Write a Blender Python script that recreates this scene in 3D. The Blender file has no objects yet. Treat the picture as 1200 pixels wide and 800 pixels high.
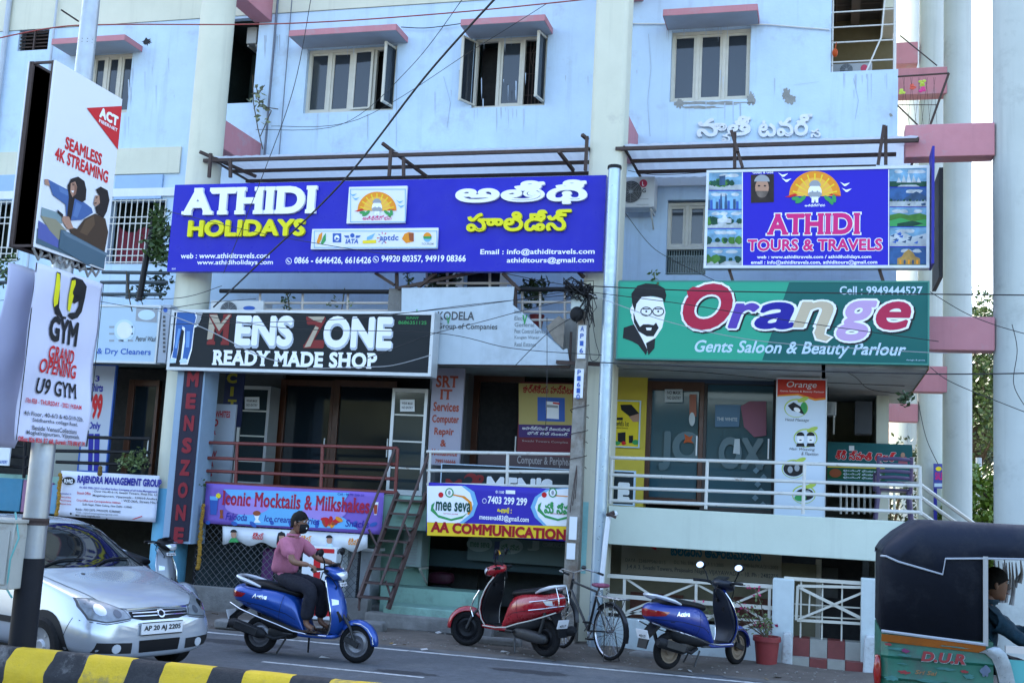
import bpy, bmesh, math, random
from mathutils import Vector, Matrix
from mathutils.geometry import tessellate_polygon
from mathutils.bvhtree import BVHTree
R = math.radians
random.seed(7)
sc = bpy.context.scene
COL = sc.collection

# ------------------------------------------------------------------ camera (solved from the photo's vanishing points)
FPX, YAW, PITCH, ROLL, EYE = 1348.4, 0.27061, 0.134473, 0.053644, 1.95
_cy, _sy = math.cos(YAW), math.sin(YAW)
CF = Vector((-_sy*math.cos(PITCH), _cy*math.cos(PITCH), math.sin(PITCH)))
_r0 = Vector((_cy, _sy, 0)); _u0 = _r0.cross(CF)
CR = _r0*math.cos(ROLL) + _u0*math.sin(ROLL)
CU = -_r0*math.sin(ROLL) + _u0*math.cos(ROLL)
CP = Vector((0, 0, EYE))
cam = bpy.data.cameras.new('camera'); cam.sensor_width = 36; cam.lens = FPX/1200*36
cam.clip_start = .1; cam.clip_end = 3000
co = bpy.data.objects.new('camera', cam); COL.objects.link(co)
M = Matrix((CR, CU, -CF)).transposed().to_4x4(); M.translation = CP
co.matrix_world = M
sc.camera = co

# ------------------------------------------------------------------ sky, sun, exposure
SUN_EL, SUN_AZ = 38, -30            # the sun stands behind the building: everything in view is in its shade
w = bpy.data.worlds.new('World'); sc.world = w; w.use_nodes = True
nt = w.node_tree; bg = nt.nodes['Background']
sky = nt.nodes.new('ShaderNodeTexSky'); sky.sky_type = 'NISHITA'; sky.sun_disc = False
sky.sun_elevation = R(SUN_EL); sky.sun_rotation = R(SUN_AZ)
sky.air_density = 1.0; sky.dust_density = 2.5; sky.ozone_density = 1.0
nt.links.new(sky.outputs[0], bg.inputs[0]); bg.inputs[1].default_value = 0.12
sd = Vector((math.sin(R(SUN_AZ))*math.cos(R(SUN_EL)), math.cos(R(SUN_AZ))*math.cos(R(SUN_EL)), math.sin(R(SUN_EL))))
sl = bpy.data.lights.new('sun', 'SUN'); sl.energy = 3.0; sl.angle = R(.53); sl.color = (1, .95, .87)
so = bpy.data.objects.new('sun', sl); COL.objects.link(so)
so.rotation_euler = (-sd).to_track_quat('-Z', 'Y').to_euler()
sc.view_settings.view_transform = 'Standard'; sc.view_settings.look = 'None'
sc.view_settings.exposure = 2.92; sc.view_settings.gamma = 1; sc.view_settings.use_curve_mapping = False
sc.cycles.max_bounces = 8; sc.cycles.use_denoising = True
sc.cycles.sample_clamp_indirect = 6

# ------------------------------------------------------------------ photo pixel -> point on a real plane
def ray(x, y): return CF + CR*((x-600)/FPX) - CU*((y-400)/FPX)
def P(x, y, Y):
    d = ray(x, y); return CP + d*(Y/d.y)
def G(x, y, z=0.0):
    d = ray(x, y); return CP + d*((z-EYE)/d.z)
def rectY(px, Y):                      # photo rectangle on a facade plane -> X0, X1, Z0, Z1
    x0, y0, x1, y1 = px; xm = (x0+x1)/2; ym = (y0+y1)/2
    return P(x0, ym, Y).x, P(x1, ym, Y).x, P(xm, y1, Y).z, P(xm, y0, Y).z

# ------------------------------------------------------------------ materials
def lin(h):
    h = h.lstrip('#'); out = []
    for i in (0, 2, 4):
        c = int(h[i:i+2], 16)/255
        out.append(c/12.92 if c <= .04045 else ((c+.055)/1.055)**2.4)
    return out
_mc = {}
def mat(name, col, rough=.55, metal=0., noise=.0, scale=6., bump=0., coat=0., streak=0., dirt=None, spec=.5, dscale=1.2, dlo=.55, dhi=.75):
    if name in _mc: return _mc[name]
    if isinstance(col, str): col = lin(col)
    if name.split('_')[0] in ('print', 'sign', 'letter', 'flex', 'pic', 'orange', 'standee', 'poster', 'tailor', 'vertical', 'hair', 'black', 'hoarding') and spec == .5: spec = .18
    if name.startswith('pic_'): noise, scale = .55, 9
    m = bpy.data.materials.new(name); m.use_nodes = True; t = m.node_tree
    b = t.nodes['Principled BSDF']; N = t.nodes.new; L = t.links.new
    b.inputs['Base Color'].default_value = (*col, 1); b.inputs['Roughness'].default_value = rough
    b.inputs['Metallic'].default_value = metal; b.inputs['Specular IOR Level'].default_value = spec
    if coat: b.inputs['Coat Weight'].default_value = coat; b.inputs['Coat Roughness'].default_value = .06
    if noise or streak or dirt or bump:
        tc = N('ShaderNodeTexCoord'); cur = None
        def mixc(fac, a, bcol, typ='MIX'):
            x = N('ShaderNodeMix'); x.data_type = 'RGBA'; x.blend_type = typ
            L(fac, x.inputs['Factor'])
            if a is None: x.inputs[6].default_value = (*col, 1)
            else: L(a, x.inputs[6])
            x.inputs[7].default_value = (*bcol, 1); return x.outputs[2]
        def nz(s, det=5, vec=None, r=.6):
            n = N('ShaderNodeTexNoise'); n.inputs['Scale'].default_value = s; n.inputs['Detail'].default_value = det; n.inputs['Roughness'].default_value = r
            L(vec or tc.outputs['Object'], n.inputs['Vector']); return n.outputs['Fac']
        def ramp(f, a, b2, lo=0., hi=1.):
            mr = N('ShaderNodeMapRange'); mr.inputs[1].default_value = a; mr.inputs[2].default_value = b2; mr.inputs[3].default_value = lo; mr.inputs[4].default_value = hi
            L(f, mr.inputs[0]); return mr.outputs[0]
        if noise:
            cur = mixc(ramp(nz(scale), .3, .7), cur, [c*(1-noise) for c in col])
            f2 = nz(scale*.13, 3); cur = mixc(ramp(f2, .35, .65, 0, .6), cur, [c*(1-noise*1.2)*k for c, k in zip(col, (1.0, 1.0, .97))])
        if streak:
            mp = N('ShaderNodeMapping'); mp.inputs['Scale'].default_value = (3.2, 3.2, .16); L(tc.outputs['Object'], mp.inputs[0])
            cur = mixc(ramp(nz(1.6, 6, mp.outputs[0], .7), .54, .8, 0, streak), cur, [c*.45 for c in col])
        if dirt:
            cur = mixc(ramp(nz(dscale, 8, None, .72), dlo, dhi), cur, dirt if not isinstance(dirt, str) else lin(dirt))
        if cur is not None: L(cur, b.inputs['Base Color'])
        if noise or dirt:
            L(ramp(nz(scale*2.3), .3, .7, max(rough-.1, .03), min(rough+.1, 1)), b.inputs['Roughness'])
        if bump:
            bp = N('ShaderNodeBump'); bp.inputs['Strength'].default_value = bump; bp.inputs['Distance'].default_value = .02
            L(nz(scale*5, 6), bp.inputs['Height']); L(bp.outputs[0], b.inputs['Normal'])
    _mc[name] = m; return m

# ------------------------------------------------------------------ objects
def thing(name, label, cat, loc=(0, 0, 0), rz=0., group=None):
    o = bpy.data.objects.new(name, None); o.empty_display_size = .2; COL.objects.link(o)
    o.location = loc; o.rotation_euler = (0, 0, rz); o['label'] = label; o['category'] = cat
    if group: o['group'] = group
    return o
def tag(o, label, cat, group=None, kind=None):
    if label: o['label'] = label
    if cat: o['category'] = cat
    if group: o['group'] = group
    if kind: o['kind'] = kind
    return o
class MB:
    def __init__(s): s.v = []; s.f = []
    def add(s, vs, fs):
        n = len(s.v); s.v += [tuple(p) for p in vs]; s.f += [tuple(i+n for i in f) for f in fs]; return s
    def box(s, x0, x1, y0, y1, z0, z1):
        vs = [(x, y, z) for x in (x0, x1) for y in (y0, y1) for z in (z0, z1)]
        return s.add(vs, [(0, 1, 3, 2), (4, 6, 7, 5), (0, 4, 5, 1), (2, 3, 7, 6), (0, 2, 6, 4), (1, 5, 7, 3)])
    def obox(s, c, size, rot=None):
        c = Vector(c); hx, hy, hz = [k/2 for k in size]; m = rot or Matrix.Identity(3)
        vs = [c + m @ Vector((x, y, z)) for x in (-hx, hx) for y in (-hy, hy) for z in (-hz, hz)]
        return s.add(vs, [(0, 1, 3, 2), (4, 6, 7, 5), (0, 4, 5, 1), (2, 3, 7, 6), (0, 2, 6, 4), (1, 5, 7, 3)])
    def bar(s, a, b, wx, wy=None):             # square section bar
        a, b = Vector(a), Vector(b); d = (b-a); l = d.length
        q = d.to_track_quat('Z', 'Y').to_matrix()
        return s.obox((a+b)/2, (wx, wy or wx, l), q)
    def tube(s, pts, r, n=8, closed=False, cap=True):
        pts = [Vector(p) for p in pts]; k = len(pts); rs = r if isinstance(r, (list, tuple)) else [r]*k
        base = len(s.v); up = None; vs = []; fs = []
        for i, p in enumerate(pts):
            a = pts[i-1] if (i > 0 or closed) else p; b = pts[(i+1) % k] if (i < k-1 or closed) else p
            t = (b-a); t = t.normalized() if t.length > 1e-9 else Vector((0, 0, 1))
            if up is None: up = t.orthogonal().normalized()
            else:
                up = up - t*up.dot(t); up = up.normalized() if up.length > 1e-6 else t.orthogonal().normalized()
            bn = t.cross(up)
            for j in range(n):
                an = 2*math.pi*j/n; vs.append(p + (up*math.cos(an) + bn*math.sin(an))*rs[i])
        for i in range(k if closed else k-1):
            for j in range(n):
                i2 = (i+1) % k; fs.append((i*n+j, i*n+(j+1) % n, i2*n+(j+1) % n, i2*n+j))
        if cap and not closed: fs += [tuple(range(n))[::-1], tuple((k-1)*n+j for j in range(n))]
        return s.add(vs, fs)
    def cyl(s, a, b, r0, r1=None, n=20): return s.tube([a, b], [r0, r0 if r1 is None else r1], n)
    def lathe(s, prof, c=(0, 0, 0), axis='Z', n=28, cap=False):
        vs = []; fs = []; c = Vector(c); k = len(prof)
        for (r, h) in prof:
            for j in range(n):
                a = 2*math.pi*j/n; x, y = r*math.cos(a), r*math.sin(a)
                vs.append(c + Vector({'Z': (x, y, h), 'Y': (x, h, y), 'X': (h, x, y)}[axis]))
        for i in range(k-1):
            for j in range(n): fs.append((i*n+j, i*n+(j+1) % n, (i+1)*n+(j+1) % n, (i+1)*n+j))
        if cap: fs += [tuple(range(n))[::-1], tuple((k-1)*n+j for j in range(n))]
        return s.add(vs, fs)
    def ball(s, c, r, n=14, m=9, rot=None):
        c = Vector(c); rx, ry, rz = r if isinstance(r, (tuple, list)) else (r, r, r); vs = []; fs = []
        for i in range(m+1):
            th = math.pi*i/m
            for j in range(n):
                a = 2*math.pi*j/n; p = Vector((rx*math.sin(th)*math.cos(a), ry*math.sin(th)*math.sin(a), rz*math.cos(th)))
                vs.append(c + (rot @ p if rot else p))
        for i in range(m):
            for j in range(n): fs.append((i*n+j, (i+1)*n+j, (i+1)*n+(j+1) % n, i*n+(j+1) % n))
        return s.add(vs, fs)
    def prism(s, pts, off):                    # polygon (list of 3D points) pushed along off
        off = Vector(off); pts = [Vector(p) for p in pts]; n = len(pts)
        tris = tessellate_polygon([pts])
        vs = pts + [p+off for p in pts]
        fs = [tuple(t) for t in tris] + [tuple(i+n for i in t)[::-1] for t in tris]
        fs += [(i, (i+1) % n, n+(i+1) % n, n+i) for i in range(n)]
        return s.add(vs, fs)
    def loft(s, secs, closed=True, cap=True):  # sections: equal-length rings of points
        n = len(secs[0]); vs = [p for q in secs for p in q]; fs = []
        for i in range(len(secs)-1):
            for j in range(n if closed else n-1):
                fs.append((i*n+j, i*n+(j+1) % n, (i+1)*n+(j+1) % n, (i+1)*n+j))
        if cap and closed: fs += [tuple(range(n))[::-1], tuple((len(secs)-1)*n+j for j in range(n))]
        return s.add(vs, fs)
    def quad(s, a, b, c, d): return s.add([a, b, c, d], [(0, 1, 2, 3)])
    def build(s, name, m, parent=None, smooth=False, bevel=0., sub=0, local=False, angle=None, mirror=None):
        me = bpy.data.meshes.new(name); me.from_pydata(s.v, [], s.f); me.validate(); 
        bm = bmesh.new(); bm.from_mesh(me); bmesh.ops.recalc_face_normals(bm, faces=bm.faces); bm.to_mesh(me); bm.free()
        if m is not None: me.materials.append(m)
        o = bpy.data.objects.new(name, me); COL.objects.link(o)
        if parent is not None:
            o.parent = parent
            if parent.type == 'EMPTY' and not local:
                o.matrix_parent_inverse = (Matrix.Translation(parent.location) @ parent.rotation_euler.to_matrix().to_4x4()).inverted()
        if mirror:
            md = o.modifiers.new('m', 'MIRROR'); md.use_axis = [a in mirror for a in 'xyz']
        if bevel:
            b = o.modifiers.new('b', 'BEVEL'); b.width = bevel; b.segments = 2; b.limit_method = 'ANGLE'; b.angle_limit = R(40)
        if sub:
            d = o.modifiers.new('s', 'SUBSURF'); d.levels = d.render_levels = sub
        if smooth or sub or bevel:
            for p in me.polygons: p.use_smooth = True
            if not sub: 
                try: me.set_sharp_from_angle(angle=R(angle or 35))
                except Exception: pass
        return o
def recentre(o):                               # put a one-mesh thing's origin at its base
    me = o.data; xs = [v.co for v in me.vertices]
    lo = Vector([min(v[i] for v in xs) for i in range(3)]); hi = Vector([max(v[i] for v in xs) for i in range(3)])
    b = Vector(((lo.x+hi.x)/2, (lo.y+hi.y)/2, lo.z)); me.transform(Matrix.Translation(-b)); o.location = b
    return o
def bake(o):                                   # evaluated mesh (modifiers applied)
    bpy.context.view_layer.update()
    dg = bpy.context.evaluated_depsgraph_get(); e = o.evaluated_get(dg); me = bpy.data.meshes.new_from_object(e)
    o.modifiers.clear(); o.data = me; return o
def bvh_of(o):
    return BVHTree.FromPolygons([v.co.copy() for v in o.data.vertices], [tuple(p.vertices) for p in o.data.polygons])
def decal(mb, bvh, outline, frame, off=.004, grid=.03, rim=.0, thick=.0):
    """lay a flat outline (2D points) onto a body: frame=(origin,u,v,dir); cast along dir, lift by off."""
    o, u, v, d = [Vector(k) for k in frame]; d = d.normalized()
    us = [p[0] for p in outline]; vs = [p[1] for p in outline]
    # constrained triangulation of outline with interior grid points
    from mathutils.geometry import delaunay_2d_cdt
    pts = []; n = len(outline)
    for i in range(n):
        a = Vector(outline[i]); b = Vector(outline[(i+1) % n]); k = max(1, int((b-a).length/grid))
        pts += [a.lerp(b, j/k) for j in range(k)]
    nb = len(pts); edges = [(i, (i+1) % nb) for i in range(nb)]
    def inside(q):
        c = False
        for i in range(n):
            a, b = outline[i], outline[(i+1) % n]
            if (a[1] > q[1]) != (b[1] > q[1]) and q[0] < (b[0]-a[0])*(q[1]-a[1])/(b[1]-a[1])+a[0]: c = not c
        return c
    x = min(us)+grid/2
    while x < max(us):
        y = min(vs)+grid/2
        while y < max(vs):
            if inside((x, y)) and min((Vector((x, y))-q).length for q in pts[:nb]) > grid*.4: pts.append(Vector((x, y)))
            y += grid
        x += grid
    vv, ee, ff, *_ = delaunay_2d_cdt(pts, edges, [], 1, 1e-6)
    out = []; last = None
    for q in vv:
        w0 = o + u*q[0] + v*q[1]; hit = bvh.ray_cast(w0, d)
        if hit[0] is None:
            nr = bvh.find_nearest(w0 + d*((last or w0)-w0).dot(d)); h = nr[0]; nn = nr[1]
        else: h = hit[0]; nn = hit[1]
        last = h
        if nn.dot(d) > 0: nn = -nn
        out.append(h + nn*off)
    mb.add(out, ff)
    if thick:
        n0 = len(mb.v); bs = out[:nb]; mb.add(bs + [p + d*thick for p in bs], [(i, (i+1) % nb, nb+(i+1) % nb, nb+i) for i in range(nb)])
    return mb
# ------------------------------------------------------------------ lettering: outlines of Blender's built-in font, thickened, filled by winding
_tc = {}
def contours(s, shear=0., space=1., res=3):
    key = (s, shear, space, res)
    if key in _tc: return _tc[key]
    c = bpy.data.curves.new('t', 'FONT'); c.body = s; c.size = 1; c.shear = shear; c.space_character = space; c.resolution_u = 3
    o = bpy.data.objects.new('t', c); COL.objects.link(o); bpy.context.view_layer.update()
    cu = o.to_curve(bpy.context.evaluated_depsgraph_get(), apply_modifiers=False)
    out = []
    for sp in cu.splines:
        if sp.type != 'BEZIER':
            pts = [Vector((p.co.x, p.co.y)) for p in sp.points]
        else:
            pts = []; bp = sp.bezier_points; n = len(bp)
            for i in range(n):
                a, b = bp[i], bp[(i+1) % n]; p0, p1, p2, p3 = [Vector(k.xy) for k in (a.co, a.handle_right, b.handle_left, b.co)]
                L = (p3-p0).length
                if L < 1e-6 and (p1-p0).length < 1e-6: continue
                st = abs((p1-p0).cross(p3-p0)) + abs((p2-p0).cross(p3-p0)) if True else 0
                k = 1 if st < 1e-4*max(L, .05) else res
                for j in range(k):
                    t = j/k; q = 1-t; pts.append(p0*q**3 + p1*3*q*q*t + p2*3*q*t*t + p3*t**3)
        cl = []
        for p in pts:
            if not cl or (p-cl[-1]).length > 1e-4: cl.append(p)
        if len(cl) > 2 and (cl[0]-cl[-1]).length < 1e-4: cl.pop()
        if len(cl) > 2: out.append(cl)
    o.to_curve_clear(); bpy.data.objects.remove(o); bpy.data.curves.remove(c)
    _tc[key] = out; return out
def area(p): return sum(p[i-1].cross(p[i]) for i in range(len(p)))/2
from mathutils.geometry import delaunay_2d_cdt
import numpy as np
def grow(poly, d, outer_sign):                 # offset a contour outward (holes shrink)
    n = len(poly); out = []
    for i in range(n):
        a, b, c = poly[i-1], poly[i], poly[(i+1) % n]; e1 = (b-a).normalized(); e2 = (c-b).normalized()
        n1 = Vector((e1.y, -e1.x))*outer_sign; m = n1+Vector((e2.y, -e2.x))*outer_sign
        if m.length < .3: m = n1
        else: m = m.normalized(); m = m/max(m.dot(n1), .6)
        out.append(b+m*d)
    return out
_gc = {}; _cc = {}
def glyphs(s, bold=0., shear=0., serif=0., serif_h=.09, space=None, fast=False, res=3):
    """outline words as a clean triangle sheet: strokes thickened by bold, slab serifs added, overlaps merged; -> (verts2d, faces)"""
    space = space or 1.0+(serif*1.6 if serif else bold*.9); key = (s, round(bold, 4), shear, round(serif, 4), serif_h, round(space, 4), fast, res)
    if key in _gc: return _gc[key]
    cs = contours(s, shear, space, res)
    if not cs: return None
    telugu = any(ord(c) > 3000 for c in s)
    sg = 1 if area(max(cs, key=lambda p: abs(area(p)))) > 0 else -1
    outs = [p for p in cs if area(p)*sg > 0]; holes = [p for p in cs if area(p)*sg <= 0]
    g = [[p] for p in outs]
    def pin(q, P_):
        c = False
        for i in range(len(P_)):
            a, b = P_[i-1], P_[i]
            if (a.y > q.y) != (b.y > q.y) and q.x < (b.x-a.x)*(q.y-a.y)/(b.y-a.y)+a.x: c = not c
        return c
    for h in holes:
        best = None
        for k in g:
            if pin(h[0], k[0]) and (best is None or abs(area(k[0])) < abs(area(best[0]))): best = k
        if best: best.append(h)
    # clusters of groups whose x ranges touch
    def xr(k): xs = [p.x for p in k[0]]; return min(xs)-bold-serif, max(xs)+bold+serif
    g.sort(key=lambda k: xr(k)[0]); clusters = []; end = -1e9
    for k in g:
        lo, hi = xr(k)
        if lo > end: clusters.append([])
        clusters[-1].append(k); end = max(end, hi)
    ymax = max(p.y for k in g for p in k[0]); V = []; F = []
    for cl in clusters:
        o0 = cl[0][0][0].copy(); ck = (bold, serif, serif_h, tuple(round(v*500) for k in cl for c in k for p in c for v in (p-o0)), round(o0.y*500))
        if ck in _cc:
            vv, ff = _cc[ck]; n = len(V); V += [q+o0 for q in vv]; F += [tuple(i+n for i in f) for f in ff]; continue
        if not serif and not telugu and (bold <= .021 or fast):           # light weights: plain contour offset
            n0 = len(V)
            for k in cl:
                kk = [grow(k[0], bold, sg)] if bold else [k[0]]
                for h in k[1:]:
                    hb = grow(h, bold, sg) if bold else h
                    if area(hb)*area(h) <= 0 or abs(area(hb)) < .35*abs(area(h)):
                        c_ = sum(h, Vector((0, 0)))/len(h); hb = [c_+(q-c_)*.6 for q in h]
                    kk.append(hb)
                n = len(V); V += [q for c in kk for q in c]; F += [tuple(i+n for i in t) for t in tessellate_polygon([[Vector((q.x, q.y, 0)) for q in c] for c in kk])]
            _cc[ck] = ([q-o0 for q in V[n0:]], [tuple(i-n0 for i in f) for f in F if min(f) >= n0]); continue
        vs = []; fs = []
        def face(pts):
            if area(pts) < 0: pts = pts[::-1]
            if area(pts) < 1e-9: return
            n = len(vs); vs.extend(pts); fs.append(list(range(n, n+len(pts))))
        for k in cl:
            flatp = [p for c in k for p in c]
            for t in tessellate_polygon([[Vector((p.x, p.y, 0)) for p in c] for c in k]): face([flatp[i] for i in t])
            for c in k:
                for i in range(len(c)):
                    a, b = c[i-1], c[i]
                    if bold:
                        d = (b-a).normalized(); nn = Vector((-d.y, d.x))*bold; e = d*bold*.42
                        face([a-e-nn, b+e-nn, b+e+nn, a-e+nn])
                        pa, pb = c[i-2], a
                        if (a-pa).normalized().dot(d) < .7: face([a+Vector((bold*.98*math.cos(q*1.0472+.2), bold*.98*math.sin(q*1.0472+.2))) for q in range(6)])
                    if serif and abs(a.y-b.y) < .012:
                        L = abs(a.x-b.x); lo = min(a.x, b.x)-bold; hi = max(a.x, b.x)+bold
                        if abs(a.y) < .06 and .05 < L: y0, y1 = a.y-bold, a.y+serif_h-bold
                        elif abs(a.y-ymax) < .06 and .05 < L: y0, y1 = a.y-serif_h+bold, a.y+bold
                        else: continue
                        x0, x1 = (lo-serif, hi+serif) if L < .26 else (lo-serif, lo+.12)
                        face([Vector((x0, y0)), Vector((x1, y0)), Vector((x1, y1)), Vector((x0, y1))])
        vv, _, ff, _, _, _ = delaunay_2d_cdt(vs, [], fs, 0, 1e-5)
        if vv:
            A_ = np.array([[*q] for q in vv]); T_ = np.array(ff); cen = A_[T_].mean(1); keep = np.zeros(len(T_), bool)
            for f in fs:
                q = np.array([[*vs[i]] for i in f]); lo = q.min(0); hi = q.max(0)
                idx = np.nonzero((cen[:, 0] >= lo[0]) & (cen[:, 0] <= hi[0]) & (cen[:, 1] >= lo[1]) & (cen[:, 1] <= hi[1]) & ~keep)[0]
                if not len(idx): continue
                e = q-np.roll(q, 1, 0); a = np.roll(q, 1, 0); c_ = cen[idx]
                keep[idx[((e[:, 0]*(c_[:, 1:2]-a[:, 1])-e[:, 1]*(c_[:, 0:1]-a[:, 0])) > -1e-7).all(1)]] = True
            ff = [f for f, k_ in zip(ff, keep) if k_]
        vv = [Vector((q[0], q[1])) for q in vv]; _cc[ck] = ([q-o0 for q in vv], ff)
        n = len(V); V += vv; F += [tuple(i+n for i in f) for f in ff]
    _gc[key] = (V, F); return V, F
def flat(g, mb, xf, depth=0., lift=0.):
    """xf: (u,v,layer) -> 3D; depth>0 raises the words off the board with side walls"""
    V, F = g; li = lift+depth
    mb.add([xf(p.x, p.y, li) for p in V], F)
    if depth:
        ec = {}
        for f in F:
            for i in range(len(f)): e = (f[i-1], f[i]); ec[tuple(sorted(e))] = ec.get(tuple(sorted(e)), []) + [e]
        n = len(mb.v); used = {}; vs = []; fs = []
        for k, e in ec.items():
            if len(e) == 1:
                for i in k:
                    if i not in used: used[i] = len(vs); vs += [xf(V[i].x, V[i].y, li), xf(V[i].x, V[i].y, lift-.002)]
                a, b = used[e[0][0]], used[e[0][1]]; fs.append((a, b, b+1, a+1))
        mb.add(vs, fs)
def bbox(g):
    xs = [p.x for p in g[0]]; ys = [p.y for p in g[0]]
    return min(xs), max(xs), min(ys), max(ys)
def write(mb, s, px, Y, bold=.02, shear=0., serif=0., depth=0., lift=.004, grow_by=0., capfit=None, serif_h=.09, ref=None):
    """put the words s on the plane y=Y inside the photo rectangle px"""
    sp_ = 1.0+(serif*1.6 if serif else bold*.9); fast = px[3]-px[1] < 13 and not serif; res = 5 if px[3]-px[1] > 24 else 4 if px[3]-px[1] > 18 else 3
    g = glyphs(s, bold, shear, serif, serif_h, sp_, fast, res)
    if not g: return
    a = bbox(g)
    if grow_by: g = glyphs(s, bold+grow_by, shear, serif+grow_by*.4 if serif else 0, serif_h+grow_by*.4 if serif else serif_h, sp_, fast, res)
    X0, X1, Z0, Z1 = rectY(px, Y); sx = (X1-X0)/(a[1]-a[0]); sz = (Z1-Z0)/(a[3]-a[2])
    flat(g, mb, lambda u, v, l: Vector((X0+(u-a[0])*sx, Y-l, Z0+(v-a[2])*sz)), depth, lift)
def write3(mb, s, o, u, v, n, width, height=None, bold=.02, shear=0., serif=0., lift=.004, depth=0.):
    """words centred at o along unit u, up v, outward n"""
    g = glyphs(s, bold, shear, serif)
    if not g: return
    a = bbox(g); o, u, v, n = [Vector(k) for k in (o, u, v, n)]; k = width/(a[1]-a[0]); kz = k if height is None else height/(a[3]-a[2])
    cx, cy = (a[0]+a[1])/2, (a[2]+a[3])/2
    flat(g, mb, lambda x, y, l: o + u*((x-cx)*k) + v*((y-cy)*kz) + n*l, depth, lift)
def shape(mb, pts, Y, lift=.004, depth=0.):
    """polygon given by photo points on the plane y=Y"""
    p3 = [P(x, y, Y) for x, y in pts]; p3 = [Vector((p.x, Y-lift, p.z)) for p in p3]
    if depth: mb.prism(p3, (0, -depth, 0))
    else:
        t = tessellate_polygon([p3]); mb.add(p3, [tuple(k) for k in t])
def ell(cx, cy, rx, ry, n=24, a0=0, a1=360, rot=0):
    out = []
    for i in range(n + (0 if a1-a0 >= 360 else 1)):
        a = R(a0+(a1-a0)*i/n); x, y = rx*math.cos(a), -ry*math.sin(a)
        out.append((cx+x*math.cos(R(rot))-y*math.sin(R(rot)), cy+x*math.sin(R(rot))+y*math.cos(R(rot))))
    return out
def panel(name, label, cat, px, Y, depth, face, frame=None, fw=.03, group=None, parent=None, rim=.012):
    """a board with a raised rim on the plane y=Y; returns the thing"""
    X0, X1, Z0, Z1 = rectY(px, Y)
    t = thing(name, label, cat, ((X0+X1)/2, Y, Z0), group=group)
    MB().box(X0, X1, Y, Y+depth, Z0, Z1).build('board', face, t)
    if frame:
        f = MB()
        for a, b, c, d in ((X0-.002, X1+.002, Z0-.002, Z0+fw), (X0-.002, X1+.002, Z1-fw, Z1+.002), (X0-.002, X0+fw, Z0+fw, Z1-fw), (X1-fw, X1+.002, Z0+fw, Z1-fw)):
            f.box(a, b, Y-rim, Y+depth+.003, c, d)
        f.build('frame', frame, t)
    return t
class Ink:                                      # collects lettering/art of one sign by colour
    def __init__(s, Y): s.Y = Y; s.d = {}
    def g(s, m, part='lettering'): return s.d.setdefault((part, m.name), (MB(), m))[0]
    def w(s, m, txt, px, part='lettering', **k): write(s.g(m, part), txt, px, s.Y, **k); return s
    def s(s, m, pts, part='picture', **k): shape(s.g(m, part), pts, s.Y, **k); return s
    def done(s, parent):
        for (part, _), (mb, m) in s.d.items():
            if mb.f: mb.build(part.split('#')[0], m, parent)
# ------------------------------------------------------------------ setting: ground, road, footpath
asphalt = mat('asphalt', (.115, .122, .132), .85, noise=.35, scale=9, bump=.35, dirt=(.16, .155, .145), dscale=.6, dlo=.5, dhi=.8)
earth = mat('packed_earth', (.17, .14, .115), .95, noise=.4, scale=5, bump=.6, dirt=(.09, .075, .062), dscale=2.2, dlo=.45, dhi=.7)
conc = mat('old_concrete', (.27, .265, .25), .9, noise=.4, scale=5, bump=.5, dirt=(.11, .105, .1), dscale=2.0, dlo=.45, dhi=.75, streak=.4)
roadwhite = mat('road_white', (.62, .62, .6), .8, noise=.25, scale=20, dirt=(.12, .12, .12), dscale=7, dlo=.5, dhi=.66)
def sheet(name, x0, x1, y0, y1, z, m, n=1):
    mb = MB(); mb.quad((x0, y0, z), (x1, y0, z), (x1, y1, z), (x0, y1, z)); o = mb.build(name, m); o['kind'] = 'structure'; return o
sheet('ground', -1500, 1500, -1500, 1500, -.9, earth)
sheet('road', -400, 400, -12, 14.35, 0, asphalt)
# footpath of packed earth with an uneven surface, broken by a drain
mb = MB(); nx, ny = 150, 16; xs = [-30+45*i/nx for i in range(nx+1)]; ys = [14.2+2.0*j/ny for j in range(ny+1)]
from mathutils import noise as mn
mb.add([(x, y, .004 + min(1, (y-14.2)/.5)*(.03+.05*mn.noise(Vector((x*.9, y*1.5, 0)))+.02*mn.noise(Vector((x*4, y*4, 3))))) for x in xs for y in ys],
       [(i*(ny+1)+j, (i+1)*(ny+1)+j, (i+1)*(ny+1)+j+1, i*(ny+1)+j+1) for i in range(nx) for j in range(ny)])
o = mb.build('footpath', earth, smooth=True); o['kind'] = 'structure'
sheet('yard', 2.4, 300, 14.2, 300, -.02, earth); sheet('yard', -300, -30, 14.2, 300, -.02, earth)
sheet('basement_floor', -30, 2.4, 16.05, 22, -.35, conc)
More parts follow.
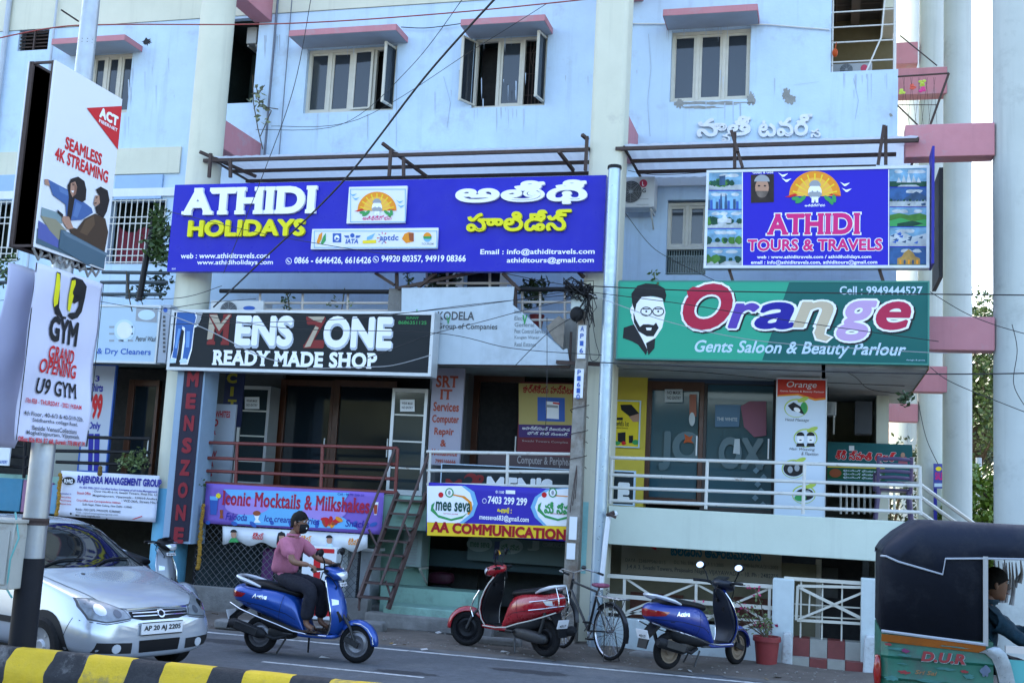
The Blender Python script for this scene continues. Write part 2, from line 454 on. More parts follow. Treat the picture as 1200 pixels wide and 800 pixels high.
# edge line and the worn centre dash
mb = MB(); xs = [-60+.5*i for i in range(160)]
for i in range(len(xs)-1):
    a, b = xs[i], xs[i+1]; ya, yb = 13.84-.008*a*0, 13.84
    mb.quad((a, ya-.05, .004), (b, yb-.05, .004), (b, yb+.05, .004), (a, ya+.05, .004))
for i in range(-6, 8): mb.quad((-6.0+i*6, 11.95, .004), (-4.1+i*6, 11.95, .004), (-4.1+i*6, 12.02, .004), (-6.0+i*6, 12.02, .004))
o = mb.build('road_marking', roadwhite); o['kind'] = 'structure'
dust_m = mat('road_dust', (.19, .175, .15), .95, noise=.35, scale=8, dirt=(.10, .10, .10), dscale=5, dlo=.4, dhi=.6); tar_m = mat('tar_patch', (.045, .046, .05), .7, noise=.3, scale=12)
def ragged(mb, cx, cy, rx, ry, z, seed, n=30):
    rnd = random.Random(seed); ph = rnd.random()*9; pts = [Vector((cx+rx*math.cos(2*math.pi*i/n)*(1+.35*mn.noise(Vector((i*.9, ph, 0)))), cy+ry*math.sin(2*math.pi*i/n)*(1+.6*mn.noise(Vector((i*.8, ph, 5)))), z)) for i in range(n)]
    mb.add(pts, [tuple(t) for t in tessellate_polygon([pts])])
mb = MB(); mb2 = MB()
for i in range(34): ragged(mb, -11+i*.42+random.uniform(-.2, .2), 14.22+random.uniform(-.12, .1), random.uniform(.3, .9), random.uniform(.06, .26), .0016+.00012*i, i)
for i, (x, y, rx, ry) in enumerate(((-3.2, 13.1, .5, .16), (-1.2, 12.6, .9, .22), (-6.9, 13.2, .7, .2), (-4.4, 12.2, .35, .12), (-2.2, 14.0, .25, .1), (-8.6, 13.5, .5, .15))): ragged(mb2, x, y, rx, ry, .0010+.0001*i, 50+i)
o = mb.build('road_dust', dust_m); o['kind'] = 'stuff'; o = mb2.build('tar_patch', tar_m); o['kind'] = 'structure'
# small litter and stones on the path edge
stone_m = mat('stone', (.3, .28, .25), .9, noise=.3); paper = mat('litter_paper', (.45, .43, .40), .8); leafd = mat('dry_leaf', (.28, .17, .05), .8)
mb = MB()
for i in range(520):
    x = random.uniform(-9, 1.6); y = random.uniform(14.15, 15.6); r = random.uniform(.004, .017)
    mb.ball((x, y, .035), (r, r*random.uniform(.6, 1), r*.6), 6, 4)
o = mb.build('gravel', stone_m); o['kind'] = 'stuff'
mb = MB(); mb2 = MB()
for i in range(24):
    x = random.uniform(-9, 1.4); y = random.uniform(13.9, 15.4); a = random.uniform(0, 6); l = random.uniform(.02, .05)
    u = Vector((math.cos(a), math.sin(a), .1))*l; v = Vector((-math.sin(a), math.cos(a), .3))*l*.5; p = Vector((x, y, .075 if y > 14.4 else .02))
    (mb if i % 2 else mb2).quad(p-u-v, p+u-v, p+u+v, p-u+v)
for px, py in ((592, 765), (640, 771), (566, 745), (380, 772)):
    p = G(px, py) + Vector((0, 0, .015)); mb2.quad(p+Vector((-.06, -.03, 0)), p+Vector((.05, -.03, .01)), p+Vector((.06, .03, 0)), p+Vector((-.05, .03, .02)))
o = mb.build('dry_leaves', leafd); o['kind'] = 'stuff'; o = mb2.build('litter', paper); o['kind'] = 'stuff'

# unseen dark wall added behind the camera to darken reflections and block low sky
mb = MB(); nx = 90; rows = [[(-60+120*i/nx, -18-1.5*mn.noise(Vector((i*.5, k*.9, 0))), -.9+k*1.1+(1.6*mn.noise(Vector((i*.35, 9, k)))if k == 7 else 0)) for i in range(nx+1)] for k in range(8)]
mb.add([p for r in rows for p in r], [(k*(nx+1)+i, k*(nx+1)+i+1, (k+1)*(nx+1)+i+1, (k+1)*(nx+1)+i) for k in range(7) for i in range(nx)])
o = mb.build('sky_blocker', mat('treeline_green', (.05, .065, .04), .95, noise=.5, scale=1.2, bump=.5), smooth=True); o['kind'] = 'stuff'
# ------------------------------------------------------------------ the apartment building
Yw, Yc, Yf = 17.8, 16.27, 15.7           # upper wall, column centres, sign plane
blue_wall = mat('blue_wash', (.525, .675, .83), .85, noise=.13, scale=2.5, bump=.2, streak=.42, dirt=(.33, .37, .43), dscale=1.3, dlo=.56, dhi=.84)
cream = mat('cream_wash', (.63, .63, .51), .85, noise=.1, scale=2, bump=.1, streak=.3, dirt=(.33, .32, .29), dscale=1.5, dlo=.62, dhi=.86)
mint = mat('mint_wash', (.585, .655, .56), .85, noise=.1, scale=2, bump=.1, streak=.25)
sky_paint = mat('sky_blue_paint', (.16, .48, .70), .7, noise=.15, scale=3, streak=.2)
teal_dark = mat('dark_teal_wash', (.10, .17, .17), .8, noise=.2)
pink = mat('pink_paint', (.52, .22, .25), .8, noise=.12, scale=3, bump=.1, streak=.3, dirt=(.4, .27, .29), dscale=2.5, dlo=.55, dhi=.7)
grey_paint = mat('grey_soffit', (.36, .40, .46), .85, noise=.15, scale=3)
green_wall = mat('sea_green_wash', (.26, .45, .37), .8, noise=.2, scale=2, streak=.4, dirt=(.12, .18, .15), dscale=1.6, dlo=.5, dhi=.75)
yellow_wall = mat('yellow_wall', (.62, .48, .05), .7, noise=.1)
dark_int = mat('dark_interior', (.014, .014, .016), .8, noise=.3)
frame_w = mat('cream_window_wood', (.58, .55, .47), .6, noise=.15, scale=8)
glass_d = mat('dark_window_glass', (.022, .028, .035), .06, spec=.6)
rust = mat('rusty_iron', (.065, .04, .033), .75, noise=.3, scale=14)
iron_grey = mat('white_painted_iron', (.62, .62, .58), .55, noise=.12, scale=9, dirt=(.2, .12, .07), dscale=6, dlo=.6, dhi=.7)
red_iron = mat('maroon_iron', (.17, .028, .022), .5, noise=.2, scale=9)
black_iron = mat('black_iron', (.010, .010, .012), .5)
wood_door = mat('varnished_door_wood', (.085, .026, .010), .4, noise=.3, scale=7)
alu = mat('aluminium', (.50, .52, .54), .4, metal=.6)
bare = mat('bare_plaster', (.33, .33, .31), .95, noise=.3, scale=12, bump=.5)
B = thing('apartment_building', 'pale blue apartment block with cream columns, pink beams and shop signs along its front', 'building', (-4, 17, 0))

def grid_wall(name, x0, x1, z0, z1, holes, Y, m, deep=.22):
    xs = sorted({x0, x1, *[min(max(h[i], x0), x1) for h in holes for i in (0, 1)]}); zs = sorted({z0, z1, *[min(max(h[i], z0), z1) for h in holes for i in (2, 3)]})
    mb = MB()
    for i in range(len(xs)-1):
        for j in range(len(zs)-1):
            cx, cz = (xs[i]+xs[i+1])/2, (zs[j]+zs[j+1])/2
            if any(h[0] < cx < h[1] and h[2] < cz < h[3] for h in holes): continue
            mb.quad((xs[i], Y, zs[j]), (xs[i+1], Y, zs[j]), (xs[i+1], Y, zs[j+1]), (xs[i], Y, zs[j+1]))
    for h in holes:
        a, b, c, d = max(h[0], x0), min(h[1], x1), max(h[2], z0), min(h[3], z1); y2 = Y+(h[4] if len(h) > 4 else deep)
        mb.quad((a, Y, c), (b, Y, c), (b, y2, c), (a, y2, c)); mb.quad((a, Y, d), (b, Y, d), (b, y2, d), (a, y2, d))
        mb.quad((a, Y, c), (a, y2, c), (a, y2, d), (a, Y, d))
        if b < x1: mb.quad((b, Y, c), (b, y2, c), (b, y2, d), (b, Y, d))
    return mb.build(name, m, B)
H = {k: list(rectY(v, Yw)) for k, v in dict(w0=(104, 62, 152, 133), w1=(358, 55, 463, 131), w2=(554, 42, 640, 125), w3=(786, 34, 879, 118), vent=(22, 30, 57, 59),
     recess=(259, 22, 300, 121), low=(781, 234, 828, 322), gr1=(-20, 236, 24, 306), gr2=(126, 234, 192, 309), dk=(543, 316, 586, 352), dk2=(455, 318, 475, 352)).items()}
H['corner'] = [P(974, 50, Yw).x, 1.2, P(1010, 83, Yw).z, 10.28, .25]
H['recess'].append(.12)
Zb = 7.0
WR = .97
holes_up = [H[k] for k in ('w0', 'w1', 'w2', 'w3', 'vent', 'recess', 'corner')]
grid_wall('upper_wall', -26, WR, Zb, 10.32, holes_up, Yw, blue_wall)
grid_wall('upper_wall', -26, WR, 10.32, 16, [], Yw-.02, cream); grid_wall('cream_band', -26, H['corner'][0]-1.2, P(100, 24, Yw).z, 10.32, [[H['recess'][0]-.02, H['recess'][1]+.02, 7, 10.4, .01]], Yw-.012, cream, .01)
grid_wall('first_floor_wall', -26, WR, 3.9, Zb, [H[k] for k in ('low', 'gr1', 'gr2', 'dk')], Yw, blue_wall)
mb = MB(); mb.box(-26, WR, Yw-.05, Yw, Zb-.02, Zb+.13); mb.build('ledge_band', mat('white_wash', (.72, .76, .8), .85, noise=.1, streak=.2), B)
z0, z1 = P(100, 206, Yw).z, P(100, 176, Yw).z
MB().box(-26, P(212, 190, Yw).x, Yw-.04, Yw-.001, z0, z1).build('ledge_band', cream, B)
# body, roof, side walls (what the sun is behind)
mb = MB(); mb.box(-26, WR-.01, 22.2, 26, -.9, 16); mb.box(-26, -25.8, Yw, 22.2, -.9, 16); mb.box(-26, WR, Yw+.02, 26, 16, 16.3)
mb.box(WR-.2, WR-.01, 19.4, 22.2, -.9, 16); mb.box(WR-.2, WR-.01, Yw+.3, 19.4, 3.9, 7.0); mb.box(WR-.2, WR-.01, Yw+.3, 19.4, 9.9, 16)
mb.build('rear_wall', cream, B)
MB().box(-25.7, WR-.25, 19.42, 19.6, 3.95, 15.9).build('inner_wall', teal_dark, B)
# bare plaster patches on the wall where the wash has flaked off
mb = MB()
def blob(cx, cy, rx, ry, Y, n=26, seed=0, lift=.003):
    rnd = random.Random(seed); pts = []
    for i in range(n):
        a = 2*math.pi*i/n; k = 1+rnd.uniform(-.35, .35); pts.append((cx+rx*k*math.cos(a), cy+ry*k*math.sin(a)))
    shape(mb, pts, Y, lift)
blob(922, 111, 5, 7, Yw, seed=3); blob(926, 117, 6, 5, Yw, seed=33, lift=.0034); blob(835, 121, 40, 2.0, Yw, 40, 4); blob(880, 116, 5, 7, Yw, seed=5); blob(822, 126, 22, 1.6, Yw, 30, seed=6, lift=.0036); blob(796, 122, 6, 5, Yw, seed=9, lift=.004)
blob(1044, 135, 2, 2, Yw, seed=11)
mb.build('plaster_patch', bare, B)
mb = MB(); blob(172, 49, 5, 4, Yw, seed=8); mb.build('wall_hole', dark_int, B)

# dark inside of the recess beside the left column
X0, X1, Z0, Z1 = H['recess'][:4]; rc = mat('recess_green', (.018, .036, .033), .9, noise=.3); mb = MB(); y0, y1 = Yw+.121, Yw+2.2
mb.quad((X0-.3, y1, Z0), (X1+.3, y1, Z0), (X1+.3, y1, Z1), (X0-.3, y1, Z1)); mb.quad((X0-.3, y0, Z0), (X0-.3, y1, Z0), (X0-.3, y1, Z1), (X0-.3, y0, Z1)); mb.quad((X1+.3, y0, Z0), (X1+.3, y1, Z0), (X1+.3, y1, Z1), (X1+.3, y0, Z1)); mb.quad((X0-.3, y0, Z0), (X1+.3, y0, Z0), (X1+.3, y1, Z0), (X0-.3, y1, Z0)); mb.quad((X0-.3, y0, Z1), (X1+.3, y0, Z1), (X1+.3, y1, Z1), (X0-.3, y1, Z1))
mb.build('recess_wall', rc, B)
# rain streaks below sills and ledges, hairline cracks
stk = mat('rain_streak', (.47, .56, .68), .9, noise=.2, scale=6); stk2 = mat('rain_streak_dark', (.42, .50, .60), .9, noise=.2, scale=6); ms = (MB(), MB()); rnd = random.Random(31)
for i in range(120):
    zone = rnd.choice(((358, 463, 132), (554, 640, 126), (786, 879, 119), (104, 152, 134), (340, 464, 38), (541, 638, 27), (778, 887, 15), (745, 1050, 60), (480, 690, 60), (310, 350, 40), (975, 1050, 86), (150, 205, 60)))
    x = rnd.uniform(zone[0], zone[1]); y = zone[2]+rnd.uniform(0, 3 if zone[2] != 60 else 60); l = rnd.uniform(4, 34); w_ = rnd.uniform(.25, .9)
    shape(ms[i % 3 == 0], [(x-w_, y), (x+w_, y), (x+w_*.8+rnd.uniform(-.4, .4), y+l*.6), (x+.1, y+l), (x-w_*.7, y+l*.55)], Yw, .0012+.00004*i)
for i, pts in enumerate((((466, 60), (465, 100), (464.5, 172)), ((760, 40), (763, 80), (759, 120), (762, 160)), ((905, 92), (930, 100), (960, 96), (985, 104)), ((520, 90), (528, 120), (524, 150)), ((1000, 92), (1006, 118), (1002, 140)))):
    for a, b in zip(pts[:-1], pts[1:]): shape(ms[1], [(a[0]-.3, a[1]), (a[0]+.3, a[1]+.2), (b[0]+.3, b[1]+.2), (b[0]-.3, b[1])], Yw, .0085+.0001*i)
ms[0].build('rain_streak', stk, B); ms[1].build('rain_streak', stk2, B)
# windows: frame, panes, sashes that stand open, grille
def window(px, n, opened=(), grille=(), shutter_only=False, low=False, Y=None):
    X0, X1, Z0, Z1 = rectY(px, Yw); Yg = Yw+.13
    f = MB(); t = .055
    f.box(X0, X1, Yg-.05, Yg+.03, Z1-t, Z1); f.box(X0, X1, Yg-.05, Yg+.03, Z0, Z0+t)
    W = (X1-X0)/n
    for i in range(n+1):
        x = X0+W*i; f.box(max(X0, x-t/2), min(X1, x+t/2) if i not in (0,) else X0+t, Yg-.05, Yg+.03, Z0+t, Z1-t)
    fo = f.build('window', frame_w, B, bevel=.004)
    g = MB(); sf = MB()
    for i in range(n):
        a, b = X0+W*i+t/2, X0+W*(i+1)-t/2
        if i in opened: continue
        g.box(a+.035, b-.035, Yg-.012, Yg-.006, Z0+t+.035, Z1-t-.035)
        for p in ((a, a+.04, Z0+t, Z1-t), (b-.04, b, Z0+t, Z1-t), (a+.04, b-.04, Z0+t, Z0+t+.04), (a+.04, b-.04, Z1-t-.04, Z1-t)): sf.box(p[0], p[1], Yg-.03, Yg, p[2], p[3])
    for i, ang in (opened.items() if isinstance(opened, dict) else ()):
        hinge_right = ang > 0; a, b = X0+W*i+t/2, X0+W*(i+1)-t/2; hx = b if hinge_right else a; wd = (b-a)*(-1 if hinge_right else 1)
        rot = Matrix.Rotation(R(ang), 3, 'Z'); o = Vector((hx, Yg-.05, 0))
        def pt(u, z): return o + rot @ Vector((u*wd, 0, 0)) + Vector((0, 0, z))
        zA, zB = Z0+t, Z1-t
        for (u0, z0_, u1, z1_) in ((0, zA+.02, 1, zA+.02), (0, zB-.02, 1, zB-.02), (.05, zA, .05, zB), (.95, zA, .95, zB)): sf.bar(pt(u0, z0_), pt(u1, z1_), .045, .03)
        nrm = rot @ Vector((0, 1, 0)); g.prism([pt(.07, zA+.03), pt(.93, zA+.03), pt(.93, zB-.03), pt(.07, zB-.03)], nrm*.005)
    if sf.f: sf.build('sash', frame_w, fo)
    if g.f: g.build('pane', glass_d, fo)
    if grille:
        q = MB()
        for i in grille:
            a, b = X0+W*i+t/2, X0+W*(i+1)-t/2
            for k in range(1, 6): x = a+(b-a)*k/6; q.tube([(x, Yg+.05, Z0+t), (x, Yg+.05, Z1-t)], .008, 5)
            for fz in (.2, .5, .8): z = Z0+(Z1-Z0)*fz; q.tube([(a, Yg+.05, z), (b, Yg+.05, z)], .007, 5)
            cxx = (a+b)/2; q.tube([(cxx+(b-a)*.3*math.cos(k*.5236), Yg+.045, Z1-t-.28+.2*math.sin(k*.5236)) for k in range(13)], .006, 5)
            q.tube([(cxx+(b-a)*.16*math.cos(k*.5236), Yg+.045, Z1-t-.28+.12*math.sin(k*.5236)) for k in range(13)], .006, 5)
        q.build('grille', rust, fo)
    MB().box(X0, X1, Yw+.5, Yw+.52, Z0, Z1).build('dark_backing', dark_int, fo)  # flat dark sheet set behind the window opening
    return fo
window((104, 62, 152, 133), 3)
window((358, 55, 463, 131), 4, opened={2: -4, 3: 78}, grille=(2,))
window((554, 42, 640, 125), 3, opened={0: -115, 2: 80}, grille=(1, 2))
window((786, 34, 879, 118), 3)
X0, X1, Z0, Z1 = rectY((781, 240, 828, 321), Yw)
fo = window((781, 236, 828, 291), 2)
q = MB()
for k in range(17):
    x = X0+(X1-X0)*k/16; q.tube([(x, Yw+.1, Z0+.02), (x, Yw+.1, P(805, 292, Yw).z)], .008, 5)
for zz in (Z0+.03, Z0+.3): q.tube([(X0, Yw+.1, zz), (X1, Yw+.1, zz)], .01, 5)
q.build('grille', mat('green_grey_iron', (.2, .25, .23), .6), fo)
MB().box(X0, X1, Yw+.3, Yw+.32, Z0, P(805, 291, Yw).z).build('pane', mat('dark_green_glass', (.03, .06, .05), .1), fo)
# louvred vent, white grilles with a red cloth behind, first floor door
X0, X1, Z0, Z1 = H['vent']; v = MB()
for k in range(7): z = Z0+(Z1-Z0)*(k+.5)/7; v.obox(((X0+X1)/2, Yw+.08, z), (X1-X0, .1, .012), Matrix.Rotation(R(35), 3, 'X'))
v.bar(((X0+X1)/2, Yw+.03, Z0), ((X0+X1)/2, Yw+.03, Z1), .03); vo = v.build('vent', rust, B)
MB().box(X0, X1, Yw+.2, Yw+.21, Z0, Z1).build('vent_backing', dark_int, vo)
for k in ('gr1', 'gr2'):
    X0, X1, Z0, Z1 = H[k]; g = MB(); n = int((X1-X0)/.115)
    for i in range(n+1): x = X0+(X1-X0)*i/n; g.tube([(x, Yw-.02, Z0), (x, Yw-.02, Z1)], .011, 6)
    for fz in (.02, .12, .22, .62, .72, .98): z = Z0+(Z1-Z0)*fz; g.tube([(X0, Yw-.022, z), (X1, Yw-.022, z)], .012, 6)
    g.build('window_grille', iron_grey, B)
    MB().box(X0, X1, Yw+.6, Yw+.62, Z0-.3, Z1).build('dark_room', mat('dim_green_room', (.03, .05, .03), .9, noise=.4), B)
X0, X1, Z0, Z1 = rectY((128, 262, 168, 309), Yw); cl = MB(); k = 20
pts = [(X0+(X1-X0)*i/k, Yw+.2+.03*math.sin(i*1.3)) for i in range(k+1)]
for i in range(k): cl.quad((*pts[i], Z0), (*pts[i+1], Z0), (*pts[i+1], Z1-.12*abs(math.sin(i*.2))), (*pts[i], Z1-.12*abs(math.sin(i*.2))))
tag(recentre(cl.build('cloth', mat('maroon_cloth', (.22, .03, .05), .9, noise=.2), smooth=True)), 'maroon cloth hanging behind the white window grille beside the fibre net poster', 'cloth')
X0, X1, Z0, Z1 = rectY((136, 206, 191, 234), Yw); MB().box(X0, X1, Yw-.045, Yw-.006, Z0, Z1).build('shutter_panel', mat('panel_blue', (.30, .45, .66), .6, noise=.08), B)
X0, X1, Z0, Z1 = rectY((-20, 206, 23, 235), Yw); MB().box(X0, X1, Yw-.045, Yw-.006, Z0, Z1).build('shutter_panel', _mc['panel_blue'], B)
X0, X1, Z0, Z1 = H['dk']
d = MB(); d.box(X0, X1, Yw+.2, Yw+.22, Z0, Z1); do = d.build('balcony_door', dark_int, B)
d = MB(); d.box(X0-.3, X0, Yw-.03, Yw+.04, Z0, Z1+.1); d.box(X1, X1+.12, Yw-.03, Yw+.04, Z0, Z1+.1); d.build('door_frame', frame_w, do)
# sunshades: grey slab with a pink painted edge
def sunshade(px, out=.55, th=.1):
    Y = Yw-out; x0, x1, y = px; X0, X1 = P(x0, y, Y).x, P(x1, y, Y).x; z = P((x0+x1)/2, y, Y).z
    o = MB().box(X0, X1, Y, Yw, z-th, z).build('sunshade', grey_paint, B, bevel=.008)
    f = MB(); f.box(X0-.006, X1+.006, Y-.012, Y-.002, z-th+.004, z+.01); f.box(X1+.002, X1+.012, Y-.002, Yw, z-th+.004, z+.01); f.box(X0-.012, X0-.002, Y-.002, Yw, z-th+.004, z+.01); f.box(X0, X1, Y-.002, Yw-.002, z+.002, z+.01)
    f.build('fascia', pink, o)
sunshade((340, 464, 33)); sunshade((541, 638, 21)); sunshade((778, 887, 9)); sunshade((62, 146, 44))
# columns
def column(cx, cy, r, z0, z1, m, paint_z=None, n=40):
    c = MB(); c.cyl((cx, cy, z0), (cx, cy, z1), r, r, n); o = c.build('column', m, B, smooth=True)
    if paint_z: MB().lathe([(r+.003, z0), (r+.003, paint_z)], (cx, cy, 0), n=n).build('painted_base', sky_paint, o, smooth=True)
    return o
def sqcolumn(x0, x1, y0, y1, z0, z1, m):
    return MB().box(x0, x1, y0, y1, z0, z1).build('column', m, B, bevel=.07)
XL = (P(229.5, 0, 16).x+P(264, 0, 16).x)/2
column(XL, Yc, .28, -.4, 16, cream, P(176, 571, 16).z)
XM = (P(697.7, 0, 16).x+P(736.9, 0, 16).x)/2
sqcolumn(XM-.25, XM+.25, 16.0, 16.5, -.4, 16, cream)
MB().box(XM-.16, XM-.02, 15.994, 15.999, P(690, 672, 16).z, P(690, 588, 16).z).build('paint_patch', mat('aqua_patch', (.3, .62, .62), .8, noise=.25, scale=12), B)
# pink beams tying columns to the wall
def beam(x0, x1, y0, y1, z0, z1): MB().box(x0, x1, y0, y1, z0, z1).build('beam', pink, B, bevel=.01)
zb1 = P(250, 168.8, Yc).z; zb2 = P(253, 135, Yc).z
for dz in (0, 2.75):
    beam(XL-.17, XL+.17, Yc+.2, Yw, zb1+dz, zb2+dz); beam(XM-.15, XM+.17, 16.5, Yw, zb1+dz-.05, zb2+dz-.05)
# free-standing columns at the corner, each tied back by beams
XB = P(1163, 100, 16.3).x+.27; XA = P(1122, 300, 20.3).x
gw = mat('grey_wash', (.50, .54, .52), .85, noise=.12, scale=2, bump=.1, streak=.4, dirt=(.28, .30, .29), dscale=1.4, dlo=.58, dhi=.85)
column(XB, 16.3, .27, -.4, 16, gw); column(XA, 20.3, .23, -.4, 16, gw); column(P(1090, 500, 24.5).x, 24.5, .25, -.4, 16, gw); column(P(1064, 100, 29).x, 29, .27, -.4, P(1064, 2, 29).z, gw)
column(P(1056, 560, 28.5).x-.1, 28.5, .24, -.4, 6, gw)
def pbeam(px, Y, th=.3): 
    X0, X1, Z0, Z1 = rectY(px, Y); beam(X0, X1, Y-th/2, Y+th/2, Z0, Z1)
pbeam((1060, 149, 1164, 187), 16.3); pbeam((1080, 373, 1164, 412), 16.3)
pbeam((1050, 83, 1109, 114), 20.3); pbeam((1060, 430, 1110, 460), 20.3); pbeam((1040, 53, 1075, 78), 24.5); pbeam((1012, 473, 1075, 494), 24.5); pbeam((1000, 496, 1048, 518), 28.5)
# corner balcony: ceiling, inner walls, grille bars
cz = 10.25
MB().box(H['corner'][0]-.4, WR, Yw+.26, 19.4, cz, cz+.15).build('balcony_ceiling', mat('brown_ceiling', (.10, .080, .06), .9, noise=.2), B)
mb = MB(); mb.bar((.35, Yw+.3, cz-.06), (.35, 19.35, cz-.06), .14, .12); 
for k in range(5): mb.bar((-.65+k*.35, Yw+.3, cz-.012), (-.65+k*.35, 19.35, cz-.012), .02)
for k in range(4): mb.bar((-.8, Yw+.5+k*.36, cz-.014), (.95, Yw+.5+k*.36, cz-.014), .02)
mb.build('ceiling_ribs', mat('ceiling_rib', (.14, .11, .085), .9), B)
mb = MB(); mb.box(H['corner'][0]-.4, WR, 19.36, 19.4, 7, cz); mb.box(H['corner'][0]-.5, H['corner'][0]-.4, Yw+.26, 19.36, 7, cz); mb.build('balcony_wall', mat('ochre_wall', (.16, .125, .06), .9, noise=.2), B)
mb = MB(); zc = H['corner'][2]
for fz in (.18, .5, .75, 1.0, 1.3): mb.tube([(H['corner'][0], Yw+.06, zc+fz), (WR-.04, Yw+.06, zc+fz)], .012, 6)
for x in (H['corner'][0]+.02, WR-.05): mb.tube([(x, Yw+.06, zc-.02), (x, Yw+.06, cz)], .025 if x > 0 else .014, 6)
mb.tube([(.5, Yw+.06, zc), (.72, Yw+.06, zc+.55), (.8, Yw+.06, zc+1.6)], .014, 6)
mb.build('balcony_grille', iron_grey, B)
# corner clothes-line frame over the beam
mb = MB(); A = P(1052, 90, 17.6); b2 = P(1112, 86, 17.6); c2 = P(1090, 147, 17.6); d2 = P(1052, 124, 17.6)
mb.tube([A, b2], .014, 6); mb.tube([b2, c2], .018, 6); mb.tube([d2, P(1077, 148, 17.6)], .012, 6); mb.tube([P(1055, 42, 17.8), P(1098, 77, 17.6)], .01, 6); mb.tube([P(1052, 123, 17.6), P(1100, 123, 17.6)], .006, 6)
for k in range(5): mb.tube([P(1060+9*k, 91, 17.6), P(1056+8*k, 146, 17.6)], .003, 4); mb.tube([P(1058+9*k, 91, 17.6), P(1066+8*k, 146, 17.6)], .003, 4)
mb.build('drying_frame', rust, B)
# drain pipes and cable conduit on the wall
pipe_m = mat('grey_pipe', (.42, .47, .53), .6, noise=.1)
for px, r in ((10, .05), (66, .022)):
    x = P(px, 40, Yw).x; MB().tube([(x, Yw-.08, 4), (x, Yw-.08, 16)], r, 10).build('drain_pipe', pipe_m, B, smooth=True)
x = P(322, 60, Yw).x; MB().tube([(x, Yw-.05, 6), (x, Yw-.05, 16)], .022, 8).build('conduit', mat('dark_pipe', (.12, .14, .18), .6), B, smooth=True)
x = P(338, 60, Yw).x; MB().tube([(x, Yw-.03, 7), (x, Yw-.03, 16)], .008, 6).build('conduit', _mc['dark_pipe'], B)
z = P(900, 30, Yw).z; MB().tube([P(738, 28, Yw-.03), P(900, 29, Yw-.03), P(972, 35, Yw-.03)], .012, 6).build('conduit', iron_grey, B, smooth=True)
# raised Telugu name of the block
ink = MB()
write(ink, 'సాతి', (817, 138, 880, 161), Yw, bold=.028, depth=.05, lift=.01); write(ink, 'వ', (846, 157, 856, 167), Yw, bold=.03, depth=.04, lift=.01); write(ink, 'టవర్', (889, 136, 952, 161), Yw, bold=.028, depth=.05, lift=.01); write(ink, 'స', (950, 152, 962, 162), Yw, bold=.03, depth=.04, lift=.01)
ink.build('raised_lettering', mat('raised_white_letters', (.72, .74, .78), .6, noise=.15, scale=8, dirt=(.35, .33, .3), dscale=4), B)

# ------------------------------------------------------------------ canopy of iron bars and translucent sheet over the balconies
sheet_m = mat('canopy_sheet', (.62, .65, .68), .6, noise=.15, scale=4, dirt=(.35, .36, .37), dscale=1.3)
_t = sheet_m.node_tree; _b = _t.nodes['Principled BSDF']; _tr = _t.nodes.new('ShaderNodeBsdfTranslucent'); _tr.inputs[0].default_value = (.8, .83, .86, 1); _mx = _t.nodes.new('ShaderNodeMixShader'); _mx.inputs[0].default_value = .6
_t.links.new(_b.outputs[0], _mx.inputs[1]); _t.links.new(_tr.outputs[0], _mx.inputs[2]); _t.links.new(_mx.outputs[0], _t.nodes['Material Output'].inputs[0])
can = thing('canopy', 'rusty iron and pale sheet canopy over the first floor balcony above the long blue sign', 'canopy', (-6.5, 16, 7))
can2 = thing('canopy', 'rusty iron and pale sheet canopy between the tall middle column and the pink corner beam', 'canopy', (-1, 16, 7))
for t_, xa, xb in ((can, P(247, 183, 16).x, XM-.26), (can2, XM+.27, P(1076, 164, 16).x)):
    mb = MB(); zf = P(500, 181, 16).z
    for k, yy in enumerate((16.0, 16.62, 17.2)): mb.bar((xa-(.12 if k == 0 else 0), yy, zf), (xb-.25*k*(1 if t_ is can2 else 0), yy, zf), .05)
    for k in (0, 1): x = xa+(xb-xa)*k; mb.bar((x, 16.0, zf+.03), (x, Yw, zf+.03), .03)
    mb.build('frame', rust, t_)
    sh = MB(); nn = int((xb-xa)/.09)
    rows = [[(xa+(xb-xa)*i/nn, y, zf+.06+(.012 if i % 2 else 0)) for i in range(nn+1)] for y in (16.0, Yw)]
    sh.add(rows[0]+rows[1], [(i, i+1, nn+2+i, nn+1+i) for i in range(nn)]); sh.build('sheet', sheet_m, t_)
def strut(lst, name, parent, w_=.045, m=rust):
    mb = MB()
    for a, b in lst: mb.bar(a, b, w_)
    mb.build(name, m, parent)
strut([(P(234, 178, 15.85), P(300, 207, 16.6)), (P(247, 180, 15.85), P(245, 208, 15.85)), (P(270, 186, 15.9), P(270, 208, 15.9)),
       (P(448, 168, 15.85), P(500, 207, 16.6)), (P(458, 176, 15.9), P(456, 207, 15.9)), (P(473, 185, 15.9), P(473, 207, 15.9)), (P(688, 160, 15.85), P(686, 200, 15.85)), (P(655, 178, 15.9), P(672, 200, 16.3)), (P(682, 158, 15.8), P(689, 164, 15.9))], 'strut', can)
strut([(P(857, 153, 15.75), P(870, 196, 15.75)), (P(861, 155, 15.8), P(861, 197, 15.8)), (P(1036, 147, 15.75), P(1029, 193, 15.75)), (P(1038, 148, 15.8), P(1038, 193, 15.8)), (P(862, 176, 15.7), P(866, 176, 15.7))], 'strut', can2)

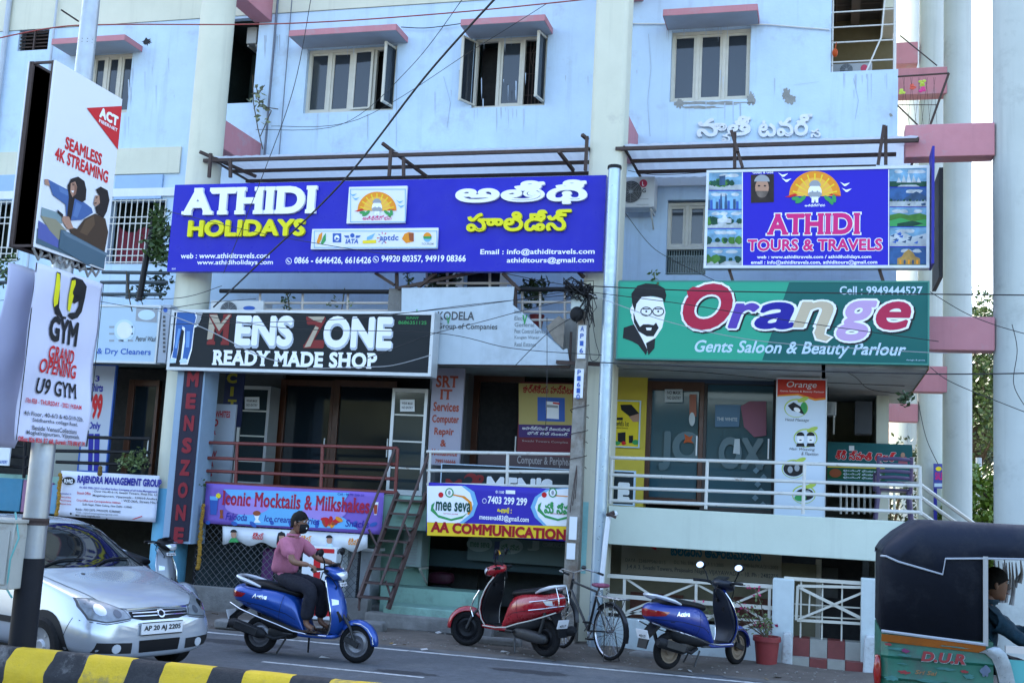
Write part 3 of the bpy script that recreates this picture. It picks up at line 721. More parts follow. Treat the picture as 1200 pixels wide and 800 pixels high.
# ------------------------------------------------------------------ first floor balcony slab, soffit and railings
zs0 = P(1088, 428.8, 15.62).z
mb = MB(); mb.box(-20, XM+.3, 16.28, Yw+.1, zs0-.02, 3.95); mb.box(XM+.3, WR-1.0, 15.78, Yw+.1, zs0-.02, 3.95); mb.box(WR-1.05, 1.26, 15.78, 20.7, zs0-.02, 3.95); mb.build('balcony_slab', mat('stained_soffit', (.40, .41, .40), .9, noise=.2, scale=3, dirt=(.16, .16, .15), dscale=1.6, dlo=.5, dhi=.8), B)
MB().box(1.262, 1.272, 15.75, 20.7, zs0-.03, 3.95).build('slab_edge', mat('ochre_edge', (.26, .17, .06), .8, noise=.2), B)
beige_rail = mat('beige_rail', (.50, .45, .40), .55, noise=.15)
def prail(name, segs, Y, r, m, label=None):
    mb = MB()
    for (x0, y0, x1, y1) in segs: mb.tube([P(x0, y0, Y), P(x1, y1, Y)], r, 7)
    return mb.build(name, m, B, smooth=True)
prail('balcony_railing', [(258, 341, 456, 342), (610, 339, 692, 339)], 16.0, .035, black_iron)
prail('balcony_railing', [(262, 355, 456, 355), (262, 363, 456, 364), (305, 342, 304, 364), (355, 342, 354, 366), (408, 342, 407, 366), (604, 354, 690, 354), (604, 365, 690, 366), (604, 375, 690, 375), (612, 340, 612, 380), (633, 340, 633, 385), (662, 340, 662, 390), (512, 332, 604, 332), (500, 318, 500, 336), (574, 318, 574, 336), (524, 318, 524, 336), (590, 318, 602, 336)], 16.1, .02, beige_rail)
strut([(P(660/4.44+440, 312, 15.9), P(466, 338, 15.9)), (P(465, 320, 15.9), P(465, 338, 15.9)), (P(440, 320, 15.85), P(462, 334, 15.85)), (P(511, 320, 15.85), P(490, 337, 15.9)), (P(589, 320, 15.8), P(609, 340, 15.9)), (P(604, 336, 15.9), P(604, 366, 15.9)), (P(678, 318, 15.8), P(684, 325, 15.9))], 'sign_bracket', B)
X0, X1, Z0, Z1 = rectY((455, 338, 472, 366), 15.95); MB().box(X0, X1, 15.95, 16.15, Z0-.5, Z1).build('balcony_post', conc, B)
MB().box(P(668, 400, 16).x-.15, P(675, 400, 16).x, 16.05, 16.15, 3.8, P(670, 373, 16).z).build('balcony_post', bare, B)
# mezzanine slab with its fascia
zt, zbm = 1.91, 1.38
mb = MB(); mb.box(XM+.26, P(1072, 640, 16).x, 16.02, 18.4, zbm, zt); mb.build('mezzanine_slab', mint, B, bevel=.01)
mb = MB(); mb.box(-20, XM-.26, 16.05, 18.4, zbm+.02, zt-.02); mb.build('mezzanine_slab', green_wall, B)
# lower walls and shop fronts
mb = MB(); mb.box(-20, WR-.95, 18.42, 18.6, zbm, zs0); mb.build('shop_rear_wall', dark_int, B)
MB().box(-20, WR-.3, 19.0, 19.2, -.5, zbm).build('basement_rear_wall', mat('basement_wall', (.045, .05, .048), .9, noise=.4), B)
MB().box(-20, 1.3, 16.08, 16.3, -.5, -.0).build('plinth', conc, B)
def front(px, Y, d, m, name='wall_panel', parent=None, **k):
    X0, X1, Z0, Z1 = rectY(px, Y); return MB().box(X0, X1, Y, Y+d, Z0, Z1).build(name, m, parent or B, **k)
shop_glass = mat('shop_glass', (.010, .015, .02), .05, spec=.4)
teal_glass = mat('teal_tinted_glass', (.035, .085, .11), .08, spec=.4)
def door(px, Y, n=1, m=wood_door, gl=shop_glass, fw=.11, name='door'):
    X0, X1, Z0, Z1 = rectY(px, Y); f = MB(); W = (X1-X0)/n
    for i in range(n+1):
        x = X0+W*i; a = x-(0 if i == 0 else fw/2); b = x+(0 if i == n else fw/2); f.box(a, max(b, a+fw) if i == 0 else b, Y-.05, Y+.05, Z0, Z1)
    f.box(X0, X1, Y-.048, Y+.048, Z1-fw, Z1-.002); f.box(X0, X1, Y-.048, Y+.048, Z0+.002, Z0+fw*.8)
    o = f.build(name, m, B, bevel=.006)
    MB().box(X0+fw*.6, X1-fw*.6, Y-.006, Y+.006, Z0+fw*.5, Z1-fw*.5).build('pane', gl, o)
    h = MB(); h.bar((X0+W-.09, Y-.08, (Z0+Z1)/2-.18), (X0+W-.09, Y-.08, (Z0+Z1)/2+.12), .02); h.build('handle', alu, o)
    return o
door((325, 445, 388, 598), 17.9); door((388, 446, 462, 598), 17.9)
front((240, 432, 326, 600), 18.0, .1, mat('grey_shop_wall', (.075, .085, .095), .8, noise=.2)); front((500, 425, 512, 600), 17.6, .3, grey_paint); front((535, 430, 545, 600), 17.6, .3, mat('grey_jamb', (.10, .105, .115), .8))
door((552, 440, 612, 600), 17.95, gl=dark_int)
front((715, 430, 756, 600), 17.6, .3, yellow_wall, 'yellow_wall')
door((752, 447, 824, 592), 17.7, gl=teal_glass, fw=.14); 
o = door((822, 446, 908, 600), 17.72, gl=teal_glass, fw=.07, m=mat('dark_mullion', (.03, .022, .02), .5))
front((748, 436, 910, 449), 17.66, .1, mat('navy_lintel', (.03, .05, .09), .7))
# things stuck on the parlour glass, plus reflections painted on it as letters
g1 = Ink(17.66); faded = mat('frosted_letters', (.10, .19, .24), .5); faded2 = mat('faded_red', (.22, .07, .11), .6); pale = mat('pale_sticker', (.45, .5, .52), .6)
g1.s(faded, ell(893, 495, 26, 40), 'sticker_and_reflection'); g1.d.clear()
for k, (x, y) in enumerate([(884+8*(k % 2)+(k % 5), 535+8*k) for k in range(8)]): g1.s(faded, [(x, y-4), (x+4, y), (x, y+4), (x-4, y)], 'sticker_and_reflection')
g1.s(faded2, [(868, 476), (878, 470), (898, 470), (898, 510), (884, 512), (872, 500)], 'sticker_and_reflection', lift=.004); g1.s(mat('dim_blue', (.05, .13, .22), .5), [(838, 474), (868, 474), (866, 500), (838, 500)], 'sticker_and_reflection')
g1.w(pale, 'THE WHITE', (840, 489, 864, 493), part='sticker_and_reflection', lift=.007); g1.s(pale, [(861, 514), (867, 514), (867, 532), (859, 531)], 'sticker_and_reflection', lift=.006)
g1.w(mat('reflection_letters', (.042, .098, .122), .3), 'JO', (772, 505, 822, 552), part='sticker_and_reflection', bold=.05); g1.w(_mc['reflection_letters'], 'OX', (842, 512, 895, 550), part='sticker_and_reflection', bold=.05, lift=.005)  # faint street reflections painted on the panes as large letters
g1.s(mat('orange_mark', (.42, .09, .03), .6), [(802, 508), (808, 512), (812, 510), (810, 516), (813, 519), (806, 518), (801, 519), (803, 514)], 'sticker_and_reflection', lift=.008)
g1.s(pale, ell(811, 491, 3.5, 8), 'sticker_and_reflection', lift=.009); g1.s(mat('dull_red', (.3, .1, .06), .6), [(808, 462), (816, 462), (816, 488), (808, 488)], 'sticker_and_reflection', lift=.006)
g1.done(o)
g2 = Ink(17.62); g2.s(pale, [(779, 456), (800, 456), (800, 471), (779, 471)], 'notice'); dk = mat('dark_text', (.03, .03, .04), .7); g2.w(dk, 'NO MASK', (782, 458, 798, 462), 'notice', lift=.006); g2.w(dk, 'NO ENTRY', (782, 464, 798, 468), 'notice', lift=.006); g2.done(o)
# railings of the mezzanine
prail('mezzanine_railing', [(232, 518, 466, 525), (232, 536, 466, 544), (232, 551, 466, 561), (232, 565, 466, 577), (278, 520, 276, 568), (378, 522, 376, 576), (466, 525, 463, 578)], 16.0, .026, red_iron)
mp = prail('mezzanine_railing', [(500, 529, 668, 532), (500, 551, 668, 553), (500, 567, 668, 570), (595, 531, 594, 570), (504, 530, 502, 570)], 16.0, .024, iron_grey)
prail('mezzanine_railing', [(715, 536, 1078, 547), (714, 556, 1078, 569), (714, 571, 1080, 583), (713, 586, 1080, 600), (829, 539, 827, 596), (943, 543, 941, 602), (1078, 546, 1079, 603), (717, 536, 715, 590)], 16.06, .024, iron_grey)
a0 = P(1079, 568, 16.06)
mb = MB()
for dz in (0, -.16, -.36): mb.tube([a0+Vector((0, .0, dz)), P(1142, 612, 17.2)+Vector((0, 0, dz-.02))], .028, 7)
mb.tube([P(1079, 566, 16.06), P(1040, 565, 18.5)], .022, 6); mb.build('stair_railing', iron_grey, B, smooth=True)
mb = MB()
for k in range(6): mb.box(P(1076, 600, 16.4).x+k*.28, P(1076, 600, 16.4).x+k*.28+.3, 16.4, 17.9, -.3, 1.75-.3*k)
mb.build('corner_stair', conc, B)
# passage behind the parlour banner: walls, dark pier, inner railing
front((905, 468, 975, 540), 20.72, .1, mat('passage_wall', (.22, .20, .14), .9, noise=.3)); front((902, 520, 1035, 610), 21.5, .1, mat('passage_low_wall', (.30, .31, .27), .9, noise=.3))
front((1002, 470, 1022, 508), 18.6, .4, mat('dark_duct', (.03, .033, .04), .6)); front((905, 440, 912, 605), 17.5, .5, dark_int)
prail('inner_railing', [(985+7*k, 562, 985+7*k, 602) for k in range(10)]+[(980, 562, 1062, 564)], 19.6, .02, iron_grey)
# basement fronts
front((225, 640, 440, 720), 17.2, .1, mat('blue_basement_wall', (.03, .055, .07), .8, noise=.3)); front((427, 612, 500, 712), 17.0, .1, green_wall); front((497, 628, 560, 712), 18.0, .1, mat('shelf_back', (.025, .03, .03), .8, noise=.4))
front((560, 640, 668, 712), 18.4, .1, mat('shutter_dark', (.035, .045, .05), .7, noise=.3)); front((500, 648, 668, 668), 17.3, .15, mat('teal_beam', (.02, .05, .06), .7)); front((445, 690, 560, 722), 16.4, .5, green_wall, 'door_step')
front((700, 640, 915, 725), 17.9, .1, mat('olive_basement_wall', (.19, .175, .115), .85, noise=.25)); front((958, 655, 1010, 790), 17.8, .12, dark_int); front((955, 655, 962, 760), 17.7, .1, frame_w); front((912, 660, 956, 760), 17.6, .1, _mc['olive_basement_wall'])
front((738, 695, 800, 740), 17.85, .04, mat('brick_red_panel', (.14, .05, .03), .8, noise=.4, scale=14)); front((858, 700, 905, 740), 17.85, .04, _mc['brick_red_panel'])
front((963, 665, 982, 700), 17.7, .06, mat('dark_grille', (.05, .05, .05), .7, noise=.3))
# ------------------------------------------------------------------ signs
SB = mat('sign_blue', (.017, .017, .40), .35, noise=.06, scale=3); SB2 = mat('sign_bright_blue', (.017, .010, .44), .35)
white = mat('letter_white', (.82, .84, .86), .45); lime = mat('letter_yellow', (.70, .66, .015), .45); red = mat('letter_red', (.55, .02, .025), .5)
black = mat('letter_black', (.018, .018, .02), .5); magenta = mat('letter_magenta', (.60, .02, .18), .45); navy = mat('letter_navy', (.03, .03, .28), .5)
orange = mat('letter_orange', (.75, .27, .02), .5); yellow = mat('print_yellow', (.80, .62, .03), .5); skyb = mat('print_sky', (.18, .42, .66), .5); leafg = mat('print_green', (.05, .30, .09), .5)
pskin = mat('print_skin', (.42, .24, .16), .5); grey = mat('print_grey', (.30, .32, .34), .5); pblue = mat('print_blue', (.04, .11, .40), .5); dteal = mat('print_dark_teal', (.02, .08, .13), .5)
panel_w = mat('sign_white', (.72, .75, .78), .4, noise=.05); silver = mat('sign_silver', (.55, .58, .6), .4, metal=.3, noise=.1)
dgreen = mat('print_dark_green', (.012, .09, .03), .5); pale_blue = mat('print_pale_blue', (.50, .64, .76), .5)
def sun_logo(k, cx, cy, s, m_bird, lift=.006):
    k.s(orange, ell(cx, cy, 31*s, 30*s, 20, 0, 180), lift=lift); k.s(mat('sun_yellow', (.80, .40, .03), .5), ell(cx, cy, 22*s, 22*s, 18, 0, 180), lift=lift+.001)
    for i in range(9):
        a = R(12+19.5*i); k.s(yellow, [(cx+8*s*math.cos(a), cy-8*s*math.sin(a)), (cx+27*s*math.cos(a-.035), cy-27*s*math.sin(a-.035)), (cx+27*s*math.cos(a+.035), cy-27*s*math.sin(a+.035))], lift=lift+.002)
    k.s(red, [(cx-36*s, cy+1*s), (cx-24*s, cy-3*s), (cx-20*s, cy-1*s), (cx-30*s, cy+1.5*s)], lift=lift+.002); k.s(red, [(cx+32*s, cy), (cx+20*s, cy-3*s), (cx+16*s, cy-1*s)], lift=lift+.002)
    k.s(white, ell(cx, cy-5*s, 8*s, 9*s), lift=lift+.003); k.s(grey, ell(cx, cy-12*s, 7*s, 7*s, 14, 0, 180), lift=lift+.004); k.s(grey, ell(cx-3*s, cy-5*s, 1.2*s, 1.5*s, 8), lift=lift+.004); k.s(grey, ell(cx+3*s, cy-5*s, 1.2*s, 1.5*s, 8), lift=lift+.004)
    k.s(grey, [(cx-9*s, cy-2*s), (cx-6*s, cy-5*s), (cx+6*s, cy-5*s), (cx+9*s, cy-2*s), (cx+3*s, cy+3*s), (cx-3*s, cy+3*s)], lift=lift+.0034)
    k.s(white, [(cx-4*s, cy+1*s), (cx+4*s, cy+1*s), (cx+4*s, cy+8*s), (cx+1*s, cy+8*s), (cx, cy+3*s), (cx-1*s, cy+8*s), (cx-4*s, cy+8*s)], lift=lift+.0036)
    for d in (-1, 1):
        for q in range(3): k.s(leafg, ell(cx+d*(15+4*q)*s, cy+(3+q % 2*3)*s, 5*s, 2.4*s, 10, rot=d*40+q*20), lift=lift+.003+q*.0003)
    for bx, by in ((-38, -25), (-34, -19), (36, -14), (38, -7)):
        x, y = cx+bx*s, cy+by*s; k.s(m_bird, [(x-6*s, y-3*s), (x-1*s, y-.5*s), (x+6*s, y-2*s), (x+1*s, y+2*s), (x-1*s, y+2*s)], lift=lift)
# --- long blue travel sign
Y = Yf
t = panel('shop_sign', 'long deep blue travel agency sign with raised white and yellow ATHIDI HOLIDAYS letters', 'sign', (200.5, 211, 708, 318), Y, .12, SB)
k = Ink(Y)
k.w(white, 'ATHIDI', (216, 220, 372, 252), bold=.045, serif=.035, depth=.05, serif_h=.11); k.w(lime, 'HOLIDAYS', (222, 258, 359, 278), bold=.045, depth=.05)
k.w(white, 'అతిథి', (535, 213, 689, 241), bold=.03, depth=.05); k.w(lime, 'హాలిడేస్', (548, 247, 670, 272), bold=.028, depth=.05)
k.w(white, 'web : www.athiditravels.com', (212, 296.5, 316, 302.8), bold=.02); k.w(white, 'www.athidiholidays.com', (231, 304.6, 320, 311.6), bold=.02)
k.w(white, '0866 - 6646426, 6616426', (345, 301, 435, 310), bold=.026); k.w(white, '94920 80357, 94919 08366', (447, 299, 546, 308), bold=.026)
k.w(white, 'Email : info@athiditravels.com', (563, 291.5, 697, 299.5), bold=.02); k.w(white, 'athiditours@gmail.com', (594, 301.5, 696, 309.5), bold=.02)
for cx, cy in ((338.5, 306), (440.5, 304)):
    k.s(white, ell(cx, cy, 3.6, 3.9, 16)); k.s(SB, ell(cx, cy, 2.9, 3.2, 16), lift=.006); k.s(white, [(cx-1.6, cy-1.6), (cx-.6, cy-1.6), (cx-.3, cy), (cx+1.6, cy+.7), (cx+1.4, cy+1.8), (cx, cy+1.6), (cx-1.5, cy)], lift=.008)
k.w(white, 'SIGNS', (201.5, 314, 206, 316), bold=.01)
k.done(t)
for px, fm in (((409, 219.5, 477, 262.5), skyb), ((366.5, 268.5, 514, 292.5), skyb)):
    X0, X1, Z0, Z1 = rectY(px, Y); b = MB().box(X0, X1, Y-.05, Y-.004, Z0, Z1).build('logo_box', panel_w, t, bevel=.004)
    q = Ink(Y-.05); x0, y0, x1, y1 = px
    for r in ((x0+1.6, y0+2, x1-1.6, y0+2.8), (x0+1.6, y1-2.8, x1-1.6, y1-2), (x0+1.6, y0+2, x0+2.4, y1-2), (x1-2.4, y0+2, x1-1.6, y1-2)): q.s(fm, [(r[0], r[1]), (r[2], r[1]), (r[2], r[3]), (r[0], r[3])], 'border')
    if y0 < 250:
        sun_logo(q, 442, 247, .74, skyb); q.w(magenta, 'అతిథిదేవోభవ', (425, 252.5, 459, 258.5), bold=.01)
    else:
        q.s(orange, [(371, 284), (374, 275), (378, 272), (377, 280), (374, 286)]); q.s(leafg, [(376, 285), (379, 277), (382, 273), (382, 282), (378, 287)])
        q.s(pblue, [(390, 273.5), (400, 273.5), (400, 284), (390, 284)]); q.s(white, ell(395, 279, 3, 3.5, 12), lift=.006); q.s(pblue, [(394, 278), (398, 280), (393, 282)], lift=.008)
        q.w(pblue, 'IATA', (405, 280, 420, 285.5), bold=.04, shear=.15); q.s(pblue, ell(413, 276, 2.6, 2.6, 12)); q.s(pblue, [(403, 276), (409, 276), (409, 279), (405, 278.5)]); q.s(pblue, [(423, 276), (417, 276), (417, 279), (421, 278.5)])
        q.s(skyb, [(430, 278), (440, 273), (436, 280), (430, 282)]); q.s(yellow, [(425, 282), (441, 281), (441, 285), (425, 285.5)], lift=.006); q.w(pblue, 'aptdc', (445, 275, 467, 284), bold=.02)
        for i in range(7): a = R(60+40*i); q.s((red, magenta, pblue)[i % 3], [(449+3*math.cos(a), 279-4*math.sin(a)), (449+7*math.cos(a+.1), 279-7*math.sin(a+.1)), (449+7*math.cos(a-.1), 279-7*math.sin(a-.1))], lift=.003)
        q.s(orange, [(471, 280), (474, 274), (479, 272), (485, 273), (485, 283), (476, 285)]); q.s(mat('letter_brown', (.3, .08, .03), .5), [(479, 273), (485, 273), (485, 283), (480, 282)], lift=.006)
        q.s(orange, ell(501, 278, 5, 5.5, 16, 0, 180)); q.s(skyb, ell(501, 278, 5, 5.5, 16, 180, 360)); q.s(leafg, [(496, 277), (506, 277), (505, 280), (497, 280)], lift=.006); q.w(grey, 'TOURISM', (494, 284.5, 508, 287), bold=.01)
    q.done(b)
# --- travel billboard with photographs
Y = 15.6
t = panel('shop_sign', 'blue ATHIDI TOURS and TRAVELS billboard edged with small holiday photographs', 'sign', (826.5, 197, 1089, 314), Y, .16, SB2, silver, .035)
k = Ink(Y)
def scene_pic(k, x0, y0, x1, y1, kind):
    W, H_ = x1-x0, y1-y0
    def q(pts, m, l): k.s(m, [(x0+u*W, y0+v*H_) for u, v in pts], 'photograph#%d' % kind, lift=l)
    skyc = [mat('pic_sky', (.25, .50, .72), .4), mat('pic_sky_deep', (.05, .16, .42), .4)][kind in (6, 9)]
    q([(0, 0), (1, 0), (1, 1), (0, 1)], skyc, .004)
    cloud = mat('pic_cloud', (.70, .76, .8), .4); rnd = random.Random(kind)
    for i in range(4): cx = rnd.uniform(.15, .85); q([(min(max(cx+.13*math.cos(a*.628)*rnd.uniform(.7, 1.3), 0), 1), .2+.1*math.sin(a*.628)) for a in range(10)], cloud, .005+i*.0002)
    dk_ = mat('pic_dark_green', (.02, .10, .06), .5); gr = mat('pic_grass', (.10, .30, .05), .5); bl = mat('pic_slate', (.06, .13, .25), .5); sand = mat('pic_sand', (.60, .66, .68), .5)
    if kind in (0, 2, 3, 4):
        q([(0, .75), (1, .7), (1, 1), (0, 1)], sand, .006)
        for i in range(9): cx = rnd.random(); r_ = rnd.uniform(.05, .13); q([(min(max(cx+r_*math.cos(a*.7)*rnd.uniform(.7, 1.3), 0), 1), min(.62+r_*2.2*math.sin(a*.7)*rnd.uniform(.7, 1.2), .98)) for a in range(9)], (dk_, gr)[i % 4 == 0], .007+i*.0002)
        if kind == 2: q([(.3, .72), (.3, .5), (.42, .45), (.5, .2), (.58, .45), (.7, .5), (.7, .72)], cloud, .0095)
        if kind == 0: q([(.35, .75), (.35, .25), (.52, .2), (.52, .75)], bl, .0095)
    elif kind == 1:
        for i in range(12): x = i/12; h = rnd.uniform(.25, .6); q([(x, 1), (x, 1-h), (x+.07, 1-h), (x+.07, 1)], (bl, pblue, skyb)[i % 3], .006+.0002*(i % 3))
        for x in (.36, .5): q([(x, 1), (x+.01, .4), (x+.04, .1), (x+.07, .4), (x+.08, 1)], bl, .0072)
    elif kind == 5:
        q([(0, .72), (1, .72), (1, 1), (0, 1)], dk_, .006)
        for i in range(5): x = .18+i*.13; q([(x, .78), (x+.06, .25+.12*abs(i-2)), (x+.13, .78)], (cloud, sand)[i % 2], .007+.0002*i)
        q([(.3, .9), (.7, .9), (.8, 1), (.2, 1)], sand, .0085)
    elif kind == 6:
        q([(.4, .55), (.7, .2), (1, .5), (1, .65), (.4, .65)], bl, .006); q([(0, .7), (1, .66), (1, 1), (0, 1)], sand, .0062)
        for i in range(12): x = i/12; q([(x, .72), (x+.02, .58+.06*(i % 3)), (x+.07, .6), (x+.08, .72)], (dk_, bl)[i % 2], .007+.0002*(i % 2))
        q([(.45, .88), (.55, .85), (.52, .95)], black, .008); q([(.82, .85), (.95, .8), (.95, .95), (.85, .96)], bl, .008)
    elif kind == 7:
        q([(0, .4), (.25, .3), (.5, .4), (.8, .3), (1, .42), (1, 1), (0, 1)], gr, .006); q([(0, .7), (.3, .55), (.6, .75), (1, .6), (1, 1), (0, 1)], leafg, .0064); q([(.2, .85), (.6, .7), (.9, .85), (.6, 1), (.2, 1)], dk_, .0068)
    elif kind == 8:
        q([(0, .45), (.3, .2), (.6, .5), (1, .3), (1, 1), (0, 1)], cloud, .006)
        for i in range(12): x = rnd.random()*.9; y = rnd.uniform(.25, .85); q([(x, y), (x+.12, y-.1), (x+.1, y+.06)], (bl, pblue)[i % 2], .007+.0002*i)
    elif kind == 9:
        q([(0, .9), (1, .9), (1, 1), (0, 1)], dk_, .006); gold = mat('pic_gold', (.60, .36, .10), .5)
        q([(.2, .92), (.2, .6), (.32, .5), (.38, .3), (.5, .1), (.62, .3), (.68, .5), (.8, .6), (.8, .92)], gold, .0065)
        for i in range(5): x = .26+i*.11; q([(x, .9), (x, .68), (x+.05, .68), (x+.05, .9)], (orange, bl)[i % 2], .0072)
for i in range(5):
    a = 201+22.3*i; scene_pic(k, 829-.5*i*.3, a+.6, 869.4, a+21.7, i); a = 196.4+23.2*i; scene_pic(k, 1042.5, a+.5, 1087, a+22.6, i+5)
for x in (870, 1041.5): k.s(white, [(x-.5, 199), (x+.5, 199), (x+.4, 313), (x-.6, 313)], 'border', lift=.004)
sun_logo(k, 955, 230, .98, white)
k.w(white, 'అతిథిదేవోభవ', (943, 239, 967, 242.5), bold=.02)
k.w(white, 'Guest is God', (882, 200.5, 906, 203.5), bold=.02)
k.s(mat('pic_brown', (.05, .035, .03), .5), [(880, 205), (907, 204), (907, 237), (880, 238)], 'portrait'); k.s(pskin, ell(893, 220, 8, 11, 18), 'portrait', lift=.006); k.s(grey, ell(893, 213, 9, 8, 14, 0, 180), 'portrait', lift=.007)
k.s(mat('pic_beard', (.22, .17, .14), .5), ell(893, 224, 7, 8, 14, 180, 360), 'portrait', lift=.008); k.s(black, ell(889.5, 218, 1.6, .9, 8), 'portrait', lift=.009); k.s(black, ell(896.5, 218, 1.6, .9, 8), 'portrait', lift=.009)
k.w(white, 'ATHIDI', (899, 250, 1008, 275), bold=.04, serif=.03, lift=.004, grow_by=.035); k.w(magenta, 'ATHIDI', (899, 250, 1008, 275), bold=.04, serif=.03, lift=.007)
k.w(white, 'TOURS & TRAVELS', (876, 280, 1034, 294), bold=.035, lift=.004, grow_by=.045); k.w(magenta, 'TOURS & TRAVELS', (876, 280, 1034, 294), bold=.035, lift=.007)
k.w(white, 'web : www.athiditravels.com / athidiholidays.com', (887, 299, 1021, 304), bold=.025); k.w(white, 'email : info@athiditravels.com, athiditours@gmail.com', (880, 305, 1028, 310.5), bold=.025)
k.done(t)
lg = MB()
for x in (858, 1034): lg.bar(P(x-4, 314, Y+.1), P(x+1, 330, 15.7), .04)
lg.build('leg', rust, t)
t = thing('shop_sign', 'thin blue sign board seen edge on beside the travel billboard', 'sign', P(1098, 340, 15.6))
X = P(1091, 250, 15.6).x; z0, z1 = P(1096, 330, 15.9).z, P(1094, 175, 15.6).z
MB().box(X, X+.03, 15.45, 15.9, z0+.15, z1).build('board', navy, t); MB().box(X+.10, X+.15, 15.6, 16.6, z0, z1-.25).build('backing', black_iron, t)
# --- green beauty parlour sign
Y = 15.62
og1 = mat('sign_green', (.026, .32, .20), .35); og2 = mat('sign_teal_green', (.005, .105, .095), .35)
t = panel('shop_sign', 'green beauty parlour sign with multicoloured Orange lettering and a bearded man', 'sign', (723.5, 329, 1089, 424), Y, .14, og2, mat('sign_green_edge', (.05, .22, .18), .4), .02, rim=.006)
k = Ink(Y)
k.s(og1, [(724.5, 330), (925, 330.5), (893, 422.5), (723, 420)], 'print', lift=.003); k.s(og2, [(895, 422), (911, 422), (945, 331), (928, 331)], 'print', lift=.0032)
ol = [('O', (800, 332, 859, 387), (.40, .015, .05)), ('r', (853, 355, 890, 385), (.10, .05, .36)), ('a', (884, 354, 931, 386), (.015, .012, .27)), ('n', (929, 353, 977, 384), (.52, .43, .30)), ('g', (980, 352, 1028, 400), (.50, .33, .56)), ('e', (1026, 353, 1068, 387), (.42, .02, .07))]
for i, (c, px, colr) in enumerate(ol):
    m_ = mat('orange_sign_'+c, colr, .4); sh = .25; bd = .026 if c != 'O' else .048
    k.w(black, c, (px[0]+1.5, px[1]+1.6, px[2]+1.5, px[3]+1.6), 'shadow', bold=bd, shear=sh, grow_by=.04, lift=.0045+i*.0004)
    k.w(white, c, px, bold=bd, shear=sh, grow_by=.035, lift=.0075+i*.0004); k.w(m_, c, px, bold=bd, shear=sh, lift=.011)
k.s(mat('orange_sign_O', (.5, .03, .1)), [(805, 341), (812, 336), (826, 338), (818, 349), (806, 347)], 'lettering', lift=.0115)
k.s(white, [(959, 373), (972, 372), (968, 391), (977, 395), (969, 402), (955, 399), (952, 389)], 'lettering', lift=.0098)
k.s(_mc['orange_sign_n'], [(960, 375), (970, 374), (966, 392), (974, 395), (968, 400), (957, 397), (954, 390)], 'lettering', lift=.0108)
k.w(pale_blue, 'Gents Saloon & Beauty Parlour', (814, 400, 1062, 419), bold=.02, shear=.3, lift=.005)
k.w(pale_blue, 'Cell : 9949444527', (984, 335.5, 1081, 345.5), bold=.021, lift=.005); k.w(pale_blue, 'XYZ'[:0] or 'design & print', (1062, 421, 1084, 423), bold=0, lift=.005)
# bearded man
k.s(white, [(741, 352), (752, 346), (776, 349), (780, 366), (776, 384), (768, 396), (764, 411), (755, 412), (745, 386), (740, 372)], lift=.005)
k.s(black, [(741, 356), (740, 344), (747, 335), (757, 332), (770, 333), (779, 338), (781, 346), (779, 355), (777, 350), (766, 347), (752, 348), (746, 356), (744, 366)], lift=.007)
k.s(black, [(742, 364), (745, 374), (750, 383), (754, 380), (760, 380), (766, 381), (769, 378), (772, 384), (766, 394), (758, 394), (748, 388), (743, 378)], lift=.008); k.s(white, [(757, 384), (764, 384), (763, 387), (758, 387)], lift=.009)
k.s(black, [(731, 384), (743, 380), (752, 396), (759, 410), (757, 416), (748, 404), (741, 400), (730, 396)], lift=.007); k.s(black, [(757, 402), (768, 396), (767, 408), (760, 416)], lift=.0075)
for cx in (757.5, 771.5): k.s(black, ell(cx, 365, 7, 5.6, 18), lift=.0095); k.s(white, ell(cx, 365, 5.8, 4.4, 18), lift=.0105); k.s(black, [(cx-4, 361.6), (cx+4, 361.6), (cx+4, 362.8), (cx-4, 362.8)], lift=.0115); k.s(black, ell(cx, 365, 1.3, 1.2, 8), lift=.0115)
k.s(white, ell(741, 364, 2.4, 5, 12), lift=.0092)
k.done(t)
# --- black menswear sign with silver frame
Y = 15.55
t = panel('shop_sign', 'black MENS ZONE menswear sign in a silver frame with a jeans picture', 'sign', (198.5, 364, 507.5, 437), Y, .25, mat('sign_black', (.010, .014, .018), .4), silver, .045)
k = Ink(Y); bev = mat('letter_chisel', (.42, .47, .54), .4); dred = mat('letter_dark_red', (.20, .025, .025), .45); tan = mat('letter_tan', (.42, .36, .27), .45)
k.w(dred, 'M', (244, 368, 270, 404), bold=.06, serif=.05, lift=.006); k.s(tan, [(246, 369), (255, 369), (259, 379), (268, 369), (271, 369), (257, 388)], 'lettering', lift=.010); k.s(tan, [(243, 398), (249, 397), (252, 384), (246, 372)], 'lettering', lift=.0104)
k.w(bev, 'ENS', (276, 370.5, 345, 409), bold=.07, lift=.005); k.w(white, 'ENS', (276, 369.5, 343.5, 405.5), bold=.045, lift=.008)
k.w(dred, 'Z', (357, 371, 381, 408), bold=.06, serif=.03, lift=.006); k.s(tan, [(361, 371), (381, 371), (377, 378), (369, 376)], 'lettering', lift=.010); k.s(tan, [(357, 407), (364, 406), (374, 384), (370, 382)], 'lettering', lift=.0104)
k.w(bev, 'ONE', (379, 371.5, 461.5, 411), bold=.07, lift=.005); k.w(white, 'ONE', (379.5, 370.5, 460, 408), bold=.045, lift=.008)
k.w(white, 'READY MADE SHOP', (249, 411.5, 442, 430), bold=.045, serif=.05, lift=.005)
k.w(leafg, 'SUNNY', (476, 371, 491, 374), bold=.02, lift=.005); k.w(leafg, '8686351125', (467, 376, 500, 380), bold=.01, lift=.005)
jean = mat('print_denim', (.04, .12, .36), .5); jean2 = mat('print_denim_light', (.14, .30, .60), .5)
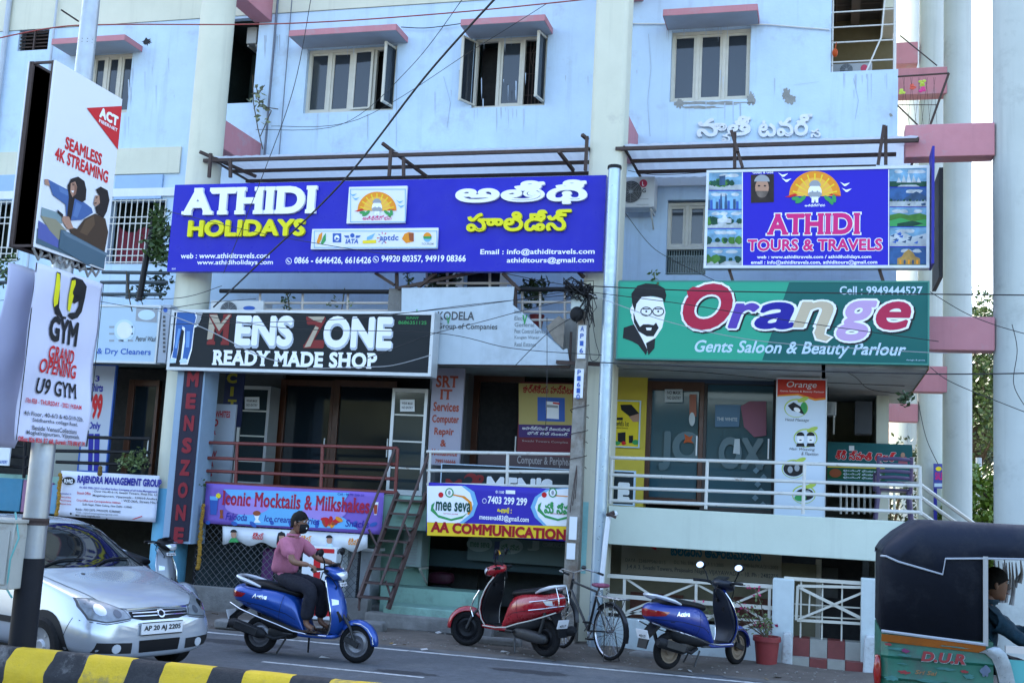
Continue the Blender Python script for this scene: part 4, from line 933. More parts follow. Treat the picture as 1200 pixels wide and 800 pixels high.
k.s(white, [(207, 365.5), (229, 366), (236, 373), (232, 382), (228, 384), (225, 410), (220, 427), (211, 427), (212, 420), (216, 388), (212, 384), (209, 410), (206, 425), (198.5, 425), (203, 410), (205, 383)], 'picture', lift=.004)
k.s(jean, [(208, 366), (228, 366.5), (230, 372), (227, 384), (224, 408), (220, 421), (214, 421), (217, 400), (217, 384), (214, 382), (210, 400), (207, 420), (202, 419), (205, 400), (206, 383)], 'picture', lift=.006)
k.s(jean2, [(209, 385), (212, 385), (208, 408), (205, 408)], 'picture', lift=.008); k.s(jean2, [(219, 388), (223, 388), (222, 407), (218, 407)], 'picture', lift=.008); k.s(grey, [(231, 366.5), (238, 366.5), (233, 380), (229, 379), (231, 372)], 'picture', lift=.0075)
for x in (199.5, 212.5): k.s(pale_blue, [(x, 420), (x+6, 420), (x+7, 425), (x-1, 425.5), (x-2, 423)], 'picture', lift=.0085)
k.done(t)
# --- torn grey company sign
Y = 15.85
t = thing('shop_sign', 'weathered pale grey KODELA company sign with its upper right corner torn away', 'sign', P(570, 428, Y))
gm = mat('faded_flex', (.46, .54, .60), .6, noise=.12, scale=4, streak=.25, dirt=(.28, .32, .35), dscale=1.3, dlo=.5, dhi=.8); zt_ = P(570, 338, Y).z
pts = [(471, 337.5), (603, 336), (601, 357), (620, 373), (640, 392), (660, 410), (665, 408), (668, 428), (508, 426.5), (470, 426)]
p3 = [P(x, y, Y) for x, y in pts]; MB().prism([Vector((p.x, Y-.01, p.z)) for p in p3], (0, .02, 0)).build('board', gm, t)
fr = MB(); X0, X1, Z0, Z1 = rectY((471, 337, 669, 427), Y); fr.bar((X0, Y+.04, Z0), (X1, Y+.04, Z0), .04); fr.bar((X0, Y+.04, Z1-.05), (P(603, 340, Y).x, Y+.04, Z1-.05), .04)
for x in (X0, (X0+X1)/2, X1): fr.bar((x, Y+.04, Z0), (x, Y+.04, Z1-.05 if x < X1 else Z0+.5), .03)
fr.bar(P(652, 424, Y-.05), P(704, 427, Y-.05), .05); fr.build('frame', rust, t)
fl = MB(); f3 = [P(*q, Y-.02) for q in ((640, 383), (655, 370), (662, 375), (660, 408), (650, 400))]; fl.prism([Vector(p) for p in f3], (0, -.01, .0)); fl.build('torn_flap', mat('torn_backing', (.30, .27, .23), .9, noise=.4, scale=10), t)
k = Ink(Y-.011); gd = mat('faded_black', (.06, .065, .07), .6); gg = mat('faded_grey_text', (.17, .20, .22), .6)
k.w(gd, 'KODELA', (513, 365, 556, 375), bold=.026); k.w(gd, 'Group of Companies', (513, 379, 583, 387.5), bold=.015)
for i, s_ in enumerate(('Home', 'Electrical', 'General & Manpower', 'Pest Control Services', 'Kangen Water', 'Real Estates')):
    xe = (611, 622, 634, 641, 632, 628)[i]; k.w(gg, (s_[:8] if i == 2 else s_[:5] if i == 1 else s_), (603, 362.5+7.7*i, xe-(0, 8, 8, 0, 0, 0)[i], 367.5+7.7*i), bold=.01)
k.w(leafg, 'V', (523, 370, 528, 380), bold=.02, lift=.006); k.w(leafg, 'V', (612, 369, 618, 380), bold=.05, lift=.006)
k.s(leafg, [(489, 362), (490, 367), (488.5, 367), (488, 363)]); k.done(t)
# --- tall narrow vertical sign
Y = 15.7
t = thing('shop_sign', 'tall narrow vertical MENS ZONE box sign with red letters on black', 'sign', P(212, 636, Y))
X0, X1 = P(190, 635, Y).x, P(223, 635, Y).x; z0, z1 = P(206, 636, Y).z, P(222, 432, Y).z; XS = P(200, 480, Y).x
MB().box(X0, X1, Y, Y+.42, z0, z1).build('box', mat('sign_box_blue_grey', (.28, .38, .50), .5, noise=.1), t)
k = Ink(Y); dk2 = mat('sign_dark_navy', (.02, .018, .035), .45)
MB().box(X0+.12, X1-.03, Y-.014, Y-.003, z0+.04, z1).build('face', dk2, t)
mb = MB(); vr = mat('vertical_red', (.22, .02, .03), .5)
for i, c in enumerate('MENSZONE'):
    zz = z1-.16-(z1-z0-.28)*(i/7.0); write3(mb, c, ((X0+X1+.09)/2, Y-.018, zz), (1, 0, 0), (0, 0, 1), (0, -1, 0), .17 if c != 'M' else .2, .24, bold=.055)
mb.build('lettering', vr, t)
# --- dry cleaner sign, left
Y = 15.9
t = panel('shop_sign', 'pale blue dry cleaners sign behind the lamp post banner', 'sign', (6, 357, 186, 424), Y, .12, mat('sign_pale_blue', (.42, .55, .66), .45, noise=.05), silver, .03)
k = Ink(Y); k.w(pblue, 'Polish & Dry Cleaners', (88, 408, 177, 417), bold=.02); k.w(gd, 'Petrol Wash', (159, 394, 184, 400), bold=.02, shear=.3)
for i in range(3):
    for j in range(3): k.s(grey, [(128+11*i, 382+8*j), (134+11*i, 382+8*j), (134+11*i, 384+8*j), (128+11*i, 384+8*j)])
k.s(pale_blue, ell(146, 387, 12, 13)); k.s(panel_w, ell(146, 387, 9, 10), lift=.006); k.s(grey, [(160, 360), (185, 361), (184, 378), (159, 376)]); k.s(pale_blue, ell(172, 369, 10, 6), lift=.006)
k.s(black, [(12, 376), (18, 376), (18, 402), (12, 402)]); k.s(white, ell(16, 389, 3, 6), lift=.006); k.done(t)
Xp = P(193, 390, Y-.05)
t = panel('shop_sign', 'narrow grey end panel sign between the dry cleaners and menswear signs', 'sign', (187.5, 357, 197, 425), Y-.1, .25, grey_paint)
k = Ink(Y-.1); k.s(pblue, ell(194, 363, 2.5, 3)); 
for i in range(9): k.s(gd, [(191, 370+5*i), (194, 370+5*i), (194, 373+5*i), (191, 373+5*i)])
k.done(t)
# --- printed banners under the mezzanine
def banner(name, label, cat, px, Y, m, sag=.02, hem=None, group=None):
    X0, X1, Z0, Z1 = rectY(px, Y); t = thing(name, label, cat, ((X0+X1)/2, Y, Z0), group=group); n = 24
    vs = []; rows = 8
    for j in range(rows+1):
        for i in range(n+1):
            u = i/n; vv = j/rows; vs.append((X0+(X1-X0)*u, Y+.006*math.sin(u*9)*math.sin(vv*3), Z0+(Z1-Z0)*vv))
    mb = MB().add(vs, [(j*(n+1)+i, j*(n+1)+i+1, (j+1)*(n+1)+i+1, (j+1)*(n+1)+i) for j in range(rows) for i in range(n)])
    o = mb.build('cloth', m, t, smooth=True); sd_ = o.modifiers.new('t', 'SOLIDIFY'); sd_.thickness = .004
    return t
LF = .014
Y = 15.9
t = banner('banner', 'white management group banner with purple heading tied behind the silver car', 'banner', (69, 554, 185, 608), Y, mat('flex_white', (.68, .70, .80), .4, noise=.04))
k = Ink(Y)
k.w(navy, 'RAJENDRA MANAGEMENT GROUP', (91, 559, 190, 570.5), bold=.05, lift=LF); k.s(black, ell(81, 563, 7.5, 4.6), 'emblem', lift=LF); k.w(white, 'RMG', (76, 561, 86, 566), bold=.04, lift=LF+.003, part='emblem')
for i, (x0, x1, y, m_) in enumerate(((93, 185, 573.5, navy), (91, 107, 577.5, red), (109, 185, 577.5, gd), (109, 185, 582.5, gd), (90, 142, 587.5, red), (143, 185, 587.5, gd), (97, 155, 592.5, gd), (89, 142, 598, gd), (89, 139, 601.5, grey), (89, 118, 604.5, gd))):
    s_ = ('An ISO 9001:2015 Certified Indian Company of all India Management', 'Branch Office', ': Door No.40-6-14, Swathi Towers, Shop No. L3', 'Mogalrajpuram, Vijayawada - 520010 Andhra', 'Corp.Office cum Correspondence Address', ': WZ-26A, Street No.1', 'Sadh Nagar, Palam Colony, New Delhi - 110045', 'Mobile : 7032132070, 7995333299, 9538600682', 'Web : rajendramanagementgroup.com', 'Mail : www.rmgindia.com')[i]
    k.w(m_, s_, (x0, y-1.6, x1, y+1.6), bold=.015, lift=LF)
for i in range(4): k.w((navy, red, red, red)[i], ('Specialist in', 'Security', 'Housekeeping', 'Manpower Service')[i], (71, 577+4*i, 84, 579.6+4*i), bold=.01, lift=LF)
k.s(black, ell(83.5, 601.5, 1.2, 1.2, 8), lift=LF); k.s(black, ell(125.5, 608, 1.2, 1.2, 8), lift=LF-.002); k.s(red, [(155, 608), (167, 604), (167, 605), (158, 608)], lift=LF); k.done(t)
Y = 15.94
t = banner('banner', 'purple and blue mocktails and milkshakes banner under the maroon railing', 'banner', (239.5, 571.5, 449, 619.5), Y, mat('flex_violet', (.22, .13, .52), .4, noise=.1, scale=3))
X0, X1, Z0, Z1 = rectY((239.5, 571.5, 449, 619.5), Y)
k = Ink(Y); lb = mat('print_light_blue', (.14, .42, .72), .45); lil = mat('print_lilac', (.36, .25, .62), .45)
k.s(lb, [(262, 573), (330, 575), (410, 577), (395, 600), (420, 620), (330, 616), (272, 613), (285, 595)], 'print', lift=LF-.004); k.s(lil, ell(290, 593, 26, 10), 'print', lift=LF-.003); k.s(lil, ell(380, 600, 26, 9), 'print', lift=LF-.003)
for i in range(9): k.s(pblue, ell(244+24*i+(i*7) % 9, 612+(i % 3), 3+(i % 3), 2.4, 10, rot=20*i), 'print', lift=LF-.002)
k.w(dred if False else mat('print_crimson', (.36, .02, .05), .45), 'Iconic Mocktails & Milkshakes', (261, 579, 434, 596.5), bold=.028, serif=.03, lift=LF)
k.w(navy, 'Falooda', (265, 601, 290, 609.5), bold=.01, shear=.2, lift=LF); k.w(navy, 'Ice cream', (310, 604, 342, 611.5), bold=.01, shear=.2, lift=LF); k.w(navy, 'Fries', (357, 606, 375, 614), bold=.01, shear=.2, lift=LF); k.w(navy, 'Snacks', (405, 609, 433, 617.5), bold=.01, shear=.2, lift=LF); k.w(navy, 'Cell : 98 99 200 20', (396, 578, 427, 580.6), bold=.01, lift=LF)
k.s(pblue, [(246, 581), (256.5, 581.5), (254, 603), (247, 602.5)], 'picture', lift=LF); k.s(lb, [(246.5, 581), (256, 581.5), (255.5, 586), (246.8, 585.5)], 'picture', lift=LF+.002); k.s(yellow, ell(256.5, 580.5, 3, 3, 12), 'picture', lift=LF+.003)
k.s(mat('letter_brown', (.3, .08, .03)), [(258, 597), (262, 597), (261.5, 603), (262.5, 607), (257.5, 607), (258.5, 603)], 'picture', lift=LF); k.s(white, [(297, 600), (306, 600), (303, 608), (306, 612), (298, 612), (300, 608)], 'picture', lift=LF); k.s(mat('letter_brown', (.3, .08, .03)), ell(301.5, 601, 4.6, 3), 'picture', lift=LF+.002)
for i in range(10): k.s((red, orange, mat('print_meat', (.35, .06, .03), .5))[i % 3], ell(381+2.4*(i % 8), 608+(i*5) % 7, 5, 2.4, 10, rot=30*i), 'picture', lift=LF+.0004*i)
k.s(white, [(437, 588), (444, 588), (442, 603), (439, 603)], 'picture', lift=LF); k.s(mat('print_meat', (.35, .06, .03)), [(438, 591), (443, 591), (442, 602), (439, 602)], 'picture', lift=LF+.002); k.done(t)
# bunting strip of ice cream prints
Y = 15.97
t = thing('bunting', 'white ice cream bunting strip with printed faces hanging below the violet banner', 'bunting', P(345, 645, Y))
mb = MB(); n = 60; top = []; bot = []
for i in range(n+1):
    u = i/n; x = 261+170*u; yt = 616+10*u; yb = yt+19+2.6*math.cos(u*2*math.pi*5.5); top.append(P(x, yt, Y)); bot.append(P(x, yb, Y))
mb.add([Vector((p.x, Y+.01*math.sin(p.x*5), p.z)) for p in top+bot], [(i, i+1, n+2+i, n+1+i) for i in range(n)]); o = mb.build('cloth', panel_w, t, smooth=True); o.modifiers.new('t', 'SOLIDIFY').thickness = .003
k = Ink(Y-.02)
for i in range(6):
    x = 274+28*i; y = 626+1.65*i
    if i % 2 == 0:
        k.s(pskin, ell(x, y, 3.2, 4.4), lift=.004); k.s(black, ell(x, y-2.5, 4, 3.6, 14, 0, 180), lift=.005); k.s((leafg, red, pale_blue)[i // 2], [(x-6, y+9), (x-3, y+4), (x+3, y+4), (x+6, y+9)], lift=.006)
        if i == 2: k.s(black, [(x-5, y), (x-4, y-5), (x, y-7), (x+4, y-5), (x+5, y), (x+6, y+8), (x+3, y+6), (x+3, y-2), (x-3, y-2), (x-3, y+6), (x-6, y+8)], lift=.0056)
    else:
        k.w((red, orange, orange)[i // 2], 'క్రీమ్', (x-6, y-4, x+7, y+4), bold=.02)
k.done(t)
Y = 15.9
t = banner('banner', 'white blue and yellow AA COMMUNICATION banner tied to the middle railing', 'banner', (500.5, 569, 668, 629), Y, mat('flex_blue', (.04, .03, .36), .4))
k = Ink(Y); y_ = mat('flex_yellow', (.80, .55, .03), .45); cr2 = mat('print_maroon', (.33, .012, .02), .45)
k.s(y_, [(500.7, 611.5), (667.5, 616.5), (667.5, 631.5), (500.7, 627)], 'print', lift=LF-.006)
k.s(skyb, [(500.7, 569), (545, 569), (556, 576), (560, 590), (555, 604), (543, 613), (500.7, 611)], 'print', lift=LF-.005); k.s(white, [(500.7, 569), (541, 569), (551, 577), (555, 590), (550, 603), (538, 612.6), (500.7, 611.4)], 'print', lift=LF-.004)
k.s(skyb, ell(647, 593, 26, 24), 'print', lift=LF-.005) if False else k.s(skyb, [(668, 571), (640, 573), (627, 582), (622, 594), (627, 606), (637, 615.4), (668, 616.4)], 'print', lift=LF-.005); k.s(white, [(668, 572), (644, 574), (631, 583), (627, 594), (631, 605), (641, 615.4), (668, 616.2)], 'print', lift=LF-.004)
for cx, t1 in ((529, 'mee seva'), (654, 'మీ సేవ')):
    k.s(leafg, [(cx-19, 588), (cx-21, 595), (cx-15, 603), (cx, 607.5), (cx+14, 604), (cx+20, 600), (cx+13, 607), (cx, 610), (cx-15, 606), (cx-24, 598), (cx-23, 591)], 'emblem', lift=LF); 
    if cx < 600: k.s(orange, [(cx+2, 578.5), (cx+16, 581), (cx+24, 588), (cx+25, 596), (cx+21, 603), (cx+19, 602), (cx+22, 595), (cx+20, 588), (cx+13, 582.5), (cx+2, 580)], 'emblem', lift=LF)
    else: k.s(orange, [(cx-10, 579), (cx+14, 581), (cx+14, 582), (cx-10, 580.4)], 'emblem', lift=LF)
    k.s(red, ell(cx-12-(4 if cx > 600 else 0), 579.5, 3, 3.2), 'emblem', lift=LF); k.s(leafg, ell(cx-2-(4 if cx > 600 else 0), 577, 5, 5.6), 'emblem', lift=LF); k.s(white, ell(cx-2-(4 if cx > 600 else 0), 577, 3.6, 4.2), 'emblem', lift=LF+.002); k.s(grey, ell(cx-2-(4 if cx > 600 else 0), 577, 1.6, 2.6), 'emblem', lift=LF+.003)
    if cx < 600: k.w(black if False else mat('print_ink_green', (.01, .07, .05), .5), t1, (511, 588, 552, 599), bold=.025, lift=LF+.002)
    else: k.w(leafg, t1, (638, 588, 668, 602), bold=.04, lift=LF+.002)
    k.w(red, 'service portal', (cx-9, 600.5, cx+8, 603), bold=.0, lift=LF+.002)
k.w(white, '7403 299 299', (572, 582, 618, 591), bold=.035, lift=LF); k.w(white, '© 1100', (581, 574.5, 591, 578), bold=.02, lift=LF); k.s(white, [(593, 574), (604, 574.4), (604, 578.6), (593, 578.2)], lift=LF)
k.s(white, ell(568, 586.5, 2.6, 3, 14), lift=LF); k.s(_mc['flex_blue'], ell(568, 586.5, 2, 2.4, 14), lift=LF+.002)
k.w(yellow, 'e-mail :', (583, 594, 600, 601), bold=.04, lift=LF); k.w(white, 'meeseva683@gmail.com', (562, 603.5, 620, 611.5), bold=.021, lift=LF)
k.w(cr2, 'AA COMMUNICATION', (505, 615, 664, 628), bold=.05, serif=.012, lift=LF); k.done(t)
# --- sign boards leaning behind the middle railing
Y = 16.45
t = panel('shop_sign', "dark MEN'S sign board standing behind the middle railing", 'sign', (516, 546, 668, 590), Y, .05, mat('sign_charcoal_green', (.02, .03, .036), .5), pale_blue, .012)
k = Ink(Y); k.s(dred, ell(552, 561, 8, 7), 'lettering', lift=.004); k.s(_mc['sign_charcoal_green'], ell(549, 562, 5, 4), 'lettering', lift=.006); k.w(dred, 'R', (555, 556, 567, 573), bold=.04, shear=.3, lift=.007); k.w(dred, 'M', (522, 561, 541, 575), bold=.05, lift=.004); k.w(white, "MEN'S", (570, 558.5, 648, 585), bold=.06, lift=.005); k.w(yellow, 'Proprietor : 98490 12345'[:10], (527, 550, 546, 553), bold=.0, lift=.004); k.done(t)
t = panel('shop_sign', 'small dark sign board with a single large letter E beside the yellow wall', 'sign', (716, 551, 744, 592), 16.45, .05, _mc['sign_charcoal_green'], pale_blue, .02)
k = Ink(16.45); k.w(white, 'E', (724, 565, 738, 588), bold=.07, lift=.005); k.w(white, 'STYLE', (720, 555, 738, 558.5), bold=.02, lift=.005); k.done(t)
Y = 17.0
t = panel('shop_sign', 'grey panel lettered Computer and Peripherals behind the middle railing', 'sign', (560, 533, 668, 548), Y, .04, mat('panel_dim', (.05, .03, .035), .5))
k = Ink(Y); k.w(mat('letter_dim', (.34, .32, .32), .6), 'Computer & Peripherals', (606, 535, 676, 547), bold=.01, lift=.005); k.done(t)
Y = 16.7
t = panel('shop_sign', 'grey SRT IT services panel with rust red lettering', 'sign', (504, 431, 541.5, 545), Y, .05, mat('panel_lilac_grey', (.32, .31, .38), .6, noise=.1), None)
k = Ink(Y); rr = mat('letter_rust', (.30, .06, .035), .55)
for s_, px in (('SRT', (511, 440, 537, 454)), ('IT', (516, 456, 530, 468)), ('Services', (508, 471, 538, 482)), ('Computer', (506.5, 486, 538, 498)), ('Repair', (509, 501, 532, 512)), ('&', (516, 515, 523, 523)), ('Maintenance', (506, 526, 536, 534)), ('7995166666', (510, 538, 534, 543))): k.w(rr, s_, px, bold=.03, serif=.03 if s_ in ('SRT', 'IT') else 0, lift=.005)
k.done(t)
Y = 17.3
t = panel('poster', 'maroon and yellow Telugu poster with a building picture in the middle doorway', 'poster', (607, 448, 672, 548), Y, .03, mat('poster_maroon', (.14, .02, .03), .5))
k = Ink(Y); k.s(mat('poster_ochre', (.42, .34, .12), .5), [(608, 449), (671, 450), (671, 498), (608, 497)], lift=.003); k.s(mat('poster_indigo', (.06, .03, .14), .5), [(608, 497), (671, 498), (671, 513), (608, 512)], lift=.0032)
k.w(cr2, 'కార్తికేయ హస్పిటల్', (613, 451, 676, 461), bold=.021, lift=.006); k.s(pblue, [(630, 465), (662, 466), (662, 494), (630, 493)], 'picture', lift=.006); k.s(white, [(640, 470), (655, 471), (655, 491), (640, 490)], 'picture', lift=.007); k.s(grey, [(641, 474), (654, 475), (654, 478), (641, 477)], 'picture', lift=.008); k.s(red, [(648, 471), (656, 472), (656, 474), (648, 473)], 'picture', lift=.0085)
k.w(panel_w, 'అపార్ట్మెంట్ విజయవాడ', (612, 500, 668, 504), bold=.02, lift=.006); k.w(panel_w, 'ఫోన్ సెల్ నంబర్', (618, 506, 666, 510), bold=.02, lift=.006); k.w(_mc['letter_dim'], 'Swathi Towers Complex', (612, 516, 666, 519), bold=.0, lift=.006); k.done(t)
t = panel('poster', 'yellow beauty product poster on the yellow wall beside the parlour door', 'poster', (718, 469, 750, 524), 17.56, .03, mat('poster_yellow', (.70, .55, .03), .5), pale_blue, .015)
k = Ink(17.56); k.s(black, [(727, 474), (740, 474), (749, 484), (748, 492), (738, 488), (728, 480)], 'picture', lift=.004); k.s(pskin, [(737, 488), (750, 484), (750, 494), (742, 494)], 'picture', lift=.006); k.w(black, "World's 1st", (718, 493, 737, 499), bold=.02); k.w(black, 'in natural beauty', (719, 500, 736, 502.5), bold=0)
k.s(black, [(724, 507), (733, 506), (733, 518), (724, 518)], 'picture'); k.s(black, [(737, 510), (742, 510), (742, 519), (737, 519)], 'picture'); k.s(leafg, ell(723, 519, 4, 2.4), 'picture', lift=.006); k.s(leafg, ell(745, 518, 4, 3), 'picture', lift=.006); k.s(red, ell(731, 519, 2.6, 2.2), 'picture', lift=.007); k.s(black, [(723, 489), (730, 489), (730, 492), (723, 492)], lift=.006); k.done(t)
# --- tall parlour standee
Y = 16.9
t = panel('banner_stand', 'tall white parlour standee with red header and round pictures beside the tinted glass', 'banner', (908.5, 443, 968, 606), Y, .06, mat('standee_white', (.58, .66, .75), .4), silver, .012)
k = Ink(Y); k.s(mat('standee_red', (.50, .035, .02), .4), [(909.5, 444), (967.5, 445.5), (967.5, 466), (955, 467), (935, 461), (909.5, 463)], lift=.004); k.s(orange, [(909.5, 463), (935, 461), (955, 467), (967.5, 466), (967.5, 468), (955, 469.4), (935, 463), (909.5, 464.5)], lift=.0036)
k.w(panel_w, 'Orange', (922, 447, 957, 456), bold=.0, shear=.2, lift=.007); k.w(panel_w, 'Gents Saloon & Beauty Parlour', (914, 457.5, 966, 460), bold=.0, lift=.007)
lg_ = mat('lime_green', (.40, .52, .06), .45)
for cx, cy in ((933, 478), (944, 513), (930, 549), (942, 579)):
    k.s(lg_, ell(cx, cy, 14, 11), 'picture', lift=.004); k.s(mat('standee_white', (.6, .6, .7)), ell(cx, cy+.5, 12.8, 9.8), 'picture', lift=.006); k.s(lg_, ell(cx+8, cy-10, 7, 2.6, 12, rot=-20), 'picture', lift=.007)
k.s(black, [(923, 475), (930, 471), (938, 476), (943, 486), (936, 483), (928, 481)], 'picture', lift=.008); k.s(white, ell(934, 480, 4, 2.5, rot=25), 'picture', lift=.009); k.s(leafg, ell(942, 478, 4, 7), 'picture', lift=.0076)
for cx in (938, 950): k.s(white, ell(cx, 514, 4, 5.4), 'picture', lift=.008); k.s(black, ell(cx, 510.5, 4.8, 4.5, 14, 0, 180), 'picture', lift=.009); k.s(black, [(cx-4, 519), (cx+4, 519), (cx+5, 523), (cx-5, 523)], 'picture', lift=.009); k.s(black, ell(cx, 515.5, 1.6, .7, 8), 'picture', lift=.0095)
k.s(black, ell(930, 549, 12, 9), 'picture', lift=.008); k.s(grey, ell(926, 550, 3, 4), 'picture', lift=.009); k.s(grey, ell(934, 548, 3, 4), 'picture', lift=.009); k.s(black, ell(943, 579, 11, 7), 'picture', lift=.008); k.s(leafg, ell(938, 583, 7, 4), 'picture', lift=.009); k.s(grey, ell(946, 577, 4, 3), 'picture', lift=.0095)
for s_, px in (('Head Massage', (920, 490, 948, 494.5)), ('Hair Weaving', (925, 524.5, 955, 528.5)), ('& Flexition', (939, 529.5, 959, 533.5))): k.w(gd, s_, px, bold=.0, shear=.25, lift=.005)
k.done(t)
# --- tailor sign, blue sign between columns, plate under the slab
Y = 19.3
t = panel('shop_sign', 'teal Telugu tailor sign with red lettering beyond the balcony railing', 'sign', (968, 519, 1069, 566), Y, .06, mat('tailor_teal', (.012, .10, .11), .45))
k = Ink(Y); k.w(panel_w, 'శ్రీ స్వాతి టైలర్', (979, 528, 1050, 543), bold=.05, grow_by=.03, lift=.004); k.w(red, 'శ్రీ స్వాతి టైలర్', (979, 528, 1050, 543), bold=.04, lift=.007); k.s(panel_w, [(995, 522), (1001, 522), (1001, 528), (995, 528)], lift=.004); k.s(mat('print_pinkish', (.35, .1, .13), .5), [(1054, 535), (1062, 535), (1064, 545), (1052, 545)], lift=.004); k.s(pskin, ell(1058, 533, 2.5, 3), lift=.005)
k.s(dgreen, [(968.5, 548), (1037, 550), (1037, 563), (968.5, 560)], 'print', lift=.003); k.s(yellow, [(968.5, 546), (1037, 548), (1037, 549), (968.5, 547.2)], 'print', lift=.004); k.s(mat('letter_brown', (.3, .08, .03)), ell(979, 554, 7, 5), 'print', lift=.005)
for i in range(3): k.w(pale_blue, 'టైలరింగ్ ఫ్యాషన్', (988, 550.5+4*i, 1034, 553.5+4*i), bold=.02, lift=.005)
k.done(t)
t = panel('shop_sign', 'small blue and purple sign board low behind the right columns', 'sign', (1094, 543, 1106, 572), 24, .05, mat('signboard_blue', (.04, .05, .30), .5)); k = Ink(24); k.s(yellow, ell(1100, 549, 3.5, 2.6)); k.w(magenta, 'SALE', (1096, 553, 1105, 562), bold=.04); k.s(pale_blue, [(1095, 566), (1105.5, 566), (1105.5, 570), (1095, 570)]); k.done(t)
MB().bar(P(1096, 570, 24.05), P(1096, 625, 24.05), .06).build('post', navy, t)
Y = 17.55
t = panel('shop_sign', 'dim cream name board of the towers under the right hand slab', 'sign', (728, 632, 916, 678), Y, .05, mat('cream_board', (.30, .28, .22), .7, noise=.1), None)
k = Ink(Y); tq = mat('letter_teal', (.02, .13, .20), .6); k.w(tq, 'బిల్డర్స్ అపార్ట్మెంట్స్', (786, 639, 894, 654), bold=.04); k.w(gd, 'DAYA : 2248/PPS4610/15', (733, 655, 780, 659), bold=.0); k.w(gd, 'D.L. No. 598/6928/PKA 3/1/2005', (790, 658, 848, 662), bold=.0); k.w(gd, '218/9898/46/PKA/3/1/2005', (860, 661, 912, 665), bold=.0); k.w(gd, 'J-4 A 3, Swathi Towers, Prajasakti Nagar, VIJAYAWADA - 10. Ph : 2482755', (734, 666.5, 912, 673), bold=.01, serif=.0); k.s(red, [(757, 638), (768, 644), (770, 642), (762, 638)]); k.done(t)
# --- menswear doorway signs, left
Y = 16.5
t = panel('shop_sign', 'white dry wash sign board with red words standing at the menswear doorway', 'sign', (233, 473, 273, 569), Y, .04, mat('board_dull_white', (.36, .40, .46), .5, noise=.08))
k = Ink(Y); vr2 = mat('letter_soft_red', (.36, .03, .04), .5)
k.w(vr2, 'CITY WHITES', (241, 481, 270, 489), bold=.04); k.w(vr2, 'Shree', (241, 475, 249, 479), bold=.01, shear=.3)
for i, c in enumerate('DRYWASH'): z = (495, 506.5, 519, 532, 544, 555, 566)[i]; k.w(vr2, c, (250-i*.9, z-(4.5, 2.5, 1, 4, 3.2, 3, 3)[i], (256, 253.6, 252, 254.6, 251.5, 250, 249)[i]-i*.2, z+(4.5, 2.5, 1, 4, 3.2, 3, 3)[i]), bold=.05)
k.done(t)
t = panel('shop_sign', 'dark strip sign with yellow letters hanging behind the dry wash board', 'sign', (262, 433, 284, 500), 16.9, .04, mat('strip_navy', (.02, .03, .10), .5)); k = Ink(16.9); yy = mat('dull_yellow', (.42, .36, .03), .5); k.w(yy, 'C', (266, 437, 278, 449), bold=.06); k.w(yy, 'I', (270, 453, 274, 464), bold=.06); k.w(yy, 'T', (267, 468, 277, 478), bold=.06); k.done(t)
# --- shirts banner far left
Y = 16.9
t = panel('banner', 'white banner offering shirts at 999 with a blue border in the left shop', 'banner', (97, 427, 131, 553), Y, .04, mat('flex_dull', (.46, .50, .58), .5), pblue, .02)
k = Ink(Y); k.w(navy, '3', (112, 440, 117, 447), bold=.04); k.w(navy, 'Shirts', (107, 449, 121, 459), bold=.04); k.w(red, '999', (103, 461, 120, 491), bold=.06); k.w(navy, 'Only', (103, 494, 118, 505), bold=.04); k.s(navy, [(104, 508), (110, 508), (108, 552), (103, 552)], 'picture'); k.s(navy, [(111, 508), (117, 508), (116, 552), (110, 552)], 'picture')
k.w(cr2, 'BIG', (84, 530, 96, 548), bold=.05) if False else None; k.done(t)
# ------------------------------------------------------------------ vehicles
tyre_m = mat('tyre_rubber', (.011, .011, .012), .85, noise=.3, scale=20, spec=.25, dirt=(.035, .032, .03), dscale=5, dlo=.6, dhi=.85); chrome = mat('chrome', (.65, .66, .68), .12, metal=1.); plastic = mat('black_plastic', (.008, .0085, .010), .42); dplastic = mat('matt_plastic', (.012, .0125, .014), .7, spec=.3)
seat_m = mat('black_vinyl', (.008, .008, .009), .45); alloy = mat('grey_alloy', (.22, .22, .23), .4, metal=.6); engine_m = mat('engine_metal', (.05, .05, .05), .5, metal=.5, noise=.3, scale=14)
lens_m = mat('clear_lens', (.70, .74, .78), .06, spec=.8, metal=.35); redlens = mat('red_lens', (.24, .005, .007), .12, coat=.8); amber = mat('amber_lens', (.60, .16, .01), .15, coat=.6); mirror_m = mat('mirror_face', (.85, .87, .9), .03, metal=1.)
plate_m = mat('plate_white', (.70, .70, .70), .45)
def ring(x, w, z0, z1, n=16, e=2.6, yc=0.):                # superellipse ring in the plane x=const
    out = []; zc = (z0+z1)/2; h = (z1-z0)/2
    for j in range(n):
        a = 2*math.pi*j/n; c, s = math.cos(a), math.sin(a)
        out.append((x, yc+w*math.copysign(abs(c)**(2/e), c), zc+h*math.copysign(abs(s)**(2/e), s)))
    return out
